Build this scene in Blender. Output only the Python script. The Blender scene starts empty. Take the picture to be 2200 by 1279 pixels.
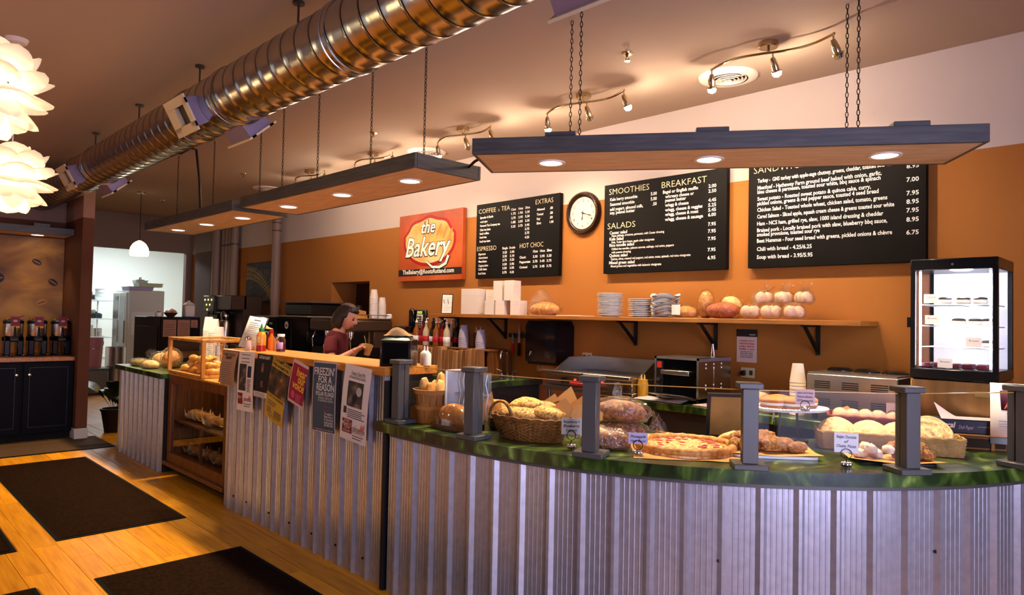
import bpy, bmesh, math, random
from mathutils import Matrix, Vector, Euler, noise
R = math.radians
sc = bpy.context.scene
COL = sc.collection
# ------------------------------------------------------------------ camera
cam = bpy.data.cameras.new('camera'); cam.sensor_width = 36; cam.lens = 36*1475/2200; cam.sensor_fit = 'HORIZONTAL'
cam.clip_start = .05
camo = bpy.data.objects.new('camera', cam); COL.objects.link(camo); sc.camera = camo
YAW, PITCH, ROLL, EYE = R(45.3), math.atan(42.5/1475), 0.0206, 1.40
fw = Vector((-math.sin(YAW)*math.cos(PITCH), math.cos(YAW)*math.cos(PITCH), math.sin(PITCH)))
r0 = Vector((math.cos(YAW), math.sin(YAW), 0)); u0 = r0.cross(fw)
rr = r0*math.cos(ROLL)+u0*math.sin(ROLL); uu = u0*math.cos(ROLL)-r0*math.sin(ROLL)
camo.matrix_world = Matrix(((rr.x, uu.x, -fw.x, 0), (rr.y, uu.y, -fw.y, 0), (rr.z, uu.z, -fw.z, EYE), (0, 0, 0, 1)))
# ------------------------------------------------------------------ world, sun, daylight
w = bpy.data.worlds.new('sky'); sc.world = w; w.use_nodes = True
w.node_tree.nodes['Background'].inputs[0].default_value = (.62, .72, 1, 1)
w.node_tree.nodes['Background'].inputs[1].default_value = .25
def light(name, kind, loc, energy, col, **k):
    l = bpy.data.lights.new(name, kind); l.energy = energy; l.color = col
    aim = k.pop('aim', None); par = k.pop('parent', None)
    for a, b in k.items(): setattr(l, a, b)
    o = bpy.data.objects.new(name, l); COL.objects.link(o); o.location = loc
    if aim is not None: o.rotation_euler = Vector(aim).to_track_quat('-Z', 'Y').to_euler()
    if par: o.parent = par
    return o
light('sun', 'SUN', (-6, -8, 5), 9, (1, .63, .24), angle=R(.5), aim=(0, 1, -.5))
light('window_daylight_side', 'AREA', (1.36, 1.2, 1.5), 122, (.62, .62, 1), aim=(-1, .1, -.08), shape='RECTANGLE', size=2.4, size_y=2.1, spread=R(140))
light('window_daylight_street', 'AREA', (-6.2, -3.25, 1.35), 22, (.85, .8, .9), aim=(0, 1, -.05), shape='RECTANGLE', size=5.2, size_y=1.9)
sc.view_settings.view_transform = 'Standard'; sc.view_settings.look = 'None'
sc.view_settings.gamma = 1; sc.view_settings.use_curve_mapping = False
sc.view_settings.exposure = -0.1
sc.cycles.sample_clamp_indirect = 6
sc.cycles.max_bounces = 8; sc.cycles.transparent_max_bounces = 24
# ------------------------------------------------------------------ helpers
def hexc(h):
    if not isinstance(h, str): return tuple(h)
    h = h.lstrip('#'); o = []
    for i in (0, 2, 4):
        c = int(h[i:i+2], 16)/255
        o.append(c/12.92 if c <= .04045 else ((c+.055)/1.055)**2.4)
    return tuple(o)
MATS = {}
def mat(name, col='808080', rough=.5, metal=0, var=0, vs=6, bump=0, bs=60, emit=0, ecol=None, trans=0, alpha=1, coat=0, stretch=None, spec=.35, sss=0):
    if name in MATS: return MATS[name]
    m = bpy.data.materials.new(name); m.use_nodes = True; MATS[name] = m
    nt = m.node_tree; N = nt.nodes; Lk = nt.links; p = N['Principled BSDF']
    c = hexc(col)
    p.inputs['Base Color'].default_value = (*c, 1); p.inputs['Roughness'].default_value = rough; p.inputs['Metallic'].default_value = metal
    p.inputs['Specular IOR Level'].default_value = spec
    if trans: p.inputs['Transmission Weight'].default_value = trans
    if alpha < 1: p.inputs['Alpha'].default_value = alpha
    if coat: p.inputs['Coat Weight'].default_value = coat; p.inputs['Coat Roughness'].default_value = .08
    if sss: p.inputs['Subsurface Weight'].default_value = sss; p.inputs['Subsurface Radius'].default_value = (.02, .01, .006)
    if emit:
        p.inputs['Emission Color'].default_value = (*hexc(ecol or col), 1); p.inputs['Emission Strength'].default_value = emit
    if var or bump:
        tc = N.new('ShaderNodeTexCoord'); mp = N.new('ShaderNodeMapping'); Lk.new(tc.outputs['Object'], mp.inputs[0])
        if stretch: mp.inputs['Scale'].default_value = stretch
        if var:
            n = N.new('ShaderNodeTexNoise'); n.inputs['Scale'].default_value = vs; n.inputs['Detail'].default_value = 5
            Lk.new(mp.outputs[0], n.inputs['Vector'])
            rp = N.new('ShaderNodeValToRGB'); rp.color_ramp.elements[0].position = .3; rp.color_ramp.elements[1].position = .7
            rp.color_ramp.elements[0].color = (*[x*(1-var) for x in c], 1); rp.color_ramp.elements[1].color = (*[min(1, x*(1+var)) for x in c], 1)
            Lk.new(n.outputs['Fac'], rp.inputs[0]); Lk.new(rp.outputs[0], p.inputs['Base Color'])
        if bump:
            n2 = N.new('ShaderNodeTexNoise'); n2.inputs['Scale'].default_value = bs; n2.inputs['Detail'].default_value = 3
            Lk.new(mp.outputs[0], n2.inputs['Vector'])
            b = N.new('ShaderNodeBump'); b.inputs['Strength'].default_value = bump; b.inputs['Distance'].default_value = .01
            Lk.new(n2.outputs['Fac'], b.inputs['Height']); Lk.new(b.outputs[0], p.inputs['Normal'])
    return m
def film(name, col='FFFFFF', gloss=.12, rough=.05, tint=.97, edge=.5):
    """thin clear sheet (pane or bag): mostly transparent, fresnel gloss"""
    if name in MATS: return MATS[name]
    m = bpy.data.materials.new(name); m.use_nodes = True; MATS[name] = m
    nt = m.node_tree; N = nt.nodes; L = nt.links; N.remove(N['Principled BSDF'])
    t = N.new('ShaderNodeBsdfTransparent'); t.inputs[0].default_value = (tint, tint, tint, 1)
    g = N.new('ShaderNodeBsdfGlossy'); g.inputs['Roughness'].default_value = rough; g.inputs[0].default_value = (*hexc(col), 1)
    lw = N.new('ShaderNodeLayerWeight'); lw.inputs[0].default_value = .25
    ma = N.new('ShaderNodeMath'); ma.operation = 'MULTIPLY_ADD'; ma.inputs[1].default_value = edge; ma.inputs[2].default_value = gloss
    L.new(lw.outputs['Fresnel'], ma.inputs[0])
    mx = N.new('ShaderNodeMixShader'); L.new(ma.outputs[0], mx.inputs[0]); L.new(t.outputs[0], mx.inputs[1]); L.new(g.outputs[0], mx.inputs[2])
    L.new(mx.outputs[0], N['Material Output'].inputs[0])
    return m
def bagfilm(name='clear_bag', amt=.07):
    """crinkled clear plastic bag"""
    if name in MATS: return MATS[name]
    m = film(name, 'FFFFFF', amt, .12, .98, .30); nt = m.node_tree; N = nt.nodes; L = nt.links
    tc = N.new('ShaderNodeTexCoord'); n = N.new('ShaderNodeTexNoise'); n.inputs['Scale'].default_value = 22; n.inputs['Detail'].default_value = 4; n.inputs['Distortion'].default_value = 1.5
    L.new(tc.outputs['Object'], n.inputs['Vector'])
    b = N.new('ShaderNodeBump'); b.inputs['Strength'].default_value = 1; b.inputs['Distance'].default_value = .03
    L.new(n.outputs['Fac'], b.inputs['Height'])
    for x in N:
        if x.type == 'BSDF_GLOSSY': L.new(b.outputs[0], x.inputs['Normal'])
    return m
def ramp_mat(name, cols, scale=5, detail=6, rough=.5, stretch=None, bump=0, metal=0, dist=0, coat=0, kind='noise'):
    """noise run through a colour ramp: cols = [(pos, hex), ...]"""
    if name in MATS: return MATS[name]
    m = bpy.data.materials.new(name); m.use_nodes = True; MATS[name] = m
    nt = m.node_tree; N = nt.nodes; L = nt.links; p = N['Principled BSDF']; p.inputs['Roughness'].default_value = rough; p.inputs['Metallic'].default_value = metal
    if coat: p.inputs['Coat Weight'].default_value = coat; p.inputs['Coat Roughness'].default_value = .06
    tc = N.new('ShaderNodeTexCoord'); mp = N.new('ShaderNodeMapping'); L.new(tc.outputs['Object'], mp.inputs[0])
    if stretch: mp.inputs['Scale'].default_value = stretch
    if kind == 'voronoi':
        n = N.new('ShaderNodeTexVoronoi'); n.inputs['Scale'].default_value = scale; out = n.outputs['Distance']
    elif kind == 'wave':
        n = N.new('ShaderNodeTexWave'); n.inputs['Scale'].default_value = scale; n.inputs['Distortion'].default_value = dist; n.inputs['Detail'].default_value = detail; out = n.outputs['Fac']
    else:
        n = N.new('ShaderNodeTexNoise'); n.inputs['Scale'].default_value = scale; n.inputs['Detail'].default_value = detail; n.inputs['Distortion'].default_value = dist; out = n.outputs['Fac']
    L.new(mp.outputs[0], n.inputs['Vector'])
    rp = N.new('ShaderNodeValToRGB'); el = rp.color_ramp.elements
    while len(el) < len(cols): el.new(.5)
    for e, (ps, c) in zip(el, cols): e.position = ps; e.color = (*hexc(c), 1)
    L.new(out, rp.inputs[0]); L.new(rp.outputs[0], p.inputs['Base Color'])
    if bump:
        b = N.new('ShaderNodeBump'); b.inputs['Strength'].default_value = bump; b.inputs['Distance'].default_value = .008
        L.new(out, b.inputs['Height']); L.new(b.outputs[0], p.inputs['Normal'])
    return m
ORD = ('first', 'second', 'third', 'fourth', 'fifth', 'sixth', 'seventh', 'eighth', 'ninth', 'tenth', 'eleventh', 'twelfth', 'thirteenth', 'fourteenth', 'fifteenth', 'sixteenth', 'seventeenth', 'eighteenth', 'nineteenth', 'twentieth')
class MB:
    """collects shapes in local coordinates; build() links them as ONE mesh object"""
    def __init__(s): s.v = []; s.f = []; s.T = Matrix()
    def at(s, loc=(0, 0, 0), rz=0, rx=0, ry=0, scale=None):
        s.T = Matrix.Translation(loc) @ Euler((rx, ry, rz)).to_matrix().to_4x4()
        if scale is not None: s.T = s.T @ Matrix.Diagonal((*scale, 1)) if not isinstance(scale, (int, float)) else s.T @ Matrix.Scale(scale, 4)
        return s
    def add(s, vs, fs):
        n = len(s.v); T = s.T
        s.v += [tuple(T @ Vector(p)) for p in vs]; s.f += [tuple(i+n for i in f) for f in fs]; return s
    def box(s, x0, x1, y0, y1, z0, z1, b=0):
        if b <= 0:
            vs = [(x, y, z) for z in (z0, z1) for y in (y0, y1) for x in (x0, x1)]
            return s.add(vs, [(0, 2, 3, 1), (4, 5, 7, 6), (0, 1, 5, 4), (2, 6, 7, 3), (0, 4, 6, 2), (1, 3, 7, 5)])
        lo, hi = (x0, y0, z0), (x1, y1, z1); idx = {}; vs = []
        for sx in (0, 1):
            for sy in (0, 1):
                for sz in (0, 1):
                    sg = (sx, sy, sz)
                    for a in range(3):
                        idx[(sg, a)] = len(vs)
                        vs.append(tuple((hi[k] if sg[k] else lo[k]) if k == a else ((hi[k]-b) if sg[k] else (lo[k]+b)) for k in range(3)))
        fs = []
        for a in range(3):
            o = [k for k in range(3) if k != a]
            for sa in (0, 1):
                q = []
                for (p1, p2) in ((0, 0), (1, 0), (1, 1), (0, 1)):
                    g = [0]*3; g[a] = sa; g[o[0]] = p1; g[o[1]] = p2; q.append(idx[(tuple(g), a)])
                fs.append(tuple(q))
        for a in range(3):
            o = [k for k in range(3) if k != a]
            for p1 in (0, 1):
                for p2 in (0, 1):
                    g = [0]*3; g[o[0]] = p1; g[o[1]] = p2
                    g0 = list(g); g1 = list(g); g0[a] = 0; g1[a] = 1
                    fs.append((idx[(tuple(g0), o[0])], idx[(tuple(g1), o[0])], idx[(tuple(g1), o[1])], idx[(tuple(g0), o[1])]))
        for sx in (0, 1):
            for sy in (0, 1):
                for sz in (0, 1): fs.append(tuple(idx[((sx, sy, sz), a)] for a in range(3)))
        return s.add(vs, fs)
    def lathe(s, prof, n=20, c=(0, 0, 0), a0=0, a1=None):
        vs = []; rows = []
        full = a1 is None; m = n if full else n+1; a1 = 2*math.pi if full else a1
        for r, z in prof:
            if r <= 1e-6: rows.append([len(vs)]*m); vs.append((c[0], c[1], c[2]+z)); continue
            row = []
            for k in range(m):
                t = a0+(a1-a0)*k/n; row.append(len(vs)); vs.append((c[0]+r*math.cos(t), c[1]+r*math.sin(t), c[2]+z))
            rows.append(row)
        fs = []
        for A, B in zip(rows, rows[1:]):
            for k in range(n):
                k2 = (k+1) % m if full else k+1
                f = []
                for i in (A[k], A[k2], B[k2], B[k]):
                    if i not in f: f.append(i)
                if len(f) > 2: fs.append(tuple(f))
        return s.add(vs, fs)
    def cyl(s, c, r, h, n=20, r2=None):
        r2 = r if r2 is None else r2
        return s.lathe([(0, 0), (r, 0), (r2, h), (0, h)], n, c)
    def tube(s, pts, r, n=8, close=False):
        pts = [Vector(p) for p in pts]; m = len(pts); rs = r if isinstance(r, (list, tuple)) else [r]*m
        vs = []; prev = None
        for i, p in enumerate(pts):
            a = pts[(i-1) % m] if (close or i) else p; b = pts[(i+1) % m] if (close or i < m-1) else p
            d = (b-a).normalized() if (b-a).length > 1e-9 else Vector((0, 0, 1))
            if prev is None:
                x = d.orthogonal().normalized()
            else:
                x = prev-d*prev.dot(d); x = x.normalized() if x.length > 1e-6 else d.orthogonal().normalized()
            prev = x; y = d.cross(x)
            for k in range(n):
                t = 2*math.pi*k/n; vs.append(tuple(p+(x*math.cos(t)+y*math.sin(t))*rs[i]))
        fs = []
        for i in range(m if close else m-1):
            j = (i+1) % m
            for k in range(n): fs.append((i*n+k, i*n+(k+1) % n, j*n+(k+1) % n, j*n+k))
        if not close: fs += [tuple(range(n)), tuple(range((m-1)*n, m*n))]
        return s.add(vs, fs)
    def prism(s, poly, z0, z1):
        n = len(poly); vs = [(x, y, z0) for x, y in poly]+[(x, y, z1) for x, y in poly]
        return s.add(vs, [tuple(range(n))[::-1], tuple(range(n, 2*n))]+[(k, (k+1) % n, n+(k+1) % n, n+k) for k in range(n)])
    def surf(s, nu, nv, fn, wu=False, wv=False):
        mu = nu if wu else nu+1; mv = nv if wv else nv+1
        vs = [fn(i/nu, j/nv) for i in range(mu) for j in range(mv)]
        return s.add(vs, [(i*mv+j, ((i+1) % mu)*mv+j, ((i+1) % mu)*mv+(j+1) % mv, i*mv+(j+1) % mv) for i in range(nu) for j in range(nv)])
    def blob(s, rad, n=16, amp=0, fr=6, seed=0, flat=0, fn=None):
        """ellipsoid lump with noise; flat cuts the underside at -flat*rz"""
        m = n*2
        def g(u, v):
            th = math.pi*u; ph = 2*math.pi*v
            d = Vector((math.sin(th)*math.cos(ph), math.sin(th)*math.sin(ph), math.cos(th)))
            k = 1+amp*noise.noise(d*fr/2+Vector((seed*7.3, seed*3.1, seed)))
            p = Vector((d.x*rad[0]*k, d.y*rad[1]*k, d.z*rad[2]*k))
            if flat and p.z < -flat*rad[2]: p.z = -flat*rad[2]
            if fn: p = fn(p)
            return tuple(p)
        return s.surf(n, m, g, wv=True)
    def build(s, name, m, parent=None, sharp=38, kind=None, loc=None):
        me = bpy.data.meshes.new(name); me.from_pydata(s.v, [], s.f)
        bm = bmesh.new(); bm.from_mesh(me); bmesh.ops.remove_doubles(bm, verts=bm.verts, dist=1e-6)
        bmesh.ops.recalc_face_normals(bm, faces=bm.faces); bm.to_mesh(me); bm.free()
        me.polygons.foreach_set('use_smooth', [True]*len(me.polygons)); me.set_sharp_from_angle(angle=R(sharp))
        me.materials.append(m)
        o = bpy.data.objects.new(name, me); COL.objects.link(o)
        if parent: o.parent = parent
        if loc: o.location = loc
        if kind: o['kind'] = kind
        return o
def thing(name, label, cat, loc=(0, 0, 0), rz=0, group=None):
    o = bpy.data.objects.new(name, None); COL.objects.link(o); o.location = loc; o.rotation_euler = (0, 0, rz); o.empty_display_size = .05
    o['label'] = label; o['category'] = cat
    if group: o['group'] = group
    return o
def tag(o, label, cat, group=None):
    o['label'] = label; o['category'] = cat
    if group: o['group'] = group
    return o
def struct(o): o['kind'] = 'structure'; return o
def dup(root, loc=None, rz=None, label=None, group=None, scale=None):
    r = root.copy(); COL.objects.link(r)
    if loc is not None: r.location = loc
    if rz is not None: r.rotation_euler = (0, 0, rz)
    if scale is not None: r.scale = scale if not isinstance(scale, (int, float)) else (scale,)*3
    if label: r['label'] = label
    if group: r['group'] = group
    for ch in list(root.children):
        c = ch.copy(); COL.objects.link(c); c.parent = r
        for g in list(ch.children):
            d = g.copy(); COL.objects.link(d); d.parent = c
    return r
def copy_part(o, loc, parent=None, rot=None):
    c = o.copy(); COL.objects.link(c); c.location = loc
    if parent: c.parent = parent
    if rot: c.rotation_euler = rot
    return c
def glyphs(mb, body, size, x, y, w=None, off=0, shear=0, align='L', sp=1, res=2, plane='xz', z=0, lead=1):
    """append flat lettering to mb; plane 'xz' faces -Y (walls), 'xy' faces +Z. w fits the text to that width"""
    cu = bpy.data.curves.new('t', 'FONT'); cu.body = body; cu.size = size; cu.offset = off; cu.shear = shear; cu.space_character = sp; cu.resolution_u = res; cu.space_line = lead
    ob = bpy.data.objects.new('t', cu)
    me = bpy.data.meshes.new_from_object(ob)
    vs = [v.co.copy() for v in me.vertices]
    if vs:
        x0 = min(v.x for v in vs); x1 = max(v.x for v in vs); k = (w/(x1-x0)) if w else 1
        ox = {'L': 0, 'C': -(x1-x0)*k/2, 'R': -(x1-x0)*k}[align]
        pts = []
        for v in vs:
            px = x+ox+(v.x-x0)*k; py = y+v.y
            pts.append((px, z, py) if plane == 'xz' else (px, py, z))
        mb.add(pts, [tuple(p.vertices) for p in me.polygons])
    bpy.data.objects.remove(ob); bpy.data.curves.remove(cu); bpy.data.meshes.remove(me)
    return mb
def ell(cx, cy, rx, ry, n=28, rot=0, f=None):
    o = []
    for k in range(n):
        t = 2*math.pi*k/n; q = f(t) if f else 1
        a, b = rx*q*math.cos(t), ry*q*math.sin(t); o.append((cx+a*math.cos(rot)-b*math.sin(rot), cy+a*math.sin(rot)+b*math.cos(rot)))
    return o
def plate_xz(mb, poly, y0, y1):
    """polygon in the wall plane (x,z) with thickness along y"""
    n = len(poly); vs = [(x, y0, z) for x, z in poly]+[(x, y1, z) for x, z in poly]
    return mb.add(vs, [tuple(range(n)), tuple(range(n, 2*n))[::-1]]+[(k, (k+1) % n, n+(k+1) % n, n+k) for k in range(n)])
# ------------------------------------------------------------------ materials of the room
CEIL, WY, XL = 2.98, 4.46, -12.5
PAINT = 2.38
def two_tone(name, low, high, zc=PAINT):
    m = mat(name, low, .75, bump=.08, bs=180); nt = m.node_tree; N = nt.nodes; L = nt.links; p = N['Principled BSDF']
    g = N.new('ShaderNodeNewGeometry'); s = N.new('ShaderNodeSeparateXYZ'); L.new(g.outputs['Position'], s.inputs[0])
    c = N.new('ShaderNodeMath'); c.operation = 'GREATER_THAN'; c.inputs[1].default_value = zc; L.new(s.outputs['Z'], c.inputs[0])
    n = N.new('ShaderNodeTexNoise'); n.inputs['Scale'].default_value = 3
    lo = N.new('ShaderNodeMixRGB'); a = hexc(low); lo.inputs[1].default_value = (*[x*.93 for x in a], 1); lo.inputs[2].default_value = (*[x*1.06 for x in a], 1); L.new(n.outputs['Fac'], lo.inputs[0])
    x = N.new('ShaderNodeMixRGB'); L.new(c.outputs[0], x.inputs[0]); L.new(lo.outputs[0], x.inputs[1]); x.inputs[2].default_value = (*hexc(high), 1)
    L.new(x.outputs[0], p.inputs['Base Color']); return m
ORANGE = two_tone('orange_paint', 'A06426', 'C2B4AC')
PILLARP = two_tone('brown_paint', '5A3016', '8E6A56')
GREYW = mat('taupe_paint', '8A7466', .8, bump=.08, bs=150)
CEILM = mat('ceiling_paint', 'A6927F', .85, bump=.06, bs=160)
WHITE = mat('white_paint', 'E6E4DE', .7)
BLACK = mat('black_plastic', '0B0B0B', .4)
BLACKG = mat('black_gloss', '0A0A0B', .15)
DARK = mat('dark_void', '14100C', .9)
STEEL = mat('stainless_steel', 'B8B2A8', .26, 1, var=.06, vs=3, stretch=(1, 1, 30))
CHROME = mat('chrome', 'D8D8D8', .1, 1)
PEWTER = mat('pewter_paint', '56544F', .42, .4, bump=.05, bs=200)
WOODB = ramp_mat('bar_wood', [(.25, '8A4F14'), (.5, 'B87424'), (.75, 'CC8A34')], 4, 8, .32, (1, 14, 14), coat=.1)
WOODD = ramp_mat('case_wood', [(.25, '4A2710'), (.6, '7A4518'), (.8, '8F561F')], 4, 8, .4, (14, 14, 1))
WOODL = ramp_mat('light_case_wood', [(.25, '9A6020'), (.6, 'C98A38'), (.8, 'D89A48')], 4, 8, .4, (6, 6, 2))
def floorwood():
    m = ramp_mat('oak_plank', [(.2, '9A5E0C'), (.5, 'BC8014'), (.8, 'D09620')], 3, 9, .42, (1, 16, 16)); m.node_tree.nodes['Principled BSDF'].inputs['Specular IOR Level'].default_value = .18
    nt = m.node_tree; N = nt.nodes; L = nt.links; p = N['Principled BSDF']
    oi = N.new('ShaderNodeObjectInfo'); mr = N.new('ShaderNodeMapRange'); mr.inputs[3].default_value = .72; mr.inputs[4].default_value = 1.12
    L.new(oi.outputs['Random'], mr.inputs[0])
    src = p.inputs['Base Color'].links[0].from_socket
    mx = N.new('ShaderNodeMixRGB'); mx.blend_type = 'MULTIPLY'; mx.inputs[0].default_value = 1
    L.new(src, mx.inputs[1]); L.new(mr.outputs[0], mx.inputs[2]); L.new(mx.outputs[0], p.inputs['Base Color'])
    return m
OAK = floorwood()
# ------------------------------------------------------------------ floor, planks
floor = struct(MB().box(-16.5, 1.33, -3.4, 6.6, -.12, -.012).build('floor', ramp_mat('oak_floor', [(.2, '8A5016'), (.5, 'B87628'), (.8, 'C88838')], 3, 8, .35, (1, 9, 9))))
rnd = random.Random(4)
plank_me = {}
def plank(x0, L, y):
    k = round(L, 2)
    if k not in plank_me:
        o = MB().box(0, k-.003, 0, .1225, -.012, 0, .0015).build('plank', OAK, floor); plank_me[k] = o.data
    else:
        o = bpy.data.objects.new('plank', plank_me[k]); COL.objects.link(o); o.parent = floor
    o.location = (x0, y, 0)
for r in range(-3, 19):
    y = r*.125; x = -9.9+rnd.random()*1.1
    while x < -2.3:
        L = rnd.choice((.9, 1.2, 1.5, 1.8)); plank(x, L, y); x += L
# ------------------------------------------------------------------ ceiling and walls
struct(MB().box(XL-.1, 1.33, -3.4, WY+.2, CEIL, CEIL+.15).build('ceiling', CEILM))
wb = MB()
nx0, nx1, nz0, nz1 = -7.74, -6.88, 1.20, 1.79       # pass-through niche
wb.box(XL-.1, nx0, WY, WY+.45, 0, CEIL).box(nx1, 1.33, WY, WY+.45, 0, CEIL).box(nx0, nx1, WY, WY+.45, nz1, CEIL).box(nx0, nx1, WY, WY+.45, 0, nz0)
struct(wb.build('wall_back', ORANGE))
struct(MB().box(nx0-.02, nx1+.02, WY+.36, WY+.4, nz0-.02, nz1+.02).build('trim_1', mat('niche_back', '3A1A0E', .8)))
# far header wall with the kitchen opening
wl = MB().box(XL-.12, XL, 2.0, 2.55, 0, CEIL).box(XL-.12, XL, 2.55, 4.36, 2.40, CEIL).box(XL-.12, XL, 4.36, WY+.02, 0, CEIL)
struct(wl.build('wall_left', GREYW))
# alcove of the coffee station, with the pillar that ends it
struct(MB().box(-9.37, -9.25, -3.4, 1.995, 0, CEIL).build('wall_alcove', PILLARP))
struct(MB().box(XL, -8.485, 1.885, 1.995, 0, CEIL).build('wall_pillar', PILLARP))
struct(MB().box(-8.66, -8.478, 1.875, 2.005, 0, .115, .004).build('baseboard_pillar', mat('base_white', 'B8B0A8', .6)))
# column beside the kitchen opening (shaft that carries the pipes)
struct(MB().box(-12.1, -11.42, 4.37, WY-.002, 0, CEIL).build('wall_shaft', two_tone('shaft_paint', '5E4132', '8D8278')))
# street wall with openings, side wall with the big window
wf = MB()
HA, HB = 2.465, 2.37
wf.box(-9.4, -8.9, -3.15, -3, 0, CEIL).box(-8.9, -6.20, -3.15, -3, HA, CEIL).box(-6.14, -4.87, -3.15, -3, HA, CEIL).box(-6.20, -6.14, -3.15, -3, 2.625, CEIL)
wf.box(-4.87, -2.2, -3.15, -3, HB, CEIL).box(-2.2, 1.33, -3.15, -3, 0, CEIL).box(-8.9, -2.2, -3.15, -3, 0, .12)
struct(wf.build('wall_front', mat('front_paint', '6E5A4C', .8)))
WX = 1.25
wr = MB().box(WX, WX+.08, -3.0, -.05, 0, CEIL).box(WX, WX+.08, 2.45, WY-.002, 0, CEIL).box(WX, WX+.08, -.05, 2.45, 0, .4).box(WX, WX+.08, -.05, 2.45, 2.6, CEIL)
struct(wr.build('wall_right', mat('side_paint', '6A5C54', .8)))
wn = struct(bpy.data.objects.new('window_1', None)); COL.objects.link(wn)
fr = MB()
for y in (-.05, 1.18, 2.40): fr.box(WX+.02, WX+.06, y, y+.05, .4, 2.6)
fr.box(WX+.02, WX+.06, -.05, 2.45, .4, .45).box(WX+.02, WX+.06, -.05, 2.45, 2.55, 2.6)
fr.build('window_frame', mat('alu_frame', '55565C', .4, .6), wn)
wn2 = struct(bpy.data.objects.new('window_2', None)); COL.objects.link(wn2)
fr = MB()
for x in (-8.9, -2.26): fr.box(x, x+.05, -3.1, -3.05, .12, 2.3)
fr.build('window_frame', MATS['alu_frame'], wn2)
# kitchen beyond the opening
KW = mat('kitchen_white', 'DCE2DC', .7)
struct(MB().box(-16.3, -16.2, 1.2, 6.6, 0, CEIL).build('wall_kitchen_far', KW))
struct(MB().box(-16.3, XL-.1, 6.4, 6.5, 0, CEIL).build('wall_kitchen_side', KW))
struct(MB().box(-16.3, XL-.1, 1.2, 1.3, 0, CEIL).build('wall_kitchen_near', KW))
struct(MB().box(-16.3, XL-.1, 1.2, 6.5, CEIL, CEIL+.1).build('ceiling_kitchen', KW))
kl = thing('kitchen_ceiling_light', 'square white ceiling panel light in the back kitchen', 'light', (-14.3, 4.0, CEIL-.05))
MB().box(-.6, .6, -.6, .6, 0, .05, .005).build('lamp_panel', mat('kitchen_lamp', 'F4F8FF', .5, emit=3, ecol='EAF4FF'), kl)
light('kitchen_light_glow', 'AREA', (0, 0, -.02), 120, (.9, .97, 1), shape='SQUARE', size=1.1, aim=(0, 0, -1), parent=kl)
# ------------------------------------------------------------------ floor mats
def floor_mat(x0, x1, y0, y1, label):
    t = thing('floor_mat', label, 'mat', ((x0+x1)/2, (y0+y1)/2, 0), 0, 'dark carpet mats laid in two rows')
    a, b = (x1-x0)/2, (y1-y0)/2
    MB().box(-a, a, -b, b, .0005, .006, .002).build('rubber_edge', mat('mat_rubber', '08080A', .7, spec=.1), t)
    MB().box(-a+.025, a-.025, -b+.025, b-.025, .006, .010, .001).build('carpet_pile', mat('mat_pile', '1E140E', 1, var=.35, vs=60, bump=.5, bs=300, spec=0), t)
floor_mat(-7.43, -4.85, 1.0, 1.75, 'long dark mat lying along the display case')
floor_mat(-4.05, -1.45, 1.01, 1.78, 'dark mat below the hanging flyers of the bar')
floor_mat(-7.3, -4.79, .02, .80, 'dark mat whose corner tip enters at the left photo edge')
floor_mat(-4.11, -1.5, .0, .77, 'dark mat whose corner shows at the bottom left photo corner')
# ------------------------------------------------------------------ counters
GALV = mat('galvanised_sheet', 'B4B2B6', .36, .72, var=.10, vs=30, bump=.03, bs=300)
GREEN = ramp_mat('green_laminate', [(.30, '0C1607'), (.48, '20330E'), (.62, '46601E'), (.75, '8FA650')], 3.2, 3, .3, (2.2, .8, 1), dist=2.2, coat=.12)
GREENE = ramp_mat('green_laminate_edge', [(.35, '0A1008'), (.6, '1C2C10'), (.8, '4E6624')], 5, 3, .2, (3, 3, .4), dist=1, coat=.4)
PITCHR = .137
def sheet_profile(s0, s1):
    """(arc position, relief) points across a ribbed sheet"""
    out = []; k0 = math.floor(s0/PITCHR); k = k0
    while k*PITCHR < s1+.001:
        b = k*PITCHR
        for d, h in ((0, 0), (.015, .017), (.027, .017), (.042, 0), (.0545, 0), (.0565, .0012), (.060, .0012), (.062, 0), (.0755, 0), (.0775, .0012), (.081, .0012), (.083, 0), (.0965, 0), (.0985, .0012), (.102, .0012), (.104, 0), (.118, 0), (.120, .0012), (.1235, .0012), (.1255, 0)):
            if s0-1e-6 <= b+d <= s1+1e-6: out.append((b+d, h))
        k += 1
    if out[0][0] > s0+1e-4: out.insert(0, (s0, 0))
    if out[-1][0] < s1-1e-4: out.append((s1, 0))
    return out
def ribbed(fn, s0, s1, z0, z1, parent, name='ribbed_metal_sheet'):
    mb = MB(); pr = sheet_profile(s0, s1); vs = []
    for s, h in pr:
        x, y = fn(s, h); vs += [(x, y, z0), (x, y, z1)]
    mb.add(vs, [(2*i, 2*i+2, 2*i+3, 2*i+1) for i in range(len(pr)-1)])
    o = mb.build(name, GALV, parent, sharp=20)
    return o
SCREW = mat('screw_dark', '2A2420', .5, .5)
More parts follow.
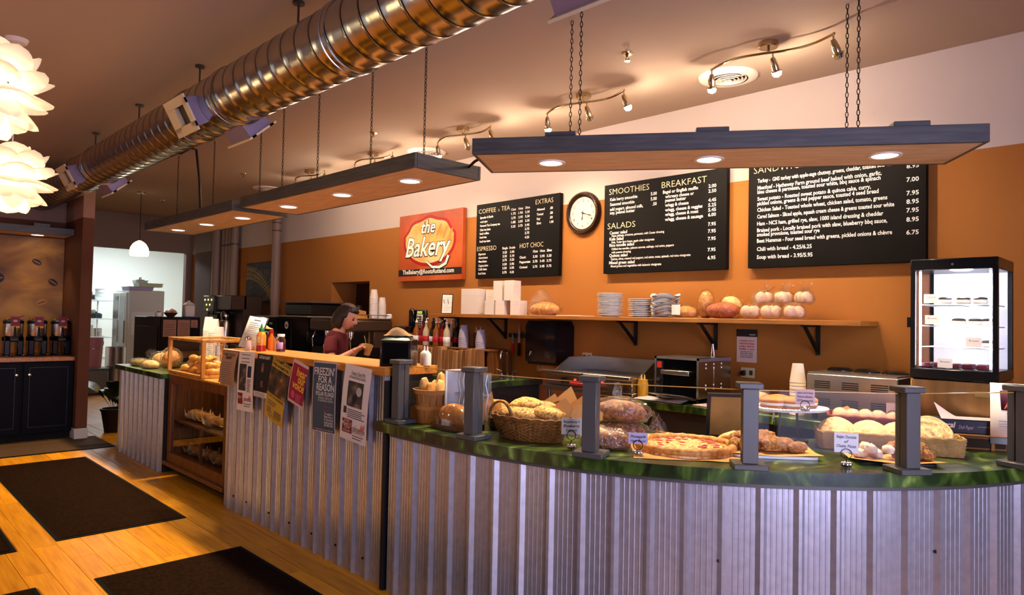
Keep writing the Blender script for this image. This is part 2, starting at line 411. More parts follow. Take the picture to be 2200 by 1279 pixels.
# bar
bar = thing('bar_counter', 'bar counter clad in ribbed metal with a wooden top and flyers', 'counter', (-3.97, 2.2, 0))
def L(x, y, z=0): return (x+3.97, y-2.2, z)
MB().box(-1.03, 1.0, -.135, .14, 0, 1.085).build('body', mat('bar_body', '1A1512', .8), bar)
for a, b in ((-5.0, -4.32), (-4.32, -3.64), (-3.64, -2.965)):
    ribbed(lambda s, h: (s+3.97, -.14-h), a, b, .0, 1.085, bar)
scr = MB().cyl((0, 0, 0), .006, .004, 8)
s0 = None
for i, x in enumerate((-4.83, -4.62, -4.28, -4.0, -3.72, -3.45, -3.17)):
    m = MB().at((x+3.97, -.142, .10), rx=R(90)).cyl((0, 0, 0), .007, .005, 8); m.build('screw', SCREW, bar)
MB().at((1.01, -.17, 0)).box(-.012, .012, 0, .06, 0, 1.06).build('corner_trim', mat('trim_black', '0C0B0B', .5), bar)
MB().box(-1.04, 1.02, -.18, .16, 1.085, 1.13, .004).build('wooden_top', WOODB, bar)
# left counter
lc = thing('low_counter', 'low ribbed metal counter with green top holding bagged bread', 'counter', (-6.98, 2.4, 0))
MB().box(-.66, .64, -.33, .3, 0, .805).build('body', MATS['bar_body'], lc)
ribbed(lambda s, h: (s+6.98, -.335-h), -7.64, -6.335, 0, .805, lc)
MB().box(-.70, .65, -.37, .34, .805, .85, .004).build('green_top', GREEN, lc)
# curved counter
CC = Vector((-2.463, 4.122)); RO, RI = 2.106, 1.38
cc = thing('curved_counter', 'long curved service counter with ribbed metal front and green top', 'counter', (CC.x, CC.y, 0))
A1 = math.asin((3.815-CC.y)/RO); A1i = math.asin((3.815-CC.y)/RI)
def ring(ro, ri, n=60, yend=3.815, xl=-3.02):
    a1 = math.asin((yend-CC.y)/ro); ai = math.asin((yend-CC.y)/ri)
    o = [(xl-CC.x, -ro)]
    o += [(ro*math.cos(t), ro*math.sin(t)) for t in [R(-90)+(a1+R(90))*k/n for k in range(n+1)]]
    o += [(ri*math.cos(t), ri*math.sin(t)) for t in [ai+(R(-90)-ai)*k/n for k in range(n+1)]]
    o += [(xl-CC.x, -ri)]
    return o
tp = ring(RO, RI)
tp = tp[:-1]+[(-2.945-CC.x, -RI), (-2.945-CC.x, 2.052-CC.y), (-3.02-CC.x, 2.052-CC.y)]
MB().prism(tp, .80, .85).build('green_top', GREEN, cc)
MB().prism(ring(RO-.035, RI+.03, xl=-2.94), 0, .80).build('body', MATS['bar_body'], cc)
def arcfn(s, h):
    r = 2.075+h
    if s < 0: return (s, -r)
    t = R(-90)+s/2.075; return (r*math.cos(t), r*math.sin(t))
arc_end = (A1+R(90))*2.075
e = -.47; shift = .046
cuts = [-.47, .466+.005, 1.257+.005, 2.075+.01, arc_end]
for a, b in zip(cuts, cuts[1:]):
    pr_fn = lambda s, h: arcfn(s+.04, h)
    ribbed(lambda s, h: arcfn(s, h), a, b, 0, .80, cc)
for s, z in ((.44, .22), (.44, .62), (1.24, .12), (1.24, .5), (2.06, .1), (2.06, .55)):
    x, y = arcfn(s, .003); t = R(-90)+max(0, s)/2.075
    MB().at((x, y, z), rz=t-R(90)+R(180), rx=R(90)).cyl((0, 0, 0), .007, .005, 8).build('screw', SCREW, cc)
tr = MB()
pts = [arcfn(-.45+(arc_end+.45)*k/40, .020) for k in range(41)]
tr.add([(x, y, z) for x, y in pts for z in (.784, .80)], [(2*i, 2*i+2, 2*i+3, 2*i+1) for i in range(40)])
tr.build('top_trim', PEWTER, cc)
# back counters
bl = thing('back_counter', 'green topped back counter carrying the espresso machine and sink', 'counter', (-6.0, 4.13, 0))
MB().box(-4.3, 1.86, -.28, .325, 0, .82).build('cabinet_body', mat('cab_dark', '1A120D', .7), bl)
MB().box(-4.35, 1.9, -.31, .325, .82, .87, .004).build('green_top', GREEN, bl)
br = thing('back_counter', 'green topped back counter under the toaster and soup warmer', 'counter', (-1.55, 4.13, 0))
MB().box(-1.12, 1.15, -.28, .325, 0, .82).build('cabinet_body', MATS['cab_dark'], br)
MB().box(-1.16, 1.19, -.313, .325, .82, .87, .004).build('green_top', GREEN, br)
# ------------------------------------------------------------------ sneeze guard
posts = [(-2.893, 2.078), (-2.324, 2.073), (-1.737, 2.183), (-1.217, 2.478), (-.789, 2.875), (-.52, 3.36)]
where = ['beside the bushel basket of baguettes', 'in front of the bread dome', 'among the bagged loaves', 'before the plate of crusty rolls', 'in front of the tray of nut cookies', 'at the right photo edge']
GLASS = film('clear_pane', 'FFFFFF', .002, .02, .98, .06)
GEDGE = mat('pane_edge', 'B98A3C', .2, emit=.0)
sg = thing('sneeze_guard', 'low sneeze guard of clear panes between six grey metal posts', 'sneeze guard', (-1.7, 2.4, .85))
pz = []
for (x, y), wh in zip(posts, where):
    d = Vector((x, y))-CC; a = math.atan2(d.y, d.x)+R(90)
    if x < -2.4: a = 0
    t = MB().box(-.029, .029, -.036, .0, .022, .30, .002).box(-.024, .024, .006, .034, .022, .30, .002).build('post', PEWTER, sg, loc=(x+1.7, y-2.4, 0))
    t.rotation_euler = (0, 0, a)
    MB().box(-.062, .062, -.055, .055, .0005, .022, .003).build('base_plate', PEWTER, t)
    MB().box(-.044, .044, -.045, .043, .30, .322, .003).build('cap', PEWTER, t)
    pz.append((Vector((x, y)), a))
for i in range(5):
    (p, a), (q, b) = pz[i], pz[i+1]
    d = (q-p).normalized(); p2 = p+d*.035; q2 = q-d*.035; c = (p2+q2)/2; ang = math.atan2(d.y, d.x); h = (q2-p2).length/2
    g = MB().box(-h, h, -.003, .003, .003, .292).build('glass_pane', GLASS, sg, loc=(c.x+1.7, c.y-2.4, 0)); g.rotation_euler = (0, 0, ang)
    MB().box(-h, h, -.0032, .0032, .292, .295).build('polished_edge', GEDGE, g)
# ------------------------------------------------------------------ ventilation duct
DUCTM = mat('duct_metal', 'B2ACA0', .24, 1, var=.05, vs=5)
SEAM = mat('duct_seam', '2A2118', .6, .6)
BEIGE = mat('grille_beige', 'CBB894', .6)
DY, DZ, DR = 1.63, 2.653, .163
duct = thing('ventilation_duct', 'large round spiral metal ventilation duct hung under the ceiling', 'duct', (-4.3, DY, DZ))
X0, X1, PT = -9.24+4.3, 1.0+4.3, .135
pat = [(0, 0), (.06, 0), (.075, .0016), (.125, .0016), (.14, 0), (.5, 0)]
def helix(mb, pat, base=0):
    n = int((X1-X0)/PT); nt = 56; rows = []
    us = [(k*PT+p*PT, h) for k in range(n) for p, h in pat]
    vs = []
    for x, h in us:
        for j in range(nt+1):
            t = 2*math.pi*j/nt; r = DR+h+base
            vs.append((X0+x+PT*j/nt, r*math.cos(t), r*math.sin(t)))
    m = nt+1
    mb.add(vs, [(i*m+j, (i+1)*m+j, (i+1)*m+j+1, i*m+j+1) for i in range(len(us)-1) for j in range(nt)])
    # thin dark crease on each turn
    return mb
helix(MB(), pat).build('spiral_tube', DUCTM, duct, sharp=60)
sm = MB()
n = int((X1-X0)/PT); nt = 56; vs = []; fs = []
for k in range(n):
    for j in range(nt+1):
        t = 2*math.pi*j/nt; x = X0+k*PT+.132*PT+PT*j/nt
        for dx in (0, .005): vs.append((x+dx, (DR+.0030)*math.cos(t), (DR+.0030)*math.sin(t)))
for i in range(n*(nt+1)-1): fs.append((2*i, 2*i+2, 2*i+3, 2*i+1))
sm.add(vs, fs).build('spiral_seam', SEAM, duct, sharp=60)
def collar(x, name='collar'):
    m = MB().at((x, 0, 0), ry=R(90)); m.lathe([(DR+.001, -.03), (DR+.008, -.025), (DR+.008, -.01), (DR+.004, -.008), (DR+.004, .008), (DR+.008, .01), (DR+.008, .025), (DR+.001, .03)], 48)
    m.build(name, DUCTM, duct)
for x in (-3.95+4.3, -4.55+4.3, -6.75+4.3, -7.35+4.3, -2.7+4.3): collar(x)
for x in (-3.23, -4.545, -5.77, -7.0, -1.9): MB().tube([(x+4.3, 0, DR), (x+4.3, 0, CEIL-DZ-.004)], .006, 8).at((x+4.3, 0, CEIL-DZ-.014)).cyl((0, 0, 0), .03, .012, 12).build('hanger_rod', mat('hanger', '4A4038', .5, .7), duct)
def diffuser(x, side, w=.27):
    """square register box tapped into the lower flank of the duct"""
    a = R(-45)*side+ (R(180) if side < 0 else 0)
    ang = R(-128) if side < 0 else R(-48)      # direction of the outlet in the YZ plane
    if side < 0: ang = R(-152)
    T = Matrix.Translation((x, 0, 0)) @ Matrix.Rotation(ang, 4, 'X')   # local +y points outwards
    b = MB(); b.T = T; h = w/2
    b.add([(sx*h*k, y, sz*h*.62*k) for (y, k) in ((.09, .9), (.225, 1)) for sz in (-1, 1) for sx in (-1, 1)], [(0, 1, 5, 4), (2, 6, 7, 3), (0, 4, 6, 2), (1, 3, 7, 5)])
    bx = b.build('diffuser_box', mat('diffuser_lilac', '8C7E94', .5, .5), duct)
    f = MB(); f.T = T; e = .022; H = h*.62
    for (x0, x1, z0, z1) in ((-h-e, h+e, -H-e, -H+.03), (-h-e, h+e, H-.03, H+e), (-h-e, -h+.09, -H, H), (h-.03, h+e, -H, H)): f.box(x0, x1, .225, .237, z0, z1)
    f.build('register_frame', BEIGE, bx)
    g = MB(); g.T = T; g.box(-h+.08, h-.03, .20, .205, -H+.03, H-.03); g.build('register_throat', mat('throat', '3A342C', .7), bx)
    g = MB(); g.T = T; g.box(-h+.085, -h+.092, .206, .236, -H+.03, H-.03); g.build('damper_blade', BEIGE, bx)
for x in (-4.25, -7.05): diffuser(x+4.3, -1); diffuser(x+.16+4.3, 1)
diffuser(-1.42+4.3, 1)
# ------------------------------------------------------------------ hung light panels with can lights and chains
PANELT = ramp_mat('panel_top_stain', [(.3, '34312E'), (.7, '4E4A46')], 5, 6, .5, (1, 1, 12))
PANELB = ramp_mat('panel_board', [(.3, 'B89C74'), (.55, 'C8AE88'), (.8, 'D6BE98')], 5, 7, .6, (1, 5, 5))
CANM = mat('can_lens', 'FFF2DC', .4, emit=14, ecol='FFE6C4')
CHAINM = mat('chain_metal', '2A221C', .45, .8)
link_me = None
def chain(parent, x, y, z0, z1):
    global link_me
    mb = MB(); pitch = .0245; n = int((z1-z0)/pitch)
    for k in range(n):
        zc = z0+(k+.5)*pitch; a = k % 2*R(90); pts = []
        for t in range(10):
            q = 2*math.pi*t/10; u = .0062*math.cos(q); v = .0145*math.sin(q)
            pts.append((x+u*math.cos(a), y+u*math.sin(a), zc+v))
        mb.tube(pts, .0022, 5, close=True)
    return mb.build('chain', CHAINM, parent)
def light_panel(label, loc, rz, L, D, cans, chains, boxes, z=2.20, lip=.08, watt=125):
    t = thing('hung_light_panel', label, 'light panel', (*loc, z), rz, 'hung light panels')
    a, b = L/2, D/2
    MB().box(-a+.012, a-.012, -b+.012, b-.012, .0, .02).build('board', PANELB, t)
    for (x0, x1, y0, y1) in ((-a, a, -b, -b+.02), (-a, a, b-.02, b), (-a, -a+.02, -b+.02, b-.02), (a-.02, a, -b+.02, b-.02)):
        MB().box(x0, x1, y0, y1, -.001, lip, .002).build('edge_board', PANELT, t)
    for (x, y) in cans:
        c = MB().at((x, y, -.006)).lathe([(.058, .0), (.072, .0), (.074, .006), (.058, .006)], 28).build('can_light', mat('can_trim', 'E8DCC8', .5), t)
        MB().at((x, y, -.003)).cyl((0, 0, 0), .058, .002, 28).build('lens', CANM, c)
        light('can_glow', 'SPOT', (x, y, -.02), watt, (1, .76, .50), aim=(0, 0, -1), spot_size=R(88), spot_blend=.6, shadow_soft_size=.05, parent=t)
    for (x, y) in boxes: MB().box(x-.075, x+.075, y-.05, y+.05, lip-.03, lip+.035, .003).build('junction_box', PANELT, t)
    for (x, y) in chains: chain(t, x, y, .02, CEIL-z)
    return t
light_panel('middle hung wooden light panel above the bar', (-4.10, 2.44), 0, 2.22, .48, [(-.76, -.02), (.02, -.03), (.77, -.02)], [(-.92, 0), (-.34, -.02), (.34, -.02), (.90, -.02)], [(-.45, 0), (.45, 0)])
light_panel('far hung wooden light panel above the low counter', (-6.38, 2.42), 0, 2.1, .47, [(-.71, -.03), (-.02, -.02), (.68, .01)], [(-.95, .03), (-.05, .04), (.9, .05)], [(-.3, 0), (.5, 0)], z=2.19)
ab = math.atan2(1.305, 1.893)
light_panel('wide hung light panel angled over the curved counter', (-1.72, 3.05), ab, 2.30, .44, [(-.785, -.0), (.0, 0), (.80, -.005)], [(-.632, -.10), (-.70, .10), (.655, -.10), (.66, .10)], [(-.72, -.12), (.0, -.12), (.86, -.12)])
light_panel('small hung light panel over the coffee airpots', (-9.02, 1.13), R(90), 1.5, .42, [(.45, .02), (-.2, .02)], [(.1, 0)], [(.45, -.15)], z=2.2, lip=.075, watt=15)
# cable between panels
cb = tag(MB().tube([(-3.02, 2.6, 2.26), (-2.9, 2.55, 2.275), (-2.78, 2.53, 2.29), (-2.6, 2.52, 2.30)], .008, 8).build('panel_cable', CHAINM), 'short dark cable linking the middle and wide light panels', 'cable')
cd = tag(MB().tube([(-6.72, 2.2, 2.96), (-6.72, 2.2, 2.86), (-6.66, 2.24, 2.85), (-6.58, 2.3, 2.9), (-6.52, 2.33, 2.88), (-6.5, 2.36, 2.6), (-6.5, 2.38, 2.29)], .011, 8).at((-6.72, 2.2, 2.965)).cyl((0, 0, 0), .05, .015, 16).build('conduit', CHAINM), 'bent dark conduit dropping from ceiling to the far light panel', 'conduit')
# ------------------------------------------------------------------ ceiling spotlights
NICKEL = mat('brushed_nickel', 'C8B48C', .22, 1)
BULB = mat('bulb_lit', 'FFFFFF', .3, emit=120, ecol='FFE2C0')
BULBO = mat('bulb_off', 'CFCFCF', .15, 1)
def track(x, y, label, lit, aims, flip=1, pw=42, sp=7.5):
    t = thing('ceiling_spotlight', label, 'spotlight', (x, y, CEIL), R(-4), 'three-head ceiling spotlights')
    MB().at((0, 0, -.032)).lathe([(0, 0), (.05, 0), (.055, .006), (.055, .031), (0, .031)], 28).build('canopy', NICKEL, t)
    pts = [(.37*s, flip*.055*math.sin(s*math.pi), -.060) for s in [k/16-1 for k in range(33)]]
    MB().tube(pts, .0075, 8).tube([(0, 0, -.03), (0, 0, -.060)], .008, 8).build('curved_bar', NICKEL, t)
    for i, s in enumerate((-.98, 0.06, .98)):
        px, py = .37*s, flip*.055*math.sin(s*math.pi)
        d = Vector(aims[i]).normalized(); q = d.to_track_quat('-Z', 'Y').to_matrix().to_4x4()
        T = Matrix.Translation((px, py, -.100)) @ q
        h = MB().tube([(px, py, -.058), (px, py, -.100)], .005, 6)
        h.T = T; h.lathe([(0, .012), (.012, .01), (.017, -.01), (.021, -.045), (.019, -.062)], 18)
        h.lathe([(.019, -.062), (.030, -.066), (.031, -.074), (.024, -.074)], 18)
        ho = h.build('lamp_head', NICKEL, t)
        b = MB(); b.T = T; b.lathe([(0, -.07), (.022, -.071), (.026, -.08), (.02, -.095), (0, -.102)], 14)
        b.build('bulb', BULB if lit[i] else BULBO, ho)
        if lit[i]:
            p = T @ Vector((0, 0, -.125))
            light('spot_glow', 'SPOT', p, pw, (1, .74, .47), aim=d, spot_size=R(120), spot_blend=.9, shadow_soft_size=.015, parent=t)
            light('bulb_spill', 'POINT', T @ Vector((0, 0, -.112)), sp, (1, .76, .58), shadow_soft_size=.012, parent=t)
nm = ['three-head ceiling spotlight beyond the middle panel, farthest left', 'three-head ceiling spotlight half hidden by the middle panel, second from left', 'three-head ceiling spotlight above the bakery sign, third from left', 'three-head ceiling spotlight above the wall clock', 'three-head ceiling spotlight over the round vent, farthest right']
xs = [-6.964, -5.709, -4.364, -3.066, -1.725]
for i, x in enumerate(xs):
    track(x, 3.70, nm[i], (True, i in (0, 4, 1), i != 4), ((-.18, .32, -1), (.1, .45, -1), (.22, .38, -1)), pw=(4, 12, 58, 72, 58)[i], sp=(4, 7, 11, 11, 11)[i])
# ------------------------------------------------------------------ round vents, sprinklers
VW = mat('vent_white', 'DCCFC0', .6)
for x, y, lb in ((-2.156, 4.05, 'round white ceiling vent beside the rightmost spotlight'), (-5.285, 4.03, 'round white ceiling vent behind the middle panel end'), (-8.41, 3.9, 'round ceiling vent over the far end of the back counter')):
    t = thing('ceiling_vent', lb, 'vent', (x, y, CEIL), 0, 'round ceiling vents')
    MB().lathe([(.125, 0), (.185, 0), (.18, -.012), (.13, -.022), (.125, -.02)], 40).build('rim', VW, t)
    MB().at((0, 0, -.004)).cyl((0, 0, 0), .125, .003, 30).build('throat', mat('vent_throat', '1E1814', .8), t)
    for k in range(5):
        r = .115-.022*k
        MB().lathe([(r-.010, -.009-.004*k), (r, -.020-.004*k), (r+.002, -.017-.004*k), (r-.008, -.007-.004*k)], 36).build('louvre_ring', VW, t)
    MB().box(-.12, .12, -.003, .003, -.018, -.006).build('cross_bar', VW, t)
for x, y, lb in ((-2.405, 3.30, 'ceiling sprinkler above the wide light panel'), (-5.075, 3.29, 'ceiling sprinkler above the middle light panel'), (-7.728, 3.29, 'ceiling sprinkler above the far light panel'), (-10.52, 3.32, 'ceiling sprinkler near the small pendant lamp')):
    t = thing('sprinkler', lb, 'sprinkler', (x, y, CEIL), 0, 'ceiling sprinklers')
    MB().lathe([(0, 0), (.035, 0), (.033, -.006), (.012, -.010), (0, -.010)], 20).build('escutcheon', NICKEL, t)
    MB().tube([(0, 0, -.008), (0, 0, -.022)], .009, 8).tube([(0, 0, -.02), (.013, 0, -.032), (0, 0, -.045)], .003, 6).tube([(0, 0, -.02), (-.013, 0, -.032), (0, 0, -.045)], .003, 6).lathe([(0, -.047), (.017, -.047), (.017, -.044), (0, -.044)], 14).build('nozzle', mat('brass', '9A7A4A', .3, 1), t)
# ------------------------------------------------------------------ petal pendants
def petal_lamp(loc, rad, label):
    t = thing('petal_pendant', label, 'pendant lamp', loc, 0, 'petal pendants of white overlapping leaves')
    PM = MATS.get('petal') or petal_mat()
    k = 0
    for ring_i, (el_, n, ln) in enumerate([(75, 4, .85), (46, 7, 1.0), (20, 8, 1.05), (-6, 8, 1.05), (-32, 8, 1.0), (-60, 5, .9)]):
        for j in range(n):
            az = 2*math.pi*(j+.5*(ring_i % 2))/n; e = R(el_)
            d = Vector((math.cos(e)*math.cos(az), math.cos(e)*math.sin(az), math.sin(e)))
            up = Vector((0, 0, 1)); sd = d.cross(up).normalized(); nn = sd.cross(d).normalized()
            mb = MB(); Lp = rad*.78*ln; W = rad*.42
            def g(u, v):
                s = u; wdt = W*math.sin(math.pi*min(1, .12+.88*s)**.8)**.75 if s < 1 else 0
                wdt = W*(max(0, math.sin(math.pi*(.2+.8*s))))**.5
                x = (v-.5)*2*wdt
                p = d*(rad*.38+Lp*.85*s)+sd*x+nn*(-.16*rad*s*s-.5*x*x/W*.8+.04*rad)
                return tuple(p)
            mb.surf(12, 8, g).build('petal', PM, t, sharp=80)
    MB().blob((rad*.33,)*3, 12).build('inner_globe', mat('petal_globe', 'FFF4E0', .5, emit=50, ecol='FFE2B4'), t)
    MB().tube([(0, 0, rad*.8), (0, 0, CEIL-loc[2])], .004, 6).build('cord', mat('cord_white', 'D8D0C4', .6), t)
    MB().at((0, 0, CEIL-loc[2]-.03)).lathe([(0, 0), (.05, .005), (.06, .03), (0, .03)], 20).build('canopy', VW, t)
    light('petal_glow', 'POINT', (0, 0, 0), 150, (1, .66, .22), shadow_soft_size=.09, parent=t)
def petal_mat():
    m = bpy.data.materials.new('petal'); m.use_nodes = True; MATS['petal'] = m; nt = m.node_tree; N = nt.nodes; L_ = nt.links
    N.remove(N['Principled BSDF']); d = N.new('ShaderNodeBsdfDiffuse'); d.inputs[0].default_value = (.9, .84, .74, 1); tl = N.new('ShaderNodeBsdfTranslucent'); tl.inputs[0].default_value = (.95, .85, .7, 1)
    x = N.new('ShaderNodeMixShader'); x.inputs[0].default_value = .55; L_.new(d.outputs[0], x.inputs[1]); L_.new(tl.outputs[0], x.inputs[2])
    em_ = N.new('ShaderNodeEmission'); em_.inputs[0].default_value = (1, .86, .62, 1); em_.inputs[1].default_value = .22; ad = N.new('ShaderNodeAddShader'); L_.new(x.outputs[0], ad.inputs[0]); L_.new(em_.outputs[0], ad.inputs[1]); L_.new(ad.outputs[0], N['Material Output'].inputs[0])
    return m
petal_lamp((-3.46, .41, 2.29), .225, 'nearest white petal pendant lamp at the upper left edge')
petal_lamp((-4.92, .72, 2.16), .225, 'farther white petal pendant lamp below the other petal lamp')
# small glass pendant by the kitchen opening
t = thing('glass_pendant', 'small glowing glass dome pendant before the kitchen opening', 'pendant lamp', (-10.05, 2.9, 2.12))
MB().lathe([(.11, 0), (.118, .05), (.108, .11), (.08, .16), (.045, .19), (.02, .20), (.02, .205)], 28).build('glass_shade', mat('amber_shade', 'FFE0B0', .35, emit=5, ecol='FFD9A0'), t)
MB().tube([(0, 0, .2), (0, 0, CEIL-2.12-.01)], .004, 6).build('cord', CHAINM, t)
MB().at((0, 0, CEIL-2.12-.02)).cyl((0, 0, 0), .055, .02, 20).build('canopy', NICKEL, t)
light('pendant_glow', 'POINT', (0, 0, -.03), 10, (1, .75, .45), shadow_soft_size=.06, parent=t)
# ------------------------------------------------------------------ things on the back wall
CREAM = mat('letter_cream', 'F2D9B0', .6); LETW = mat('letter_white', 'F4ECE6', .6); LETK = mat('letter_black', '17120F', .6)
LETR = mat('letter_red', 'B0342C', .6)
BOARD = mat('chalk_board', '090707', .55, var=.3, vs=5, spec=.12)
BW, BH = 1.07, .715
def board(x, label, name='menu_board'):
    t = thing(name, label, 'menu board' if name == 'menu_board' else 'sign', (x, WY-.03, 1.765))
    MB().box(0, BW, -.022, .022, 0, BH, .002).build('panel', BOARD, t)
    return t
def lines(t, rows, size, m, off=.0006, name='lettering', sp=1, shear=0):
    for r in rows:
        u, v, s = r[:3]; w_ = (r[3]-u)*BW if len(r) > 3 and r[3] else None; k = r[4] if len(r) > 4 else 1
        glyphs(MB(), s, size*k, u*BW, BH*(1-v), w_, off, shear, z=-.0232, sp=sp).build(name, m, t, sharp=180)
m1 = board(-4.965, 'black menu board listing coffee, espresso and hot chocolate')
lines(m1, [(.03, .125, 'COFFEE', .235+.02), (.285, .125, '&', .30, .6), (.325, .125, 'TEA', .43), (.735, .105, 'EXTRAS', .93), (.02, .63, 'ESPRESSO', .27), (.56, .635, 'HOT CHOC', .83)], .062, CREAM, -.0008, 'heading')
rows = []
its = [('Speeder & Earth', .195, ('1.75', '1.95', '2.20'), .22), ('-red eye-', .25, ('2.75', '2.95', '3.20'), .15), ('Vermont Tea Company tea', .305, ('1.85', '2.05', '2.35'), .31), ('Chai tea latte', .36, ('3.25', '3.75', '3.95'), .19), ('Iced coffee', .41, ('', '', '3.75'), .17), ('Iced tea', .46, ('', '', '2.75'), .14), ('Iced tea latte', .515, ('', '', '4.25'), .19)]
for s, v, ps, e in its:
    rows.append((.05, v, s, e))
    for c, p in zip((.45, .535, .615), ps):
        if p: rows.append((c, v, p, c+.052))
for c, p in zip((.45, .535, .615), ('12oz', '16oz', '20oz')): rows.append((c, .14, p, c+.055))
for s, v, p in (('Almond', .185, '.50'), ('Torani', .245, '.50'), ('Soy', .30, '.50'), ('Shot', .355, '1.00')): rows += [(.75, v, s), (.895, v, p)]
for c, p in zip((.345, .435), ('Single', 'Double')): rows.append((c, .63, p, c+.07))
for s, v, a, b in (('Espresso', .685, '2.25', '2.95'), ('Americano', .735, '2.35', '3.10'), ('Macchiato', .785, '2.75', '3.25'), ('Cappuccino', .84, '3.50', '3.95'), ('Caffe latte', .89, '3.50', '3.95'), ('Iced latte', .945, '3.75', '4.25')): rows += [(.04, v, s), (.352, v, a, .405), (.442, v, b, .495)]
for c, p in zip((.715, .795, .87), ('12oz', '16oz', '20oz')): rows.append((c, .70, p, c+.055))
for s, v, ps in (('Classic', .765, ('2.35', '2.95', '3.25')), ('Peppermint', .825, ('2.75', '3.45', '3.75')), ('Caramel', .89, ('2.75', '3.45', '3.75'))):
    rows.append((.56, v, s))
    for c, p in zip((.715, .795, .87), ps): rows.append((c, v, p, c+.052))
lines(m1, rows, .029, LETW)
m2 = board(-3.415, 'black menu board listing smoothies, breakfast and salads')
lines(m2, [(.045, .115, 'SMOOTHIES', .40), (.505, .12, 'BREAKFAST', .855), (.035, .50, 'SALADS', .285)], .068, CREAM, -.0008, 'heading')
rows = [(.055, .185, 'Kale berry smoothie', .30), (.055, .24, 'Seasonal smoothie', .275), (.055, .295, 'add yogurt, almond milk,', .35), (.055, .335, 'soy, peanut butter', .28), (.415, .18, '5.00', .465), (.415, .235, '5.00', .465), (.43, .29, '.50', .465),
        (.515, .18, 'Bagel or English muffin', .79), (.535, .23, 'w/cream cheese or', .76), (.535, .27, 'peanut butter', .70), (.535, .32, 'w/egg & cheese', .72), (.535, .37, 'w/egg, cheese & veggies', .825), (.535, .418, 'w/egg, cheese & meat', .795), (.535, .47, 'w/egg, cheese & sausage', .83)]
rows += [(.868, v, p, .925) for v, p in ((.18, '2.00'), (.23, '2.50'), (.32, '4.45'), (.37, '5.25'), (.418, '5.45'), (.467, '6.00'), (.56, '7.95'), (.63, '7.95'), (.705, '7.95'), (.815, '7.95'), (.895, '6.95'))]
rows += [(.055, v, s) for v, s in ((.56, 'Caesar salad'), (.63, 'Kale Salad'), (.70, 'Rice noodle salad'), (.815, 'Quinoa salad'), (.895, 'Mixed green salad'))]
lines(m2, rows, .034, LETW)
lines(m2, [(.075, .59, 'Napa cabbage, croutons, parmesan, with Caesar dressing', .53), (.075, .663, 'Kale, Yoder farm beans, apple cider vinaigrette', .45), (.075, .738, 'Chilled rice noodles, julienne carrots, cabbage, red onion, peppers', .61), (.075, .775, 'with peanut dressing', .25), (.07, .85, 'Quinoa, olives, roasted red peppers, red onion, mozz, spinach, red wine vinaigrette', .74), (.07, .93, 'Mixed greens and vegetables with balsamic vinaigrette', .51)], .024, LETW, .0003, 'fine_lettering')
m3 = board(-2.185, 'black menu board listing sandwiches, partly behind the wide light panel')
lines(m3, [(.035, .106, 'SANDWICHES', .43)], .068, CREAM, -.0008, 'heading')
rows = [(.06, .195, 'Turkey -  GMS turkey with apple-sage chutney, greens, cheddar, toasted sour white', .86), (.06, .26, 'Meatloaf - Hathaway Farm ground beef baked with onion, garlic,', .78), (.06, .30, 'bleu cheese & parmesan, toasted sour white, bbq sauce & spinach', .775), (.06, .366, 'Sweet potato - Roasted sweet potato & quinoa cake, curry,', .725), (.06, .41, 'pickled onions, greens & red pepper sauce, toasted 4 seed bread', .765),
        (.06, .47, 'Chicken Salad - Toasted whole wheat, chicken salad, tomato, greens', .81), (.06, .533, 'Cured Salmon - Sliced apple, squash cream cheese & greens toasted sour white', .845), (.06, .60, 'Ham - NCS ham, grilled rye, slaw, 1000 island dressing & cheddar', .79), (.06, .662, 'Braised pork - Locally braised pork with slaw, blueberry bbq sauce,', .81), (.06, .703, 'smoked provolone, toasted sour rye', .445), (.06, .762, 'Beet Hummus - Four seed bread with greens, pickled onions & chèvre', .835), (.06, .84, 'Chili with bread - 4.25/6.25', .40), (.06, .915, 'Soup with bread - 3.95/5.95', .405)]
rows += [(.905, v, p, .965) for v, p in ((.17, '7.95'), (.235, '8.95'), (.345, '7.00'), (.455, '7.95'), (.525, '8.95'), (.595, '7.95'), (.67, '8.95'), (.775, '6.75'))]
lines(m3, rows, .036, LETW)
# bakery sign
sg_ = thing('bakery_sign', 'square orange bakery sign with white script over a loaf', 'sign', (-6.235, WY-.03, 1.765))
MB().box(0, BW, -.022, .022, 0, BH, .002).build('panel', ramp_mat('sign_orange', [(.2, '8A3410'), (.5, 'AE4A1A'), (.8, 'CC6C2E')], 2.2, 6, .5), sg_)
lf = lambda t: 1+.035*math.sin(9*t)*(1 if math.sin(t) > .2 else 0)
plate_xz(MB(), ell(.53, .415, .44, .265, 56, f=lf), -.0235, -.022).build('loaf_outline', mat('sign_red', 'A01420', .5), sg_)
plate_xz(MB(), ell(.53, .415, .405, .232, 56, f=lf), -.025, -.0235).build('loaf', ramp_mat('sign_loaf', [(.3, 'D98A30'), (.55, 'F0C078'), (.8, 'F8E2B8')], 3, 4, .5), sg_)
for k, x in enumerate((.70, .80, .88)):
    plate_xz(MB(), ell(x, .52-.03*k, .018, .075, 20, rot=-.5), -.026, -.025).build('loaf_score', mat('sign_score', 'C0834A', .5), sg_)
ol = MB(); glyphs(ol, 'the', .19, .40, .50, .24, .011, .3, z=-.0262); glyphs(ol, 'Bakery', .29, .12, .26, .78, .012, .3, z=-.0262); ol.build('script_outline', LETK, sg_, 180)
wl_ = MB(); glyphs(wl_, 'the', .19, .405, .502, .23, .003, .3, z=-.0274); glyphs(wl_, 'Bakery', .29, .13, .262, .762, .004, .3, z=-.0274); wl_.build('script', mat('sign_white', 'F6F2EA', .5), sg_, 180)
tail = [(.86, .25), (.82, .17), (.72, .135), (.60, .14), (.50, .20)]
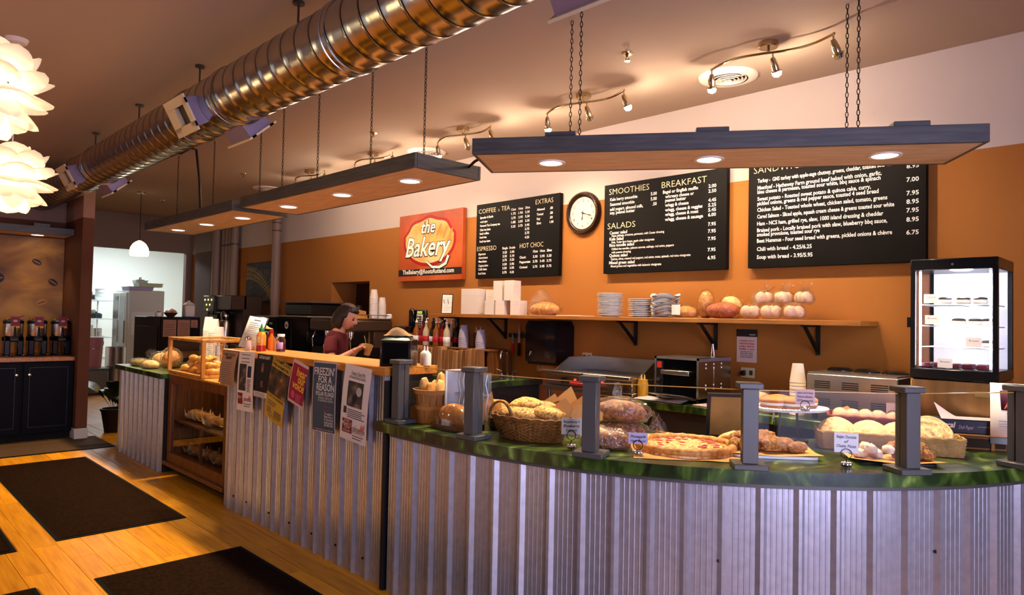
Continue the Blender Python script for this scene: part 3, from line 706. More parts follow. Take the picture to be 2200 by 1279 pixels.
for r_, y_, m_, nme in ((.028, -.0268, LETK, 'flourish_outline'), (.018, -.028, MATS['sign_white'], 'flourish')):
    mb = MB(); vs = []
    for i, (x, z) in enumerate(tail):
        a = tail[max(0, i-1)]; b = tail[min(len(tail)-1, i+1)]; d = Vector((b[0]-a[0], b[1]-a[1])).normalized(); k = r_*(1-.12*i)
        vs += [(x-d.y*k, y_, z+d.x*k), (x+d.y*k, y_, z-d.x*k)]
    mb.add(vs, [(2*i, 2*i+1, 2*i+3, 2*i+2) for i in range(len(tail)-1)]).build(nme, m_, sg_)
MB().box(.004, BW-.004, -.0235, -.022, .055, .125).build('black_band', LETK, sg_)
glyphs(MB(), 'TheBakery@RootsRutland.com', .066, .08, .075, .87, .0012, z=-.0246).build('web_address', MATS['sign_white'], sg_, 180)
# clock
ck = thing('wall_clock', 'round wall clock with dark bronze frame and cream face', 'clock', (-3.66, WY-.002, 2.285))
m = MB().at((0, 0, 0), rx=R(90)); m.lathe([(.135, 0), (.178, 0), (.18, .02), (.168, .042), (.155, .047), (.148, .036), (.142, .034), (.135, .026)], 48); m.build('frame', mat('clock_bronze', '2A1A14', .3, .4), ck)
m = MB()
for k in range(60):
    t = 2*math.pi*k/60; m.at((.165*math.cos(t), -.044, .165*math.sin(t)), ry=-t).box(-.006, .006, -.003, .002, -.003, .003)
m.build('beaded_rim', mat('clock_rim', '5A3E30', .4, .3), ck)
MB().at((0, -.004, 0), rx=R(90)).cyl((0, 0, 0), .14, .018, 40).build('face', mat('clock_face', 'E8D6B0', .6), ck)
m = MB()
for h in range(1, 13):
    t = R(90-30*h); glyphs(m, str(h), .034, .108*math.cos(t), .108*math.sin(t)-.012, None, .0004, align='C', z=-.0232)
m.build('numerals', LETK, ck, 180)
def hand(ang, ln, wd, nme, y):
    t = R(90-ang); mb = MB().at((0, y, 0), ry=-t); mb.box(-.02, ln*.7, -.0005, .0005, -wd, wd); mb.add([(ln*.6, 0, -wd*2.6), (ln, 0, 0), (ln*.6, 0, wd*2.6)], [(0, 1, 2)]); mb.build(nme, LETK, ck)
hand(188, .07, .003, 'hour_hand', -.0245); hand(108, .11, .0022, 'minute_hand', -.0255); hand(120, .12, .0008, 'second_hand', -.0262)
MB().at((0, -.022, 0), rx=R(90)).cyl((0, 0, 0), .007, .006, 12).build('hub', LETK, ck)
# painting
pt = thing('wheat_painting', 'dark canvas painting of pale wheat ears on the far back wall', 'painting', (-9.75, WY-.002, 1.55))
MB().box(-.43, .43, -.03, 0, 0, .58, .003).build('canvas', ramp_mat('canvas_dark', [(.3, '16181C'), (.5, '34383E'), (.7, '5A4A58'), (.85, '6A6670')], 3, 5, .7, (1, 1, 3), dist=1.5), pt)
wr_ = random.Random(3); mb = MB(); st = MB()
for s_ in range(3):
    for k in range(15):
        u = k/14; x = -.40+.78*u; z = .50-.33*u*u-.07*s_+.02*s_*u; a = -.2-1.1*u
        for sd in (-1, 1): plate_xz(mb, ell(x+sd*.012, z+sd*.014, .028, .008, 10, rot=a+sd*.7+1.3), -.0315-.0004*s_, -.030)
mb.build('wheat_ears', mat('wheat', 'A88C50', .7), pt)
for k in range(9):
    st.tube([(-.3+.05*k, -.031, .02), (-.2+.06*k, -.031, .2), (-.1+.05*k, -.031, .34)], .003, 5)
st.build('wheat_stems', mat('stem', '4E4A44', .8), pt)
# pipes
def pipe(x, r, y, label, z0=.87, col='pipe'):
    t = thing('wall_pipe', label, 'pipe', (x, y, z0), 0, 'vertical pipes on the back wall')
    MB().cyl((0, 0, 0), r, CEIL-z0-.003, 18).build('pipe_length', mat('pipe_taupe', '8C7468', .5), t)
    return t
PK = mat('pipe_band', '3A2C2A', .6)
p = pipe(-9.1, .06, 4.37, 'thick pale pipe with two dark bands in front of the wall')
for z in (1.66, 1.77): MB().at((0, 0, z)).lathe([(.061, 0), (.063, 0), (.063, .012), (.061, .012)], 18).build('band', PK, p)
for i, (x, r, l) in enumerate(((-11.15, .085, 'widest pipe beside the wall corner, leftmost of the pipe bundle'), (-10.90, .045, 'thin pipe in the bundle, second from left'), (-10.77, .045, 'thin pipe in the bundle, third from left'), (-10.64, .045, 'thin pipe in the bundle, fourth from left'), (-10.50, .055, 'rightmost pipe of the pipe bundle near the painting'))):
    p = pipe(x, r, 4.39-r*.3, l, .0 if i < 0 else 0.0)
    if i: MB().at((0, 0, 2.42)).lathe([(r+.001, 0), (r+.006, 0), (r+.006, .03), (r+.001, .03)], 18).build('strap', PEWTER, p)
# long wall shelf with brackets
sh = thing('wall_shelf', 'long wooden wall shelf on black triangular brackets', 'shelf', (-3.365, WY, 1.39))
MB().box(-1.985, 1.985, -.31, -.002, 0, .03, .003).build('board', ramp_mat('shelf_wood', [(.25, '7A4A18'), (.55, 'A2682A'), (.8, 'B87C38')], 4, 8, .4, (1, 12, 12)), sh)
BR = mat('bracket_black', '0B0A0A', .5)
for x in (-5.26, -4.57, -3.12, -2.44, -1.73):
    m = MB().box(x+3.365-.012, x+3.365+.012, -.018, -.003, -.19, 0).box(x+3.365-.012, x+3.365+.012, -.25, -.018, -.012, 0)
    m.at((x+3.365, 0, 0)).add([(-.010, -.018, -.175), (-.010, -.225, -.012), (-.010, -.205, -.012), (-.010, -.018, -.15), (.010, -.018, -.175), (.010, -.225, -.012), (.010, -.205, -.012), (.010, -.018, -.15)], [(0, 1, 2, 3), (7, 6, 5, 4), (0, 4, 5, 1), (3, 2, 6, 7)])
    m.build('bracket', BR, sh)
# phone
ph = thing('wall_telephone', 'black corded telephone with white keypad on the orange wall', 'telephone', (-5.885, WY-.002, 1.21))
MB().box(-.10, .13, -.035, 0, .01, .25, .01).build('base', BLACK, ph)
MB().at((-.07, -.035, 0)).box(-.045, .035, -.045, 0, .0, .26, .018).build('handset', BLACKG, ph)
MB().box(-.01, .09, -.045, -.035, .06, .2, .002).build('keypad_plate', mat('keypad', 'CFC6B8', .6), ph)
kb = MB()
for r_ in range(5):
    for c_ in range(3): kb.box(.0+c_*.028, .02+c_*.028, -.049, -.045, .07+r_*.024, .086+r_*.024, .001)
kb.build('keys', LETK, ph)
MB().box(.0, .075, -.047, -.035, .205, .235, .002).build('display', mat('lcd_green', 'A8C060', .4, emit=.5), ph)
pts = [(-.07+.008*math.cos(k*.9), -.05+.008*math.sin(k*.9), -.0-.0042*k) for k in range(70)]
MB().tube(pts, .0028, 5).build('coiled_cord', BLACK, ph)
# paper towel dispenser
td = thing('towel_dispenser', 'black rounded paper towel dispenser under the shelf', 'dispenser', (-3.93, WY-.002, 1.03))
prof = [(-.17, 0), (.17, 0), (.18, .04), (.18, .30), (.15, .345), (-.15, .345), (-.18, .30), (-.18, .04)]
plate_xz(MB(), prof, -.22, 0).build('cover', mat('smoke_plastic', '0E0F14', .12), td)
plate_xz(MB(), [(.05, .03), (.165, .05), (.165, .28), (.05, .30)], -.223, -.22).build('window', mat('smoke_window', '141A24', .08), td)
MB().box(-.17, .17, -.20, -.02, -.025, 0, .004).build('lower_tray', BLACK, td)
glyphs(MB(), 'F', .05, -.13, .05, None, .001, .3, z=-.2215).build('emblem', mat('emblem_grey', '9AA0A8', .4), td, 180)
MB().surf(6, 4, lambda u, v: (-.09+.16*v, -.12-.02*math.sin(3*v+u*2), -.02-.07*u+.015*math.sin(5*v))).build('towel_sheet', mat('towel_brown', '9A7850', .9), td)
# knives on a magnetic strip
ms = tag(MB().box(-4.52, -4.24, WY-.02, WY-.002, 1.215, 1.255, .002).build('knife_strip', BLACK), 'black magnetic knife strip on the wall beside the towel dispenser', 'knife strip')
def knife(x, z, L_, hl, col, label, curved=0):
    t = thing('kitchen_knife', label, 'knife', (x, WY-.03, z), 0, 'knives on the magnetic strip')
    plate_xz(MB(), [(-.012, hl), (.016, hl), (.016, hl+L_*.6), (-.008, hl+L_), (-.012, hl+L_*.5)], -.002, .002).build('blade', STEEL, t)
    plate_xz(MB(), [(-.013, 0), (.012, .0), (.013, hl), (-.012, hl)], -.009, .007).build('handle', col, t)
knife(-4.455, 1.075, .10, .085, mat('knife_red', 'B01C14', .4), 'short knife with a red handle on the strip')
knife(-4.375, 1.05, .18, .12, BLACK, 'long chef knife with a black handle on the strip')
knife(-4.14, 1.08, .13, .05, mat('brush_wood', 'B98C58', .6), 'pale curved utensil hanging next to the towel dispenser')
# notice, outlets
nt_ = thing('wall_notice', 'white printed food advisory notice on the wall below the shelf', 'notice', (-2.21, WY-.002, 1.125))
MB().box(-.072, .072, -.003, 0, .0, .175).build('sheet', mat('notice_pink', 'CDB4B0', .7), nt_)
MB().box(-.075, .075, -.004, 0, .175, .225).build('dark_header', LETK, nt_)
glyphs(MB(), 'ADVISORY', .012, .02, .185, .045, 0, z=-.0045).build('header_print', LETW, nt_, 180)
m = MB()
for k, s in enumerate(('Consuming raw or', 'undercooked meats,', 'poultry, seafood,', 'shellfish, or eggs')): glyphs(m, s, .018, -.055, .142-.019*k, .11, .0006, z=-.0036)
m.build('red_print', LETR, nt_, 180)
m = MB()
for k, s in enumerate(('may increase your risk of', 'foodborne illness, especially', 'if you have certain', 'medical conditions')): glyphs(m, s, .011, 0, .07-.0125*k, .09, .0003, align='C', z=-.0036)
m.build('black_print', LETK, nt_, 180)
def outlet(x, z, label, w_=.05):
    t = thing('wall_outlet', label, 'outlet', (x, WY-.002, z), 0, 'electrical outlets on the back wall')
    MB().box(-w_, w_, -.006, 0, -.035, .035, .002).build('cover_plate', mat('outlet_cream', 'C8B894', .5), t)
    for s in (-.5, .5): MB().box(s*w_-.012, s*w_+.012, -.009, -.006, -.016, .016, .002).build('socket', mat('socket_dark', '3A3430', .5), t)
    return t
o = outlet(-2.2, 1.055, 'cream wall outlet with a black plug beneath the notice'); MB().box(-.04, -.01, -.035, -.009, -.02, .012, .004).build('plug', BLACK, o)
outlet(-3.605, 1.085, 'cream wall outlet behind the griddle')
# ------------------------------------------------------------------ food on the curved counter
T = .85
CRUST = ramp_mat('crust', [(.25, '8A4A14'), (.5, 'C07E30'), (.75, 'DDAA5C')], 45, 5, .6, bump=.4)
CRUSTL = ramp_mat('pale_crust', [(.25, 'C28A44'), (.5, 'DDB06A'), (.8, 'F0D49A')], 38, 5, .6, bump=.35)
DARKB = ramp_mat('dark_crust', [(.25, '4A2610'), (.5, '7C481C'), (.8, 'A87034')], 58, 5, .7, bump=.6)
COOKIE = ramp_mat('cookie', [(.3, 'B98642'), (.5, 'E2BE7C'), (.75, 'F2DCA8')], 64, 6, .75, bump=.6)
NUTTY = ramp_mat('nutty', [(.25, '54300E'), (.5, '9A6426'), (.75, 'CC9850')], 96, 6, .8, bump=1)
HERB = ramp_mat('herb_bread', [(.30, '26300E'), (.40, 'A87428'), (.55, 'E0B058'), (.75, 'F2D890')], 77, 5, .6, bump=.5)
PIZZA = ramp_mat('pizza_top', [(.25, '8A3A14'), (.42, 'D07A34'), (.58, 'EEB878'), (.75, 'F6DCA8')], 70, 6, .55, bump=.5)
PARCH = mat('parchment', 'C9924C', .8, var=.08, vs=4)
KRAFT = mat('kraft_paper', '9A6A3A', .85, var=.1, vs=5)
WICK = mat('wicker', '7A4E1C', .6, var=.35, vs=25, bump=.3, bs=120)
WICKL = mat('pale_wicker', 'B08A50', .6, var=.3, vs=25, bump=.3, bs=120)
BAG = bagfilm()
CARDM = mat('card_white', 'DCD6D0', .7)
PLATEW = mat('china_white', 'ECEAE6', .25)
def lump(t, rad, m, name, loc=(0, 0, 0), rz=0, amp=.15, fr=6, seed=0, flat=.6, rx=0, ry=0, n=12):
    return MB().at(loc, rz=rz, rx=rx, ry=ry).blob(rad, n, amp, fr, seed, flat).build(name, m, t, sharp=70)
def crumple(mb, w, d, seed, lift=.05, n=10):
    def g(u, v):
        x, y = (u-.5), (v-.5); q = (abs(x)*2)**3*(abs(y)*2)**3
        z = lift*(.9*q+.35*max(abs(x), abs(y))*2)+.02*noise.noise(Vector((x*6, y*6, seed*3.7)))
        return (x*w, y*d, z)
    return mb.surf(n, n, g)
def woven(mb, path, z0, z1, rows, amp=.004, flare=1.0, r=.0035, waves=18):
    """horizontal withies along a closed path, alternately in and out"""
    n = waves*4; P = [Vector(p) for p in path]; L_ = [0]
    for i in range(len(P)): L_.append(L_[-1]+(P[(i+1) % len(P)]-P[i]).length)
    def pt(s):
        s = (s % 1)*L_[-1]; i = 0
        while L_[i+1] < s: i += 1
        a, b = P[i], P[(i+1) % len(P)]; return a+(b-a)*((s-L_[i])/(L_[i+1]-L_[i])), (b-a).normalized()
    for k in range(rows):
        f = 1+(flare-1)*k/(rows-1); z = z0+(z1-z0)*k/(rows-1); pts = []
        for i in range(n):
            p, d = pt(i/n); nn = Vector((d.y, -d.x)); o = amp*math.cos(2*math.pi*i/4+math.pi*(k % 2))
            q = p*f+nn*o; pts.append((q.x, q.y, z))
        mb.tube(pts, r, 5, close=True)
    return mb
def stakes(mb, path, z0, z1, n, flare, r=.003):
    P = [Vector(p) for p in path]; m = len(P)
    for i in range(n):
        p = P[int(i*m/n)]; mb.tube([(p.x, p.y, z0), (p.x*flare, p.y*flare, z1)], r, 5)
    return mb
def braid(mb, path, z, r=.005):
    for ph in (0, math.pi):
        pts = []
        for i, p in enumerate(path): pts.append((p[0], p[1], z+r*.8*math.sin(i*1.1+ph)))
        mb.tube(pts, r, 5, close=True)
    return mb
def rrect(w, d, rad, n=5):
    o = []
    for cx, cy, a in ((w/2-rad, d/2-rad, 0), (-w/2+rad, d/2-rad, 90), (-w/2+rad, -d/2+rad, 180), (w/2-rad, -d/2+rad, 270)):
        for k in range(n): o.append((cx+rad*math.cos(R(a+90*k/(n-1))), cy+rad*math.sin(R(a+90*k/(n-1)))))
    return o
def dense(path, m):
    P = [Vector(p) for p in path]; L_ = [0]
    for i in range(len(P)): L_.append(L_[-1]+(P[(i+1) % len(P)]-P[i]).length)
    o = []
    for j in range(m):
        s = L_[-1]*j/m; i = 0
        while L_[i+1] < s: i += 1
        a, b = P[i], P[(i+1) % len(P)]; q = a+(b-a)*((s-L_[i])/max(1e-9, L_[i+1]-L_[i])); o.append((q.x, q.y))
    return o
# bushel basket with small baguettes
bk = thing('bushel_basket', 'slatted wooden bushel basket standing at the left counter end', 'basket', (-2.815, 2.23, T))
nsl = 18
for k in range(nsl):
    a = 2*math.pi*k/nsl; w2 = .0145
    m = MB().at((0, 0, 0), rz=a); m.add([(.073, -w2*.75, .003), (.073, w2*.75, .003), (.098, w2*1.1, .165), (.098, -w2*1.1, .165), (.077, -w2*.75, .003), (.077, w2*.75, .003), (.102, w2*1.1, .165), (.102, -w2*1.1, .165)], [(0, 3, 2, 1), (4, 5, 6, 7), (0, 1, 5, 4), (2, 3, 7, 6), (1, 2, 6, 5), (0, 4, 7, 3)])
    m.build('slat', ramp_mat('basket_slat', [(.3, '7A4A1E'), (.7, 'A8743A')], 8, 5, .7, (1, 1, .3)), bk)
MB().cyl((0, 0, .001), .073, .006, 24).build('bottom', MATS['basket_slat'], bk)
for z, h, nme in ((.07, .02, 'hoop'), (.15, .022, 'rim_hoop')):
    r_ = .077+.025*z/.165
    MB().lathe([(r_+.002, z), (r_+.006, z), (r_+.006+.004*h/.02, z+h), (r_+.002, z+h)], 30).build(nme, mat('hoop_wood', 'B07C40', .7), bk)
for i, (dx, dy, tz, L_, m_) in enumerate(((-.05, -.03, .12, .125, CRUSTL), (.0, .05, .1, .15, CRUSTL), (.03, -.05, -.1, .105, CRUST), (.06, .0, -.2, .12, CRUSTL), (-.02, .02, .02, .11, CRUSTL), (.075, .045, .3, .09, CRUSTL))):
    t = thing('baguette', ['short pale baguette leaning at the left rim of the bushel basket', 'tallest baguette at the back of the bushel basket', 'golden baguette at the front of the bushel basket', 'pale baguette at the right of the bushel basket', 'baguette in the middle of the bushel basket', 'low baguette at the far right of the bushel basket'][i], 'bread', (-2.815+dx*.9, 2.23+dy*.9, T+.10), 0, 'baguettes in the bushel basket')
    lump(t, (.03, .03, L_*.62), m_, 'loaf', (0, 0, L_*.42), amp=.12, seed=i, flat=0, rx=tz*.6, ry=tz)
# clear clamshell with a bread loaf
cs = thing('clamshell_container', 'clear plastic bakery clamshell with raised lid and dark tray', 'container', (-2.575, 2.19, T))
MB().prism(rrect(.25, .19, .05), .001, .028).build('dark_tray', BLACKG, cs)
ACR = film('acrylic_bright', 'FFFFFF', .25, .1, .95, .6)
MB().box(-.125, .115, .11, .116, .02, .27).box(-.125, .115, .06, .116, .27, .275).box(-.125, -.12, .03, .116, .02, .275).box(-.125, .115, .08, .116, .16, .163).build('raised_lid', ACR, cs)
rb = mat('acrylic_rib', 'F4F8FF', .15, alpha=.75)
for k in range(7):
    x = -.11+.034*k; MB().tube([(x, .108, .03), (x, .1, .10), (x+.006, .108, .16), (x-.004, .1, .22), (x, .108, .27)], .0028, 5).build('lid_rib', rb, cs)
MB().box(-.128, -.120, .02, .12, .02, .278, .001).build('lid_edge', rb, cs)
MB().at((0, -.02, .028)).blob((.112, .08, .10), 12, .02, 4, 1, .01).build('inner_dome', film('dome_clear', 'FFFFFF', .12, .06, .97, .5), cs)
lf_ = thing('dome_loaf', 'golden bread loaf under the clear clamshell dome', 'bread', (-2.575, 2.17, T+.029)); lump(lf_, (.092, .062, .06), CRUST, 'loaf', (0, 0, .035), amp=.1, seed=5)
# bread basket behind post two: seeded loaves in parchment
rb1 = thing('round_basket', 'low dark round wicker basket of rolls behind the second post', 'basket', (-2.43, 2.385, T))
pth = ell(0, 0, .085, .075, 36); m = MB(); woven(m, pth, .006, .055, 8, .004, 1.12, .004, 16); stakes(m, pth, .002, .055, 22, 1.12); m.build('weave', mat('dark_wicker', '3A2410', .6, bump=.3, bs=100), rb1)
MB().cyl((0, 0, .001), .07, .005, 24).build('bottom', MATS['dark_wicker'], rb1)
for i, (x, y, z, s) in enumerate(((-.05, -.04, .05, .042), (.045, -.035, .05, .04), (0, .03, .06, .045), (-.06, .04, .055, .038), (.07, .03, .055, .036))):
    t = thing('bread_roll', ('pale roll at the front left of the low dark basket', 'pale roll at the front right of the low dark basket', 'pale roll in the middle of the low dark basket', 'pale roll at the back left of the low dark basket', 'pale roll at the back right of the low dark basket')[i], 'bread roll', (-2.43+x*.7, 2.385+y*.7, T+z-.02), 0, 'rolls in the low dark basket'); lump(t, (s*.8, s*.7, s*.6), CRUSTL, 'roll', (0, 0, .02), amp=.12, seed=10+i)
for i, (x, y, z, r_, m_, lb) in enumerate(((-2.62, 2.50, 0, .085, CRUST, 'crusty round loaf wrapped in parchment behind the clamshell'), (-2.52, 2.62, 0, .10, HERB, 'seeded round loaf with greenish crust behind the second post'), (-2.36, 2.66, 0, .09, mat('seed_dark', '4A4220', .8, var=.5, vs=60, bump=.6, bs=90), 'dark poppy seed round loaf next to tall parchment'))):
    t = thing('round_loaf', lb, 'bread', (x, y, T)); lump(t, (r_, r_*.9, r_*.62), m_, 'loaf', (0, 0, r_*.4+.03), amp=.1, seed=20+i)
    MB().cyl((0, 0, .0005), r_*.8, .03, 20).build('board', mat('board_dark', '2E1C0E', .7), t)
# parchment fans
def fan(loc, rz, hs, label):
    t = thing('parchment_sheet', label, 'paper', loc, rz, 'parchment sheets standing among the breads')
    for k, (x, h, w_, lean) in enumerate(hs):
        m = MB().at((x, 0, 0)); m.add([(-w_, 0, 0), (w_, 0, 0), (w_*1.05, lean*.5, h*.55), (.25*w_, lean, h), (-w_*.7, lean*.6, h*.7)], [(0, 1, 2, 3, 4)])
        m.build('sheet', PARCH, t)
fan((-2.16, 2.53, T+.02), R(20), [(-.10, .16, .07, .04), (-.02, .20, .07, .05), (.06, .17, .06, .03), (.0, .11, .08, -.03)], 'tall pointed parchment sheets behind the herb flatbreads')
fan((-2.58, 2.38, T+.02), R(0), [(0, .15, .05, .03), (.06, .11, .04, .04)], 'parchment scraps poking up above the clamshell')
# big oval wicker basket
ob_ = thing('oval_basket', 'flared oval wicker basket with braided handles full of flatbread', 'basket', (-2.16, 2.275, T), R(10))
pth = ell(0, 0, .155, .085, 44); m = MB(); woven(m, pth, .006, .095, 13, .004, 1.32, .0042, 22); stakes(m, pth, .002, .095, 30, 1.32); m.build('weave', WICK, ob_)
m = MB(); braid(m, ell(0, 0, .155*1.34, .085*1.34, 60), .10, .0065); m.build('braided_rim', WICK, ob_)
MB().prism(ell(0, 0, .15, .08, 30), .001, .007).build('bottom', WICK, ob_)
for sx, y in ((-1, -.1), (1, .1)):
    pts = [(sx*.1+.06*math.cos(math.pi*k/12), y*1.0, .10+.07*math.sin(math.pi*k/12)) for k in range(13)]
    m = MB()
    for ph in (0, 2.1, 4.2): m.tube([(p[0]+.004*math.cos(k*1.2+ph), p[1]+.004*math.sin(k*1.2+ph), p[2]) for k, p in enumerate(pts)], .0045, 6)
    m.build('handle', WICK, ob_)
for i, (x, y, rx_, ry_, rz_, a, lb) in enumerate(((-.05, -.02, .125, .07, .035, 8, 'herb flatbread lying at the front of the oval basket'), (.06, .03, .115, .065, .035, -12, 'herb flatbread lying at the right of the oval basket'), (-.02, .05, .13, .05, .04, 20, 'herb flatbread at the back of the oval basket'))):
    t = thing('herb_flatbread', lb, 'bread', (-2.16+x, 2.275+y, T+.085+.012*i), R(a)); lump(t, (rx_, ry_, rz_), HERB, 'bread', (0, 0, .02), amp=.18, seed=30+i)
fan((-1.99, 2.37, T+.10), R(35), [(-.05, .09, .045, .03), (.03, .07, .05, .02), (.09, .06, .04, 0)], 'parchment tips at the right rim of the oval basket')
fan((-2.32, 2.25, T+.05), R(-10), [(0, .07, .05, -.03)], 'parchment flap at the left rim of the oval basket')
# focaccia on a green tray
ft = thing('green_tray', 'green oval serving tray on a stand behind the oval basket', 'tray', (-2.18, 2.78, T), R(15))
MB().prism(ell(0, 0, .23, .12, 36), .055, .062).build('tray', mat('tray_green', '2E5A22', .3), ft)
MB().cyl((0, 0, .001), .07, .054, 20).build('stand', BLACK, ft)
for i, (x, y) in enumerate(((-.11, 0), (.0, -.03), (.02, .05), (.13, .01))):
    p_ = Matrix.Rotation(R(15), 2) @ Vector((x, y))
    t = thing('focaccia_piece', ['herb topped focaccia piece at the left end of the green tray', 'herb topped focaccia piece at the front of the green tray', 'herb topped focaccia piece at the back of the green tray', 'herb topped focaccia piece at the right end of the green tray'][i], 'bread', (-2.18+p_.x, 2.78+p_.y, T+.063), R(15+9*i)); lump(t, (.075, .055, .03), HERB, 'bread', (0, 0, .017), amp=.22, seed=40+i)
# bagged loaves
def bagged(loc, rad, rz, m_, label, seed, tail=1, cat='bagged bread'):
    t = thing('bagged_loaf', label, cat, loc, rz, 'bread loaves in clear plastic bags')
    lump(t, (rad[0]*.92, rad[1]*.9, rad[2]*.9), m_, 'loaf', (0, 0, rad[2]*.62), amp=.08, seed=seed)
    MB().at((0, 0, rad[2]*.66)).blob((rad[0]*1.08, rad[1]*1.08, rad[2]*1.12), 16, .16, 11, seed, .58).build('bag', BAG, t, sharp=180)
    if tail:
        n = 14; a = seed
        MB().at((tail*rad[0]*1.0, 0, rad[2]*.8), ry=R(60 if tail > 0 else -60)).surf(8, n, lambda u, v: ((.012+.05*u*u)*(1+.35*math.sin(v*6.28*4+a))*math.cos(2*math.pi*v), (.012+.04*u*u)*(1+.35*math.cos(v*6.28*5))*math.sin(2*math.pi*v), .075*u), wv=True).build('bag_neck', BAG, t, sharp=180)
    return t
bagged((-1.905, 2.42, T+.001), (.085, .045, .045), R(75), COOKIE, 'flat bagged bread leaning behind the first price card', 3, -1)
bagged((-1.775, 2.37, T+.001), (.09, .05, .05), R(40), DARKB, 'dark bagged loaf at the front beside the third post', 4, 0)
bagged((-1.90, 2.61, T+.001), (.12, .07, .055), R(25), DARKB, 'dark bagged loaf beneath the large bagged loaf', 6, 1)
bgl = bagged((-1.905, 2.60, T+.085), (.135, .075, .062), R(28), DARKB, 'large bagged loaf lying on top of the bagged pile', 7, 0)
MB().at((-.02, .05, .12), rx=R(-20)).blob((.022, .018, .05), 10, .3, 8, 3).build('bag_knot', BAG, bgl)
# pizza
pz_ = thing('pizza', 'large whole pizza with browned crust lying on brown paper', 'pizza', (-1.56, 2.60, T), 0)
def pg(u, v):
    a = 2*math.pi*v; r_ = .205*u*(1+.05*noise.noise(Vector((math.cos(a)*2, math.sin(a)*2, 1)))); rim = max(0, 1-((u-.93)/.085)**2)
    z = .014+.026*rim+.006*noise.noise(Vector((r_*math.cos(a)*30, r_*math.sin(a)*30, 4)))
    return (r_*math.cos(a), r_*math.sin(a), z if u < .995 else .004)
m = MB().surf(22, 64, pg, wv=True); m.build('topping', PIZZA, pz_, sharp=80)
def pr_(u, v):
    a = 2*math.pi*v; b = 2*math.pi*u; R0 = .192*(1+.05*noise.noise(Vector((math.cos(a)*2, math.sin(a)*2, 1)))); rr_ = .017*(1+.4*noise.noise(Vector((math.cos(a)*6, math.sin(a)*6, 9))))
    return ((R0+rr_*math.cos(b))*math.cos(a), (R0+rr_*math.cos(b))*math.sin(a), .024+rr_*math.sin(b))
MB().surf(10, 72, pr_, True, True).build('crust_rim', CRUST, pz_, sharp=80)
rp = random.Random(8)
hm = mat('ham_pink', 'C05A50', .5); 
for k in range(16):
    a = rp.random()*6.28; r_ = .16*math.sqrt(rp.random())
    MB().at((r_*math.cos(a), r_*math.sin(a), .022), rz=a*3).box(-.012, .012, -.009, .009, 0, .005, .002).build('ham_piece', hm, pz_)
MB().at((.02, -.02, .001), rz=R(38)).surf(8, 8, lambda u, v: ((u-.5)*.46, (v-.5)*.40, .001+.006*abs(noise.noise(Vector((u*4, v*4, 2)))))).build('paper_sheet', PARCH, pz_)
# price cards on ring holders
def card(loc, rz, txt, label, w_=.085, h_=.068, z=.06, m_=None):
    t = thing('price_card', label, 'price card', loc, rz, 'handwritten price cards on ring holders')
    MB().box(-w_/2, w_/2, -.0008, .0008, z, z+h_).build('card', m_ or CARDM, t)
    m = MB()
    for k, s in enumerate(txt): glyphs(m, s, .016, 0, z+h_-.020-.0175*k, w_*.82 if len(s) > 6 else None, .0003, .25, align='C', z=-.0012)
    m.build('handwriting', LETK, t, 180)
    MB().tube([(.019*math.cos(2*math.pi*k/20), -.004, z-.004+.019*math.sin(2*math.pi*k/20)) for k in range(20)], .0016, 6, close=True).tube([(0, -.004, z-.024), (0, -.002, .012)], .0018, 6).build('ring_clip', mat('clip_dark', '2A2828', .3, .9), t)
    m = MB()
    for dx, dy in ((-.012, -.004), (.012, -.004), (0, .01), (0, -.012)): m.at((dx, dy, .011)).blob((.010, .010, .010), 8)
    m.build('bead_foot', CHROME, t)
card((-1.885, 2.235, T+.001), R(42), ('Raspberry +', 'Blueberry', 'Lemon'), 'price card before the flat bagged bread')
card((-1.625, 2.345, T+.001), R(40), ('Pineapple', 'Ham, Bacon'), 'lilac price card at the front edge of the pizza', .075, .045, .045, mat('card_lilac', 'A89CB4', .7))
card((-.975, 2.79, T+.001), R(28), ('Belgian Chocolate', 'of', 'Oatie Nuts'), 'price card before the tray of nut cookies', .085, .075, .055)
# crusty rolls beyond the pizza
for i, (x, y, a, z) in enumerate(((-1.485, 2.86, 35, 0), (-1.42, 2.80, 30, 0))):
    t = thing('crusty_roll', ['upper crusty roll resting between pizza and fourth post', 'lower crusty roll resting between pizza and fourth post'][i], 'bread roll', (x, y, T+.001), R(a)); lump(t, (.062, .03, .028), CRUSTL, 'roll', (0, 0, .034 if i == 0 else .018), amp=.22, seed=50+i, ry=R(-14))
# plate of nutty cookies
cp = thing('cookie_plate', 'shallow plate lined with brown paper for nut cookies', 'plate', (-1.28, 2.80, T), R(40))
MB().prism(rrect(.34, .19, .03), .001, .012).build('plate', PLATEW, cp); MB().at((0, -.01, .012)).surf(8, 6, lambda u, v: ((u-.5)*.36, (v-.5)*.2, .002+.012*max(0, (.5-abs(v-.5))*0+abs(u-.5)*abs(v-.5)*3))).build('paper_liner', PARCH, cp)
for i, (x, y, z, a, s) in enumerate(((-.13, .03, .0, 60, 1), (-.09, .0, .01, 55, 1.05), (-.04, .02, .015, 50, 1.1), (.0, -.02, .015, 45, 1.1), (.05, -.01, .01, 42, 1.05), (.10, -.02, .0, 30, .9), (-.02, .055, .03, 20, 1), (-.10, .06, .02, 10, 1))):
    p_ = Matrix.Rotation(R(40), 2) @ Vector((x, y)); t = thing('nut_bar_cookie', f'crumbly brown nut cookie on the lined plate, {ORD[i]} from the left end', 'cookie', (-1.28+p_.x, 2.80+p_.y, T+.016+z), R(40+a), 'crumbly brown cookies on the lined plate'); lump(t, (.058*s, .03*s, .027*s), NUTTY, 'cookie', (0, 0, .02), amp=.28, fr=9, seed=60+i, rx=R(20))
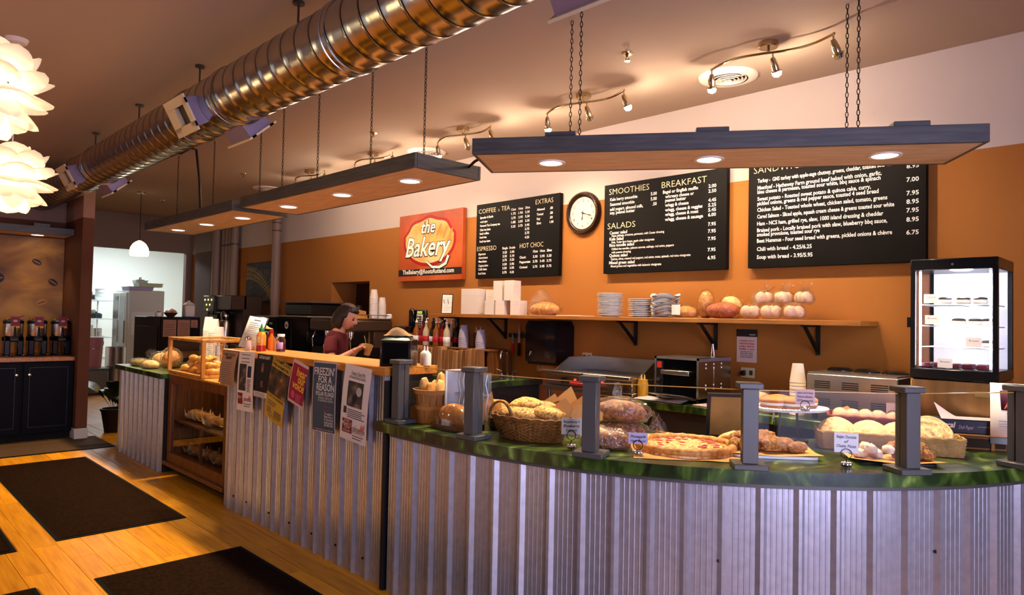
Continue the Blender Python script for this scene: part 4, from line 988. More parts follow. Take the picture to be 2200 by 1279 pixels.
# cake stand with whoopie pies
ck_ = thing('cake_stand', 'white oval cake stand on thin wire legs holding whoopie pies', 'cake stand', (-1.36, 3.17, T), R(45))
MB().prism(ell(0, 0, .165, .11, 40), .148, .156).build('platter', PLATEW, ck_)
m = MB()
for k in range(64):
    a = 2*math.pi*k/64; m.at((.168*math.cos(a), .113*math.sin(a), .158)).blob((.009, .009, .006), 5)
m.build('beaded_rim', PLATEW, ck_)
m = MB()
for sx, sy in ((-.05, -.02), (.02, -.03), (.05, .03), (-.03, .03)): m.tube([(sx, sy, .148), (sx*1.1, sy*1.1, .01)], .003, 6)
m.build('wire_legs', mat('wire_brown', '3A2A20', .4, .6), ck_)
MB().prism(ell(0, 0, .085, .06, 28), .001, .01).build('foot', mat('foot_dark', '1A1410', .5), ck_)
MB().at((0, 0, .157)).prism(ell(0, 0, .13, .085, 30), 0, .001).build('doily', mat('doily', 'C8D0E8', .8), ck_)
whoop = mat('whoopie', 'A86A2C', .6, var=.12, vs=14, bump=.2, bs=60)
for i, (x, y) in enumerate(((-.085, -.02), (-.03, .05), (.0, -.045), (.08, .02))):
    p_ = Matrix.Rotation(R(45), 2) @ Vector((x, y)); t = thing('whoopie_pie', ['whoopie pie at the left of the cake stand', 'whoopie pie at the back of the cake stand', 'whoopie pie at the front of the cake stand', 'whoopie pie at the right of the cake stand'][i], 'whoopie pie', (-1.36+p_.x, 3.17+p_.y, T+.159), R(30*i))
    lump(t, (.058, .056, .014), whoop, 'lower_cake', (0, 0, .008), amp=.05, seed=70+i); MB().at((0, 0, .014)).lathe([(0, 0), (.054, 0), (.056, .008), (.054, .016), (0, .016)], 20).build('cream', mat('cream', 'F0E6D4', .6), t); lump(t, (.06, .058, .022), whoop, 'upper_cake', (0, 0, .032), amp=.05, seed=80+i, flat=.25)
card((-1.26, 3.10, T+.159), R(28), ('Boys Can’t Have', 'Peanut Butter', 'Whoopie'), 'pink price card standing on the cake stand', .08, .066, .03, mat('card_pink', 'D8B8B8', .7))
# rust basket of rolls
rb_ = thing('rust_basket', 'rust coloured rectangular wicker basket of rolls beside the cake stand', 'basket', (-1.135, 3.50, T), R(22))
pth = dense(rrect(.29, .17, .02), 48)
MB().box(-.13, .13, -.075, .075, .001, .05, .004).build('riser_block', mat('riser_dark', '1A1210', .6), rb_)
RUST = mat('rust_wicker', '7A2E1C', .6, var=.3, vs=30, bump=.3, bs=120)
m = MB(); woven(m, pth, .055, .115, 9, .0035, 1.12, .0042, 24); stakes(m, pth, .05, .115, 28, 1.12); m.build('weave', RUST, rb_); m = MB(); braid(m, [(x*1.13, y*1.13) for x, y in pth], .118, .005); m.build('braided_rim', RUST, rb_)
MB().box(-.14, .14, -.08, .08, .05, .056).build('bottom', RUST, rb_)
for i in range(9):
    x, y = -.11+.055*(i % 5), -.035+.06*(i//5)+.01*(i % 2); p_ = Matrix.Rotation(R(22), 2) @ Vector((x, y)); t = thing('round_roll', f'pinkish roll in the rust basket, {ORD[i % 5]} from left in the {("front", "back")[i//5]} row', 'bread roll', (-1.135+p_.x, 3.50+p_.y, T+.085), 0, 'round rolls in the rust basket'); lump(t, (.034, .034, .03), mat('pink_roll', 'C89878', .5, var=.15, vs=18, bump=.2), 'roll', (0, 0, .03), amp=.12, seed=90+i)
fan((-1.17, 3.58, T+.10), R(20), [(-.08, .05, .03, .01)], 'small paper tip in the rust basket')
card((-1.035, 3.545, T+.115), R(25), (), 'small blank folded card standing in the rust basket', .05, .05, .02, mat('card_tan', 'B89A84', .8))
# long pale basket with giant cookies
pb_ = thing('long_basket', 'long shallow pale wicker basket holding giant round cookies', 'basket', (-.99, 3.315, T), R(27.5))
pth = dense(rrect(.55, .17, .012), 72); m = MB(); woven(m, pth, .006, .07, 10, .003, 1.03, .0042, 36); stakes(m, pth, .002, .07, 40, 1.03); m.build('weave', WICKL, pb_); m = MB(); braid(m, [(x*1.03, y*1.03) for x, y in pth], .074, .005); m.build('braided_rim', WICKL, pb_); MB().box(-.27, .27, -.08, .08, .001, .006).build('bottom', WICKL, pb_)
def giant(x, y, r_, lean, label, seed, spiral=False):
    p_ = Matrix.Rotation(R(27.5), 2) @ Vector((x, y)); t = thing('giant_cookie', label, 'cookie', (-.99+p_.x, 3.315+p_.y, T+.008), R(27.5))
    def g(u, v):
        a = 2*math.pi*v; q = math.sin(math.pi/2*min(1, u*2)) if u < .5 else 1; rr_ = r_*(u*2 if u < .5 else (1-u)*2); 
        rr_ = r_*math.sin(math.pi*u); z = .030*math.cos(math.pi*u)
        if spiral and u < .5: z += .007*math.sin(rr_*170-a)
        z += .006*noise.noise(Vector((rr_*math.cos(a)*22, rr_*math.sin(a)*22, seed)))
        return (rr_*math.cos(a), rr_*math.sin(a), z)
    MB().at((0, 0, r_*.72), rx=R(lean)).surf(24, 40, g, wv=True).build('cookie', COOKIE, t, sharp=80)
for i, (x, y, r_, ln, sp_) in enumerate(((-.195, .01, .082, 40, 0), (-.065, .005, .078, 42, 0), (.055, .02, .075, 45, 0), (.165, .0, .095, 48, 1))):
    giant(x, y, r_, ln, ['giant pale cookie at the left end of the long basket', 'giant pale cookie second from left in the long basket', 'giant cookie half hidden behind the fifth post', 'giant spiral cookie at the right end of the long basket'][i], i*3.3, sp_)
# tray of nut cookies and white knots
nt2 = thing('brown_paper_tray', 'tray lined with brown paper holding knots and nut cookies', 'tray', (-.90, 3.06, T), R(40))
MB().prism(rrect(.29, .17, .02), .001, .008).build('tray', mat('tray_dark', '1C1814', .5), nt2); MB().at((0, -.012, .009)).surf(8, 8, lambda u, v: ((u-.5)*.33, (v-.5)*.2, .001+.014*abs(u-.5)*abs(v-.5)*4)).build('paper_liner', PARCH, nt2)
for i in range(7):
    x, y = -.12+.035*(i % 4), .0+.05*(i//4)-.02*(i % 2); p_ = Matrix.Rotation(R(40), 2) @ Vector((x, y)); t = thing('white_knot', f'white sugared knot on the brown paper tray, {ORD[i % 4]} from left in the {("front", "back")[i//4]} row', 'pastry', (-.90+p_.x, 3.06+p_.y, T+.012), R(50*i), 'white sugared knots on the brown paper tray'); lump(t, (.025, .021, .02), mat('knot_white', 'E2CDB4', .6, var=.1, vs=20), 'knot', (0, 0, .014+.022*(i % 2)), amp=.35, fr=7, seed=110+i)
for i in range(6):
    x, y = .03+.045*(i % 3), -.03+.055*(i//3); p_ = Matrix.Rotation(R(40), 2) @ Vector((x, y)); t = thing('nut_cookie', f'chocolate nut cookie on the brown paper tray, {ORD[i % 3]} from left in the {("front", "back")[i//3]} row', 'cookie', (-.90+p_.x, 3.06+p_.y, T+.012), R(33*i), 'chocolate nut cookies on the brown paper tray'); lump(t, (.036, .034, .025), NUTTY, 'cookie', (0, 0, .02+.02*(i % 2)), amp=.25, fr=9, seed=120+i)
# easel board seen from behind
eb = thing('easel_sign', 'small framed board on an easel seen from its back', 'easel', (-1.60, 3.04, T), R(40))
Tm = Matrix.Rotation(R(10), 4, 'X')
def tl(fn, nme, m_):
    q = MB(); q.T = Tm; fn(q); return q.build(nme, m_, eb)
tl(lambda q: q.box(-.085, .085, 0, .006, .012, .20), 'back_board', ramp_mat('easel_board', [(.3, '7A5418'), (.7, 'A07830')], 6, 4, .7))
for nme, (x0, x1, z0, z1) in (('frame_side', (-.1, -.085, 0, .215)), ('frame_side', (.085, .1, 0, .215)), ('frame_rail', (-.085, .085, .20, .215)), ('frame_rail', (-.085, .085, 0, .012))): tl(lambda q: q.box(x0, x1, -.006, .012, z0, z1), nme, BLACK)
MB().tube([(-.02, .035, .0), (0, -.012, .12), (.02, .035, 0)], .0018, 6).build('wire_stand', NICKEL, eb)
card((-1.415, 3.13, T+.001), R(100), (), 'narrow card seen edge-on beside the easel sign', .03, .05, .09)
# paper boxes and A-frame sign at the right
cbx = thing('cardboard_box', 'flat brown cardboard box under the dark wrap box', 'box', (-.79, 3.70, T), R(28))
MB().box(-.155, .155, -.07, .08, .001, .065, .002).build('carton', KRAFT, cbx); MB().at((0, -.075, .06), rx=R(-10)).box(-.15, .15, -.05, .005, 0, .003).build('open_flap', KRAFT, cbx); MB().box(-.15, .15, -.072, -.070, .01, .05).build('dark_slot', mat('slot', '3A2818', .8), cbx)
mx_ = thing('wrap_box', 'dark blue box of deli paper with white brand lettering', 'box', (-.79, 3.71, T+.0665), R(28))
MB().box(-.13, .15, -.055, .06, .0, .06, .002).build('carton', mat('wrap_blue', '1E2A3A', .5), mx_)
m = MB(); glyphs(m, 'Marcal', .034, -.12, .025, .078, .001, .2, z=-.0556); m.build('brand_print', LETW, mx_, 180); m = MB(); glyphs(m, 'Deli Paper', .024, -.03, .02, .06, 0, .4, z=-.0556); glyphs(m, 'interfolded dry wax', .009, .045, .03, .07, 0, z=-.0556); m.build('script_print', mat('print_grey', 'A8A8B8', .5), mx_, 180)
MB().at((.02, 0, .061)).surf(8, 6, lambda u, v: ((u-.5)*.24, (v-.5)*.12, .002+.075*max(0, .35-u)*max(0, v)*2.4)).build('paper_sheet', mat('deli_sheet', 'B4A4AC', .8), mx_)
af = thing('aframe_sign', 'small wooden A-frame stand with white bakery poster', 'sign', (-.575, 3.755, T), R(12))
for sx in (-.105, .105):
    MB().tube([(sx, -.055, .0), (sx*.96, .0, .29)], .009, 4).build('front_leg', WOODL, af); MB().tube([(sx, .075, .0), (sx*.96, .005, .27)], .009, 4).build('rear_leg', WOODL, af)
MB().box(-.105, .105, -.046, -.038, .05, .062).build('ledge', WOODL, af)
Tp = Matrix.Translation((0, -.062, .035)) @ Matrix.Rotation(R(-10.5), 4, 'X')
def pf(fn, nme, m_):
    q = MB(); q.T = Tp; fn(q); return q.build(nme, m_, af, 180)
pf(lambda q: q.box(-.115, .125, -.003, .003, 0, .27), 'poster', mat('poster_white', 'E6E4E6', .6))
pf(lambda q: plate_xz(q, [(-.075, .15), (.115, .145), (.115, .245), (.06, .26), (-.02, .255), (-.08, .235)], -.0045, -.003), 'purple_badge', mat('badge_purple', '4A1238', .5))
def bt(q):
    glyphs(q, 'the', .034, -.005, .228, None, .0006, .3, z=-.0052); glyphs(q, 'Bakery', .05, -.04, .195, .13, .0008, .3, z=-.0052)
pf(bt, 'script', MATS['sign_white'])
pf(lambda q: glyphs(q, 'ANNEX', .038, -.065, .157, .15, .001, z=-.0052, sp=1.2), 'orange_lettering', mat('annex_orange', 'E06A3A', .5))
pf(lambda q: glyphs(q, 'We are here', .026, -.055, .12, .14, 0, z=-.0042), 'greeting', LETK)
def smalltxt(q):
    for k in range(8):
        if k < 3: q.box(-.085, -.03, -.0040, -.0035, .1-.011*k, .1025-.011*k)
        q.box(-.02, .07, -.0040, -.0035, .1-.011*k, .1025-.011*k)
pf(smalltxt, 'fine_print', mat('print_dim', '8A868C', .6))
# ------------------------------------------------------------------ goods on the wall shelf
S = 1.421
fs_ = thing('framed_list', 'black framed white list leaning at the left shelf end', 'frame', (-5.22, 4.27, S), R(42))
Tm2 = Matrix.Rotation(R(-14), 4, 'X')
for nme, a, m_ in (('frame', (-.055, .055, 0, .01, 0, .20), BLACK), ('paper', (-.047, .047, -.001, 0, .008, .192), mat('paper_white', 'E2DCD4', .7))):
    q = MB(); q.T = Tm2; q.box(*a).build(nme, m_, fs_)
q = MB(); q.T = Tm2
for k in range(9): q.box(-.03, .01+.02*(k % 3), -.0016, -.001, .03+.017*k, .033+.017*k)
q.build('print_lines', mat('print_dim', '8A868C', .6), fs_)
MB().tube([(.01, .0, .14), (.02, .09, .0)], .003, 5).tube([(-.03, .0, .14), (-.03, .09, .0)], .003, 5).build('wire_foot', BLACK, fs_)
BOXW = mat('box_white', 'D6CBC2', .7)
def wbox(x, y, z, w_, d_, h_, label):
    t = thing('white_box', label, 'box', (x, y, z), R(6), 'white cake boxes on the wall shelf')
    MB().box(-w_/2, w_/2, -d_/2, d_/2, 0, h_, .001).build('carton', BOXW, t)
    MB().box(-w_/2-.0006, w_/2+.0006, -d_/2-.0006, d_/2+.0006, h_*.72, h_*.724).build('lid_seam', mat('seam_grey', '9A908A', .8), t)
    return t
wbox(-4.80, 4.29, S, .22, .2, .235, 'largest white cake box at the left of the box group')
wbox(-4.61, 4.33, S, .10, .12, .225, 'white cake box behind the small boxes')
wbox(-4.53, 4.24, S, .105, .105, .125, 'small white box, left one in the lower row')
wbox(-4.40, 4.25, S, .105, .105, .125, 'small white box, middle one in the lower row')
wbox(-4.21, 4.25, S, .105, .105, .125, 'small white box, right one in the lower row')
wbox(-4.44, 4.26, S+.1262, .105, .105, .175, 'tall white box stacked on top, left one')
wbox(-4.29, 4.25, S+.1262, .105, .105, .175, 'tall white box stacked on top, right one')
bt_ = bagged((-3.93, 4.28, S), (.17, .085, .075), 0, CRUST, 'large clear bag of bread beside the white boxes', 12, 0, 'bagged bread')
MB().at((-.05, 0, .115)).surf(10, 16, lambda u, v: ((.11*(1-u)+.02)*(1+.25*math.sin(v*6.28*5))*math.cos(2*math.pi*v), (.06*(1-u)+.015)*(1+.25*math.cos(v*6.28*4))*math.sin(2*math.pi*v), .11*u), wv=True).build('bag_top', BAG, bt_, sharp=180)
tag(MB().box(-3.72, -3.46, 4.19, 4.36, S, S+.006).build('paper_stack', mat('paper_white', 'E2DCD4', .7)), 'thin stack of pale papers lying left of the plates', 'paper')
def plates(x, y, n, r_, dz, label, group, wavy=0, sq=0):
    base = None
    for k in range(n):
        lb = f'{label}, {ORD[k]} from the bottom'
        if base is None:
            t = thing('plate', lb, 'plate', (x, y, S), 0, group); base = t
            if wavy:
                MB().surf(6, 40, lambda u, v: (r_*u*math.cos(2*math.pi*v), r_*u*(.8)*math.sin(2*math.pi*v), .003+.012*u*u+.010*wavy*u*u*math.sin(3*2*math.pi*v)), wv=True).surf(6, 40, lambda u, v: (r_*u*math.cos(2*math.pi*v), r_*u*(.8)*math.sin(2*math.pi*v), .0+.012*u*u+.010*wavy*u*u*math.sin(3*2*math.pi*v)), wv=True).build('dish', PLATEW, t, sharp=80)
            else:
                MB().lathe([(0, 0), (r_*.6, 0), (r_*.66, .004), (r_, .011), (r_, .0135), (r_*.66, .0065), (0, .003)], 36).build('dish', PLATEW, t, sharp=60)
        else:
            j = random.Random(k*7+n); t = dup(base, (x+j.uniform(-.004, .004), y+j.uniform(-.004, .004), S+dz*k), R(j.uniform(0, 60)), lb, group)
plates(-3.235, 4.27, 18, .098, .0098, 'round white plate in the left shelf stack', 'left stack of round plates')
plates(-2.955, 4.28, 10, .098, .0135, 'white plate in the middle shelf stack', 'middle stack of plates')
plates(-2.74, 4.27, 13, .105, .0125, 'wavy white dish in the right shelf stack', 'right stack of wavy dishes', 1)
CRUSTR = ramp_mat('red_crust', [(.25, '7A2E10'), (.5, 'A84C1C'), (.75, 'C87036')], 60, 5, .6, bump=.4)
bl_ = bagged((-2.56, 4.25, S), (.095, .065, .055), 0, CRUST, 'bagged loaf with white label beside the wavy dishes', 21, 0)
MB().at((-.035, -.074, .055), rz=R(-8)).surf(5, 5, lambda u, v: ((u-.5)*.075, -.004*math.sin(u*3), (v-.5)*.07)).build('bread_label', PLATEW, bl_)
def slab(x, y, rz, rad, m_, label, seed, up):
    t = thing('bagged_loaf', label, 'bagged bread', (x, y, S), rz, 'bread loaves in clear plastic bags')
    lump(t, rad, m_, 'loaf', (0, 0, rad[2]*.93), amp=.07, seed=seed, flat=.93); MB().at((0, 0, rad[2]*.98)).blob((rad[0]*1.1, rad[1]*1.1, rad[2]*1.05), 16, .12, 11, seed, .93).build('bag', BAG, t, sharp=180); return t
slab(-2.42, 4.28, R(20), (.055, .075, .098), CRUST, 'tall bagged loaf standing upright on its end', 22, 1)
slab(-2.28, 4.36, R(10), (.08, .06, .08), CRUSTL, 'bagged loaf behind the upright loaf on the shelf', 23, 1)
slab(-2.27, 4.225, R(8), (.11, .06, .055), CRUSTR, 'reddish brown bagged loaf lying on the shelf', 24, 0)
for i, (x, y, z, rx_, l_) in enumerate(((-2.07, 4.23, 0, .075, 'lower left bag of pale rolls on the shelf'), (-1.94, 4.24, 0, .075, 'lower middle bag of pale rolls on the shelf'), (-1.80, 4.24, 0, .08, 'lower right bag of pale rolls on the shelf'), (-2.03, 4.31, .09, .075, 'upper left bag of pale rolls on the shelf'), (-1.90, 4.32, .09, .075, 'upper middle bag of pale rolls on the shelf'), (-1.77, 4.33, .09, .08, 'upper right bag of pale rolls on the shelf'))):
    t = thing('roll_bag', l_, 'bagged rolls', (x, y, S+z), R(20*i), 'bags of pale rolls on the shelf')
    for k, (dx, dy) in enumerate(((-.028, -.018), (.028, -.012), (0, .026))): lump(t, (.036, .034, .042), mat('pink_bread', 'E0B896', .6, var=.1, vs=20, bump=.2), 'roll', (dx, dy, .045), amp=.1, seed=130+3*i+k)
    MB().at((0, 0, .05)).blob((rx_*.92, .062, .056), 14, .2, 11, i+.5, .86).build('bag', BAG, t, sharp=180)
    MB().at((.03, 0, .095), ry=R(25)).surf(6, 14, lambda u, v: ((.01+.03*u)*(1+.3*math.sin(v*6.28*4))*math.cos(2*math.pi*v), (.01+.03*u)*math.sin(2*math.pi*v), .045*u), wv=True).build('bag_neck', BAG, t, sharp=180)
# ------------------------------------------------------------------ griddle, toaster, warmer, chilled case
BCT = .871
gr = thing('griddle', 'stainless flat top griddle with splash guard and red indicator lights', 'griddle', (-3.13, 4.13, 0))
for sx in (-.38, .38):
    for sy in (-.24, .27): MB().cyl((sx, sy, 0), .016, .88, 12).build('stand_leg', STEEL, gr)
MB().box(-.41, .41, -.27, .30, .50, .515).build('lower_shelf', STEEL, gr)
MB().box(-.41, .41, -.28, .31, .865, .90, .003).build('stand_top', STEEL, gr)
MB().box(-.40, .40, -.27, .30, .905, .985, .004).build('body', STEEL, gr)
MB().box(-.405, .405, -.31, -.2, .985, 1.012, .004).build('front_rail', STEEL, gr)
MB().box(-.37, .37, -.24, .27, .986, .99).build('cooking_plate', mat('plate_iron', '2A2420', .35, .7), gr)
for sx in (-1, 1):
    x = sx*.39; q = MB(); q.add([(x-.006, -.2, .985), (x-.006, .3, .985), (x-.006, .3, 1.10), (x-.006, .0, 1.10), (x+.006, -.2, .985), (x+.006, .3, .985), (x+.006, .3, 1.10), (x+.006, .0, 1.10)], [(0, 1, 2, 3), (7, 6, 5, 4), (0, 3, 7, 4), (3, 2, 6, 7), (1, 5, 6, 2)]); q.build('side_guard', STEEL, gr)
MB().box(-.395, .395, .288, .30, .985, 1.10).build('back_guard', STEEL, gr)
for x in (-.2, .05, .28): MB().at((x, -.27, .945), rx=R(90)).cyl((0, 0, 0), .022, .025, 16).build('knob', BLACK, gr)
for x in (-.1, .15): MB().at((x, -.27, .955), rx=R(90)).cyl((0, 0, 0), .007, .006, 10).build('indicator', mat('led_red', 'FF3020', .4, emit=6), gr)
MB().at((0, -.312, 1.0), rx=R(90)).cyl((0, 0, 0), .012, .004, 16).build('badge', CHROME, gr)
sp_ = thing('spatula', 'griddle spatula with a red handle hooked on the griddle front', 'spatula', (-3.12, 3.80, .925), R(-4)); MB().box(-.12, .12, -.008, .008, 0, .018, .005).build('handle', mat('handle_red', 'C01818', .4), sp_); MB().box(.12, .24, -.004, .004, .004, .014).box(.24, .33, -.001, .001, -.02, .04).build('blade', STEEL, sp_)
ts = thing('conveyor_toaster', 'stainless conveyor toaster with dark openings and dotted side vents', 'toaster', (-2.435, 4.14, BCT))
for sx in (-.14, .14):
    for sy in (-.18, .18): MB().cyl((sx, sy, 0), .012, .02, 10).build('foot', BLACK, ts)
MB().box(-.165, .165, -.02, .21, .02, .29, .004).box(-.165, -.15, -.21, -.02, .02, .29).box(.15, .165, -.21, -.02, .02, .29).box(-.165, .165, -.21, -.02, .275, .29).box(-.165, .165, -.21, -.02, .02, .03).build('housing', STEEL, ts)
MB().box(-.15, .15, -.03, -.021, .03, .275).build('dark_interior', DARK, ts)
MB().box(-.10, .11, -.24, -.08, .175, .205, .003).build('loading_rack', STEEL, ts)
MB().box(-.15, -.10, -.212, -.2, .05, .26, .002).build('control_strip', BLACK, ts); MB().box(-.142, -.108, -.2145, -.212, .215, .255).build('red_switch', mat('switch_red', 'B02A1C', .4, emit=.4), ts)
for z in (.10, .14): MB().at((-.125, -.212, z), rx=R(90)).cyl((0, 0, 0), .012, .014, 12).build('dial', STEEL, ts)
MB().at((0, -.22, .03), rx=R(-12)).box(-.13, .14, -.12, .02, 0, .004).build('catch_tray', STEEL, ts)
for z in (.225, .25, .09, .115):
    for y in (-.12, -.02, .08): MB().at((.165, y, z), ry=R(90)).cyl((0, 0, 0), .006, .002, 10).build('vent_hole', mat('vent_dot', 'F0F0F4', .5), ts)
MB().box(.165, .168, -.205, .205, .268, .288).build('side_trim', mat('trim_lilac', 'A8A4C0', .3, .8), ts)
mu = thing('mustard_bottle', 'yellow twin-tip mustard squeeze bottle beside the toaster', 'bottle', (-2.69, 3.93, BCT))
MB().lathe([(0, 0), (.035, 0), (.036, .01), (.036, .10), (.031, .115), (.031, .125), (0, .125)], 20).build('body', mat('mustard', 'C8921C', .4), mu)
for sx in (-.012, .012): MB().lathe([(.008, .125), (.003, .16), (0, .16)], 10, (sx, 0, 0)).build('nozzle', mat('mustard_tip', 'D8B060', .4), mu)
tag(MB().at((-2.52, 3.88, BCT)).surf(14, 8, lambda u, v: ((u-.5)*.36, (v-.5)*.1, .004+.012*math.sin(u*9)*.5*v+.01*v)).build('dish_towel', mat('towel_white', 'C8BEC0', .9)), 'crumpled white towel along the edge before the toaster', 'towel')
tag(MB().at((-2.1, 3.95, BCT), rz=R(-8)).box(-.16, .16, -.11, .11, 0, .004).build('paper_sheet', mat('sheet_pink', 'B8A0A0', .8)), 'pale paper sheet lying on the counter right of the toaster', 'paper')
wm = thing('soup_warmer', 'stainless soup warmer with slotted front and black lids', 'warmer', (-1.335, 4.13, BCT))
for sx in (-.2, .2):
    for sy in (-.22, .22): MB().cyl((sx, sy, 0), .015, .05, 10).build('foot', BLACK, wm)
MB().box(-.23, .23, -.26, .28, .05, .255, .006).build('housing', STEEL, wm)
MB().box(.23, .233, -.255, .275, .055, .25).build('dark_end', BLACK, wm)
MB().box(-.225, .225, -.255, .275, .255, .262).build('rim', STEEL, wm)
for x in (-.145, .0, .145): MB().at((x, .0, .262)).lathe([(0, .02), (.05, .018), (.068, .006), (.068, 0), (0, 0)], 24).build('lid', BLACKG, wm)
for cx_ in (-.145, 0, .145):
    for cz in (.10, .195):
        for k in range(4): MB().box(cx_-.042, cx_+.042, -.2615, -.2595, cz+.011*k-.018, cz+.011*k-.012).build('slot', DARK, wm)
cpst = thing('paper_cup_stack', 'tall stack of pale paper cups left of the soup warmer', 'cup stack', (-1.66, 3.98, BCT))
CUPM = mat('paper_cup', 'D8C8B4', .7)
def cups(t, n, r1, r2, h, dz, m_, inv=True):
    for k in range(n): MB().at((0, 0, dz*k)).lathe([(r2, 0), (r2+.002, .003), (r1, h), (0, h)] if inv else [(0, 0), (r1, 0), (r2, h), (r2+.002, h)], 22).build('cup', m_, t)
cups(cpst, 11, .03, .043, .11, .0185, CUPM)
fc = thing('chilled_case', 'black framed glass chilled display case glowing white inside', 'display case', (-.86, 4.03, BCT+.27))
FX, FY, FH = .172, .17, .59
BLK = mat('case_black', '0A0A0C', .25)
for sx in (-1, 1):
    for sy in (-1, 1): MB().box(sx*FX-.011, sx*FX+.011, sy*FY-.011, sy*FY+.011, .03, FH-.04, .002).build('corner_post', BLK, fc)
MB().box(-FX-.012, FX+.012, -FY-.012, FY+.012, FH-.055, FH, .004).build('top_cap', BLK, fc); MB().box(-FX-.012, FX+.012, -FY-.012, FY+.012, 0, .05, .004).build('base', BLK, fc)
CG = film('case_glass', 'FFFFFF', .006, .02, .97, .1)
for a in ((-FX, FX, -FY-.002, -FY+.002), (-FX, FX, FY-.002, FY+.002), (-FX-.002, -FX+.002, -FY, FY), (FX-.002, FX+.002, -FY, FY)): MB().box(*a, .05, FH-.055).build('glass_panel', CG, fc)
MB().at((-FX-.018, -FY, .25)).box(-.008, .006, -.01, .01, 0, .05).build('door_handle', BLK, fc); MB().at((0, -FY-.012, FH-.03), rx=R(90)).cyl((0, 0, 0), .006, .004, 12).build('lock', CHROME, fc)
LEDM = mat('case_led', 'FFFFFF', .4, emit=22, ecol='EEF0FF')
for sx in (-1, 1): MB().box(sx*(FX-.025)-.004, sx*(FX-.025)+.004, -FY+.02, -FY+.028, .06, FH-.06).build('light_strip', LEDM, fc)
MB().box(-FX+.01, FX-.01, FY-.012, FY-.006, .05, FH-.055).build('back_panel', mat('case_white', 'E8E8F0', .5), fc)
light('case_glow', 'POINT', (0, -.02, FH-.08), 5, (.85, .88, 1), shadow_soft_size=.05, parent=fc)
light('case_glow_low', 'POINT', (0, -.06, .16), 2.5, (.85, .88, 1), shadow_soft_size=.05, parent=fc)
wr3 = mat('wire_shelf', 'D0D2DC', .3, .8)
for z in (.155, .26, .365):
    q = MB()
    for k in range(13): q.tube([(-FX+.02, -FY+.03+k*.022, z), (FX-.02, -FY+.03+k*.022, z)], .0018, 5)
    for x in (-FX+.02, 0, FX-.02): q.tube([(x, -FY+.03, z-.002), (x, FY-.03, z-.002)], .003, 5)
    q.build('wire_shelf', wr3, fc)
rc = random.Random(2)
for i, (z, xs_) in enumerate(((.368, (-.06, .02, .09)), (.263, (0, .07, .12)), (.158, (.06, .12)))):
    for k, x in enumerate(xs_):
        t = thing('chilled_pastry', f'dark topped pastry, {ORD[k]} from left on the {("top", "middle", "lower")[i]} chilled case shelf', 'pastry', (-.86+x, 4.03-.06, BCT+.27+z+.002), 0, 'pastries on the chilled case shelves')
        lump(t, (.032, .034, .018), mat('pastry_cream', 'E8DCC8', .6), 'bun', (0, 0, .012), amp=.08, seed=i*5+k); lump(t, (.03, .032, .009), mat('choc_top', '2A1C18', .35), 'chocolate_top', (0, 0, .026), amp=.1, seed=k, flat=.3)
for k in range(5):
    t = thing('dessert_cup', f'dark red dessert on the chilled case floor, {ORD[k]} from left', 'dessert', (-.99+.06*k, 3.93, BCT+.27+.052), 0, 'dark red desserts in the bottom of the chilled case'); MB().box(-.025, .025, -.03, .03, 0, .026, .004).build('dessert', mat('dessert_red', '4A1420', .4), t)
for x, z, l_ in ((-.96, .372, 'small white price card on the top case shelf'), (-.955, .267, 'small white price card on the middle case shelf'), (-.78, .162, 'small white price card on the lower case shelf'), (-.90, .055, 'small white price card on the case floor')):
    t = thing('case_card', l_, 'price card', (x, 3.885, BCT+.27+z), 0, 'price cards inside the chilled case'); MB().box(-.032, .032, -.001, .001, 0, .045).build('card', CARDM, t); q = MB(); glyphs(q, 'Cannoli' if z > .3 else 'Brownie', .012, 0, .026, .04, 0, .2, align='C', z=-.0016); q.build('handwriting', LETK, t, 180)
fb = thing('case_plinth', 'brushed stainless plinth beneath the chilled display case', 'plinth', (-.86, 4.03, BCT))
MB().box(-FX-.012, FX+.012, -FY-.008, FY+.01, 0, .268, .006).build('housing', mat('brushed_plinth', 'B89A70', .3, 1, var=.25, vs=6, stretch=(3, 1, .2)), fb)
MB().box(.09, .165, -FY-.0105, -FY-.008, .2, .225).build('maker_plate', mat('maker', '8A7A5A', .4), fb)
bagged((-1.93, 4.05, BCT), (.09, .07, .07), R(30), COOKIE, 'clear bag of rolls on the counter behind the easel sign', 31, 0)
bagged((-1.80, 3.92, BCT), (.07, .06, .06), R(-20), COOKIE, 'small clear bag of rolls left of the paper cups', 33, 1)
# ------------------------------------------------------------------ sink end of the back counter
fa = thing('sink_faucet', 'chrome gooseneck faucet with two lever handles', 'faucet', (-4.33, 4.25, BCT))
pts = [(0, 0, .0), (0, 0, .19)]+[(0, -.045+.045*math.cos(R(180*k/10)), .19+.045*math.sin(R(180*k/10))) for k in range(1, 11)]+[(0, -.09, .165)]
MB().tube(pts, .009, 10).build('spout', CHROME, fa); MB().box(-.09, .09, -.025, .025, 0, .02, .006).build('deck_plate', CHROME, fa)
for sx in (-1, 1): MB().at((sx*.075, 0, .02)).cyl((0, 0, 0), .014, .025, 12).tube([(0, 0, .03), (sx*.045, -.02, .045)], .006, 8).build('lever', CHROME, fa)
tag(MB().at((-4.35, 4.0, BCT)).prism(rrect(.34, .22, .04), 0, .006).build('sink_basin', mat('basin', '2A2A2C', .3, .8)), 'dark steel sink basin in front of the faucet', 'sink')
tag(MB().at((-4.42, 3.88, BCT)).blob((.12, .055, .022), 12, .2, 8, 2, .3).build('green_cloth', mat('cloth_green', '2E4A22', .9, bump=.5, bs=80), loc=(0, 0, .008)), 'folded dark green cloth at the sink edge', 'cloth')
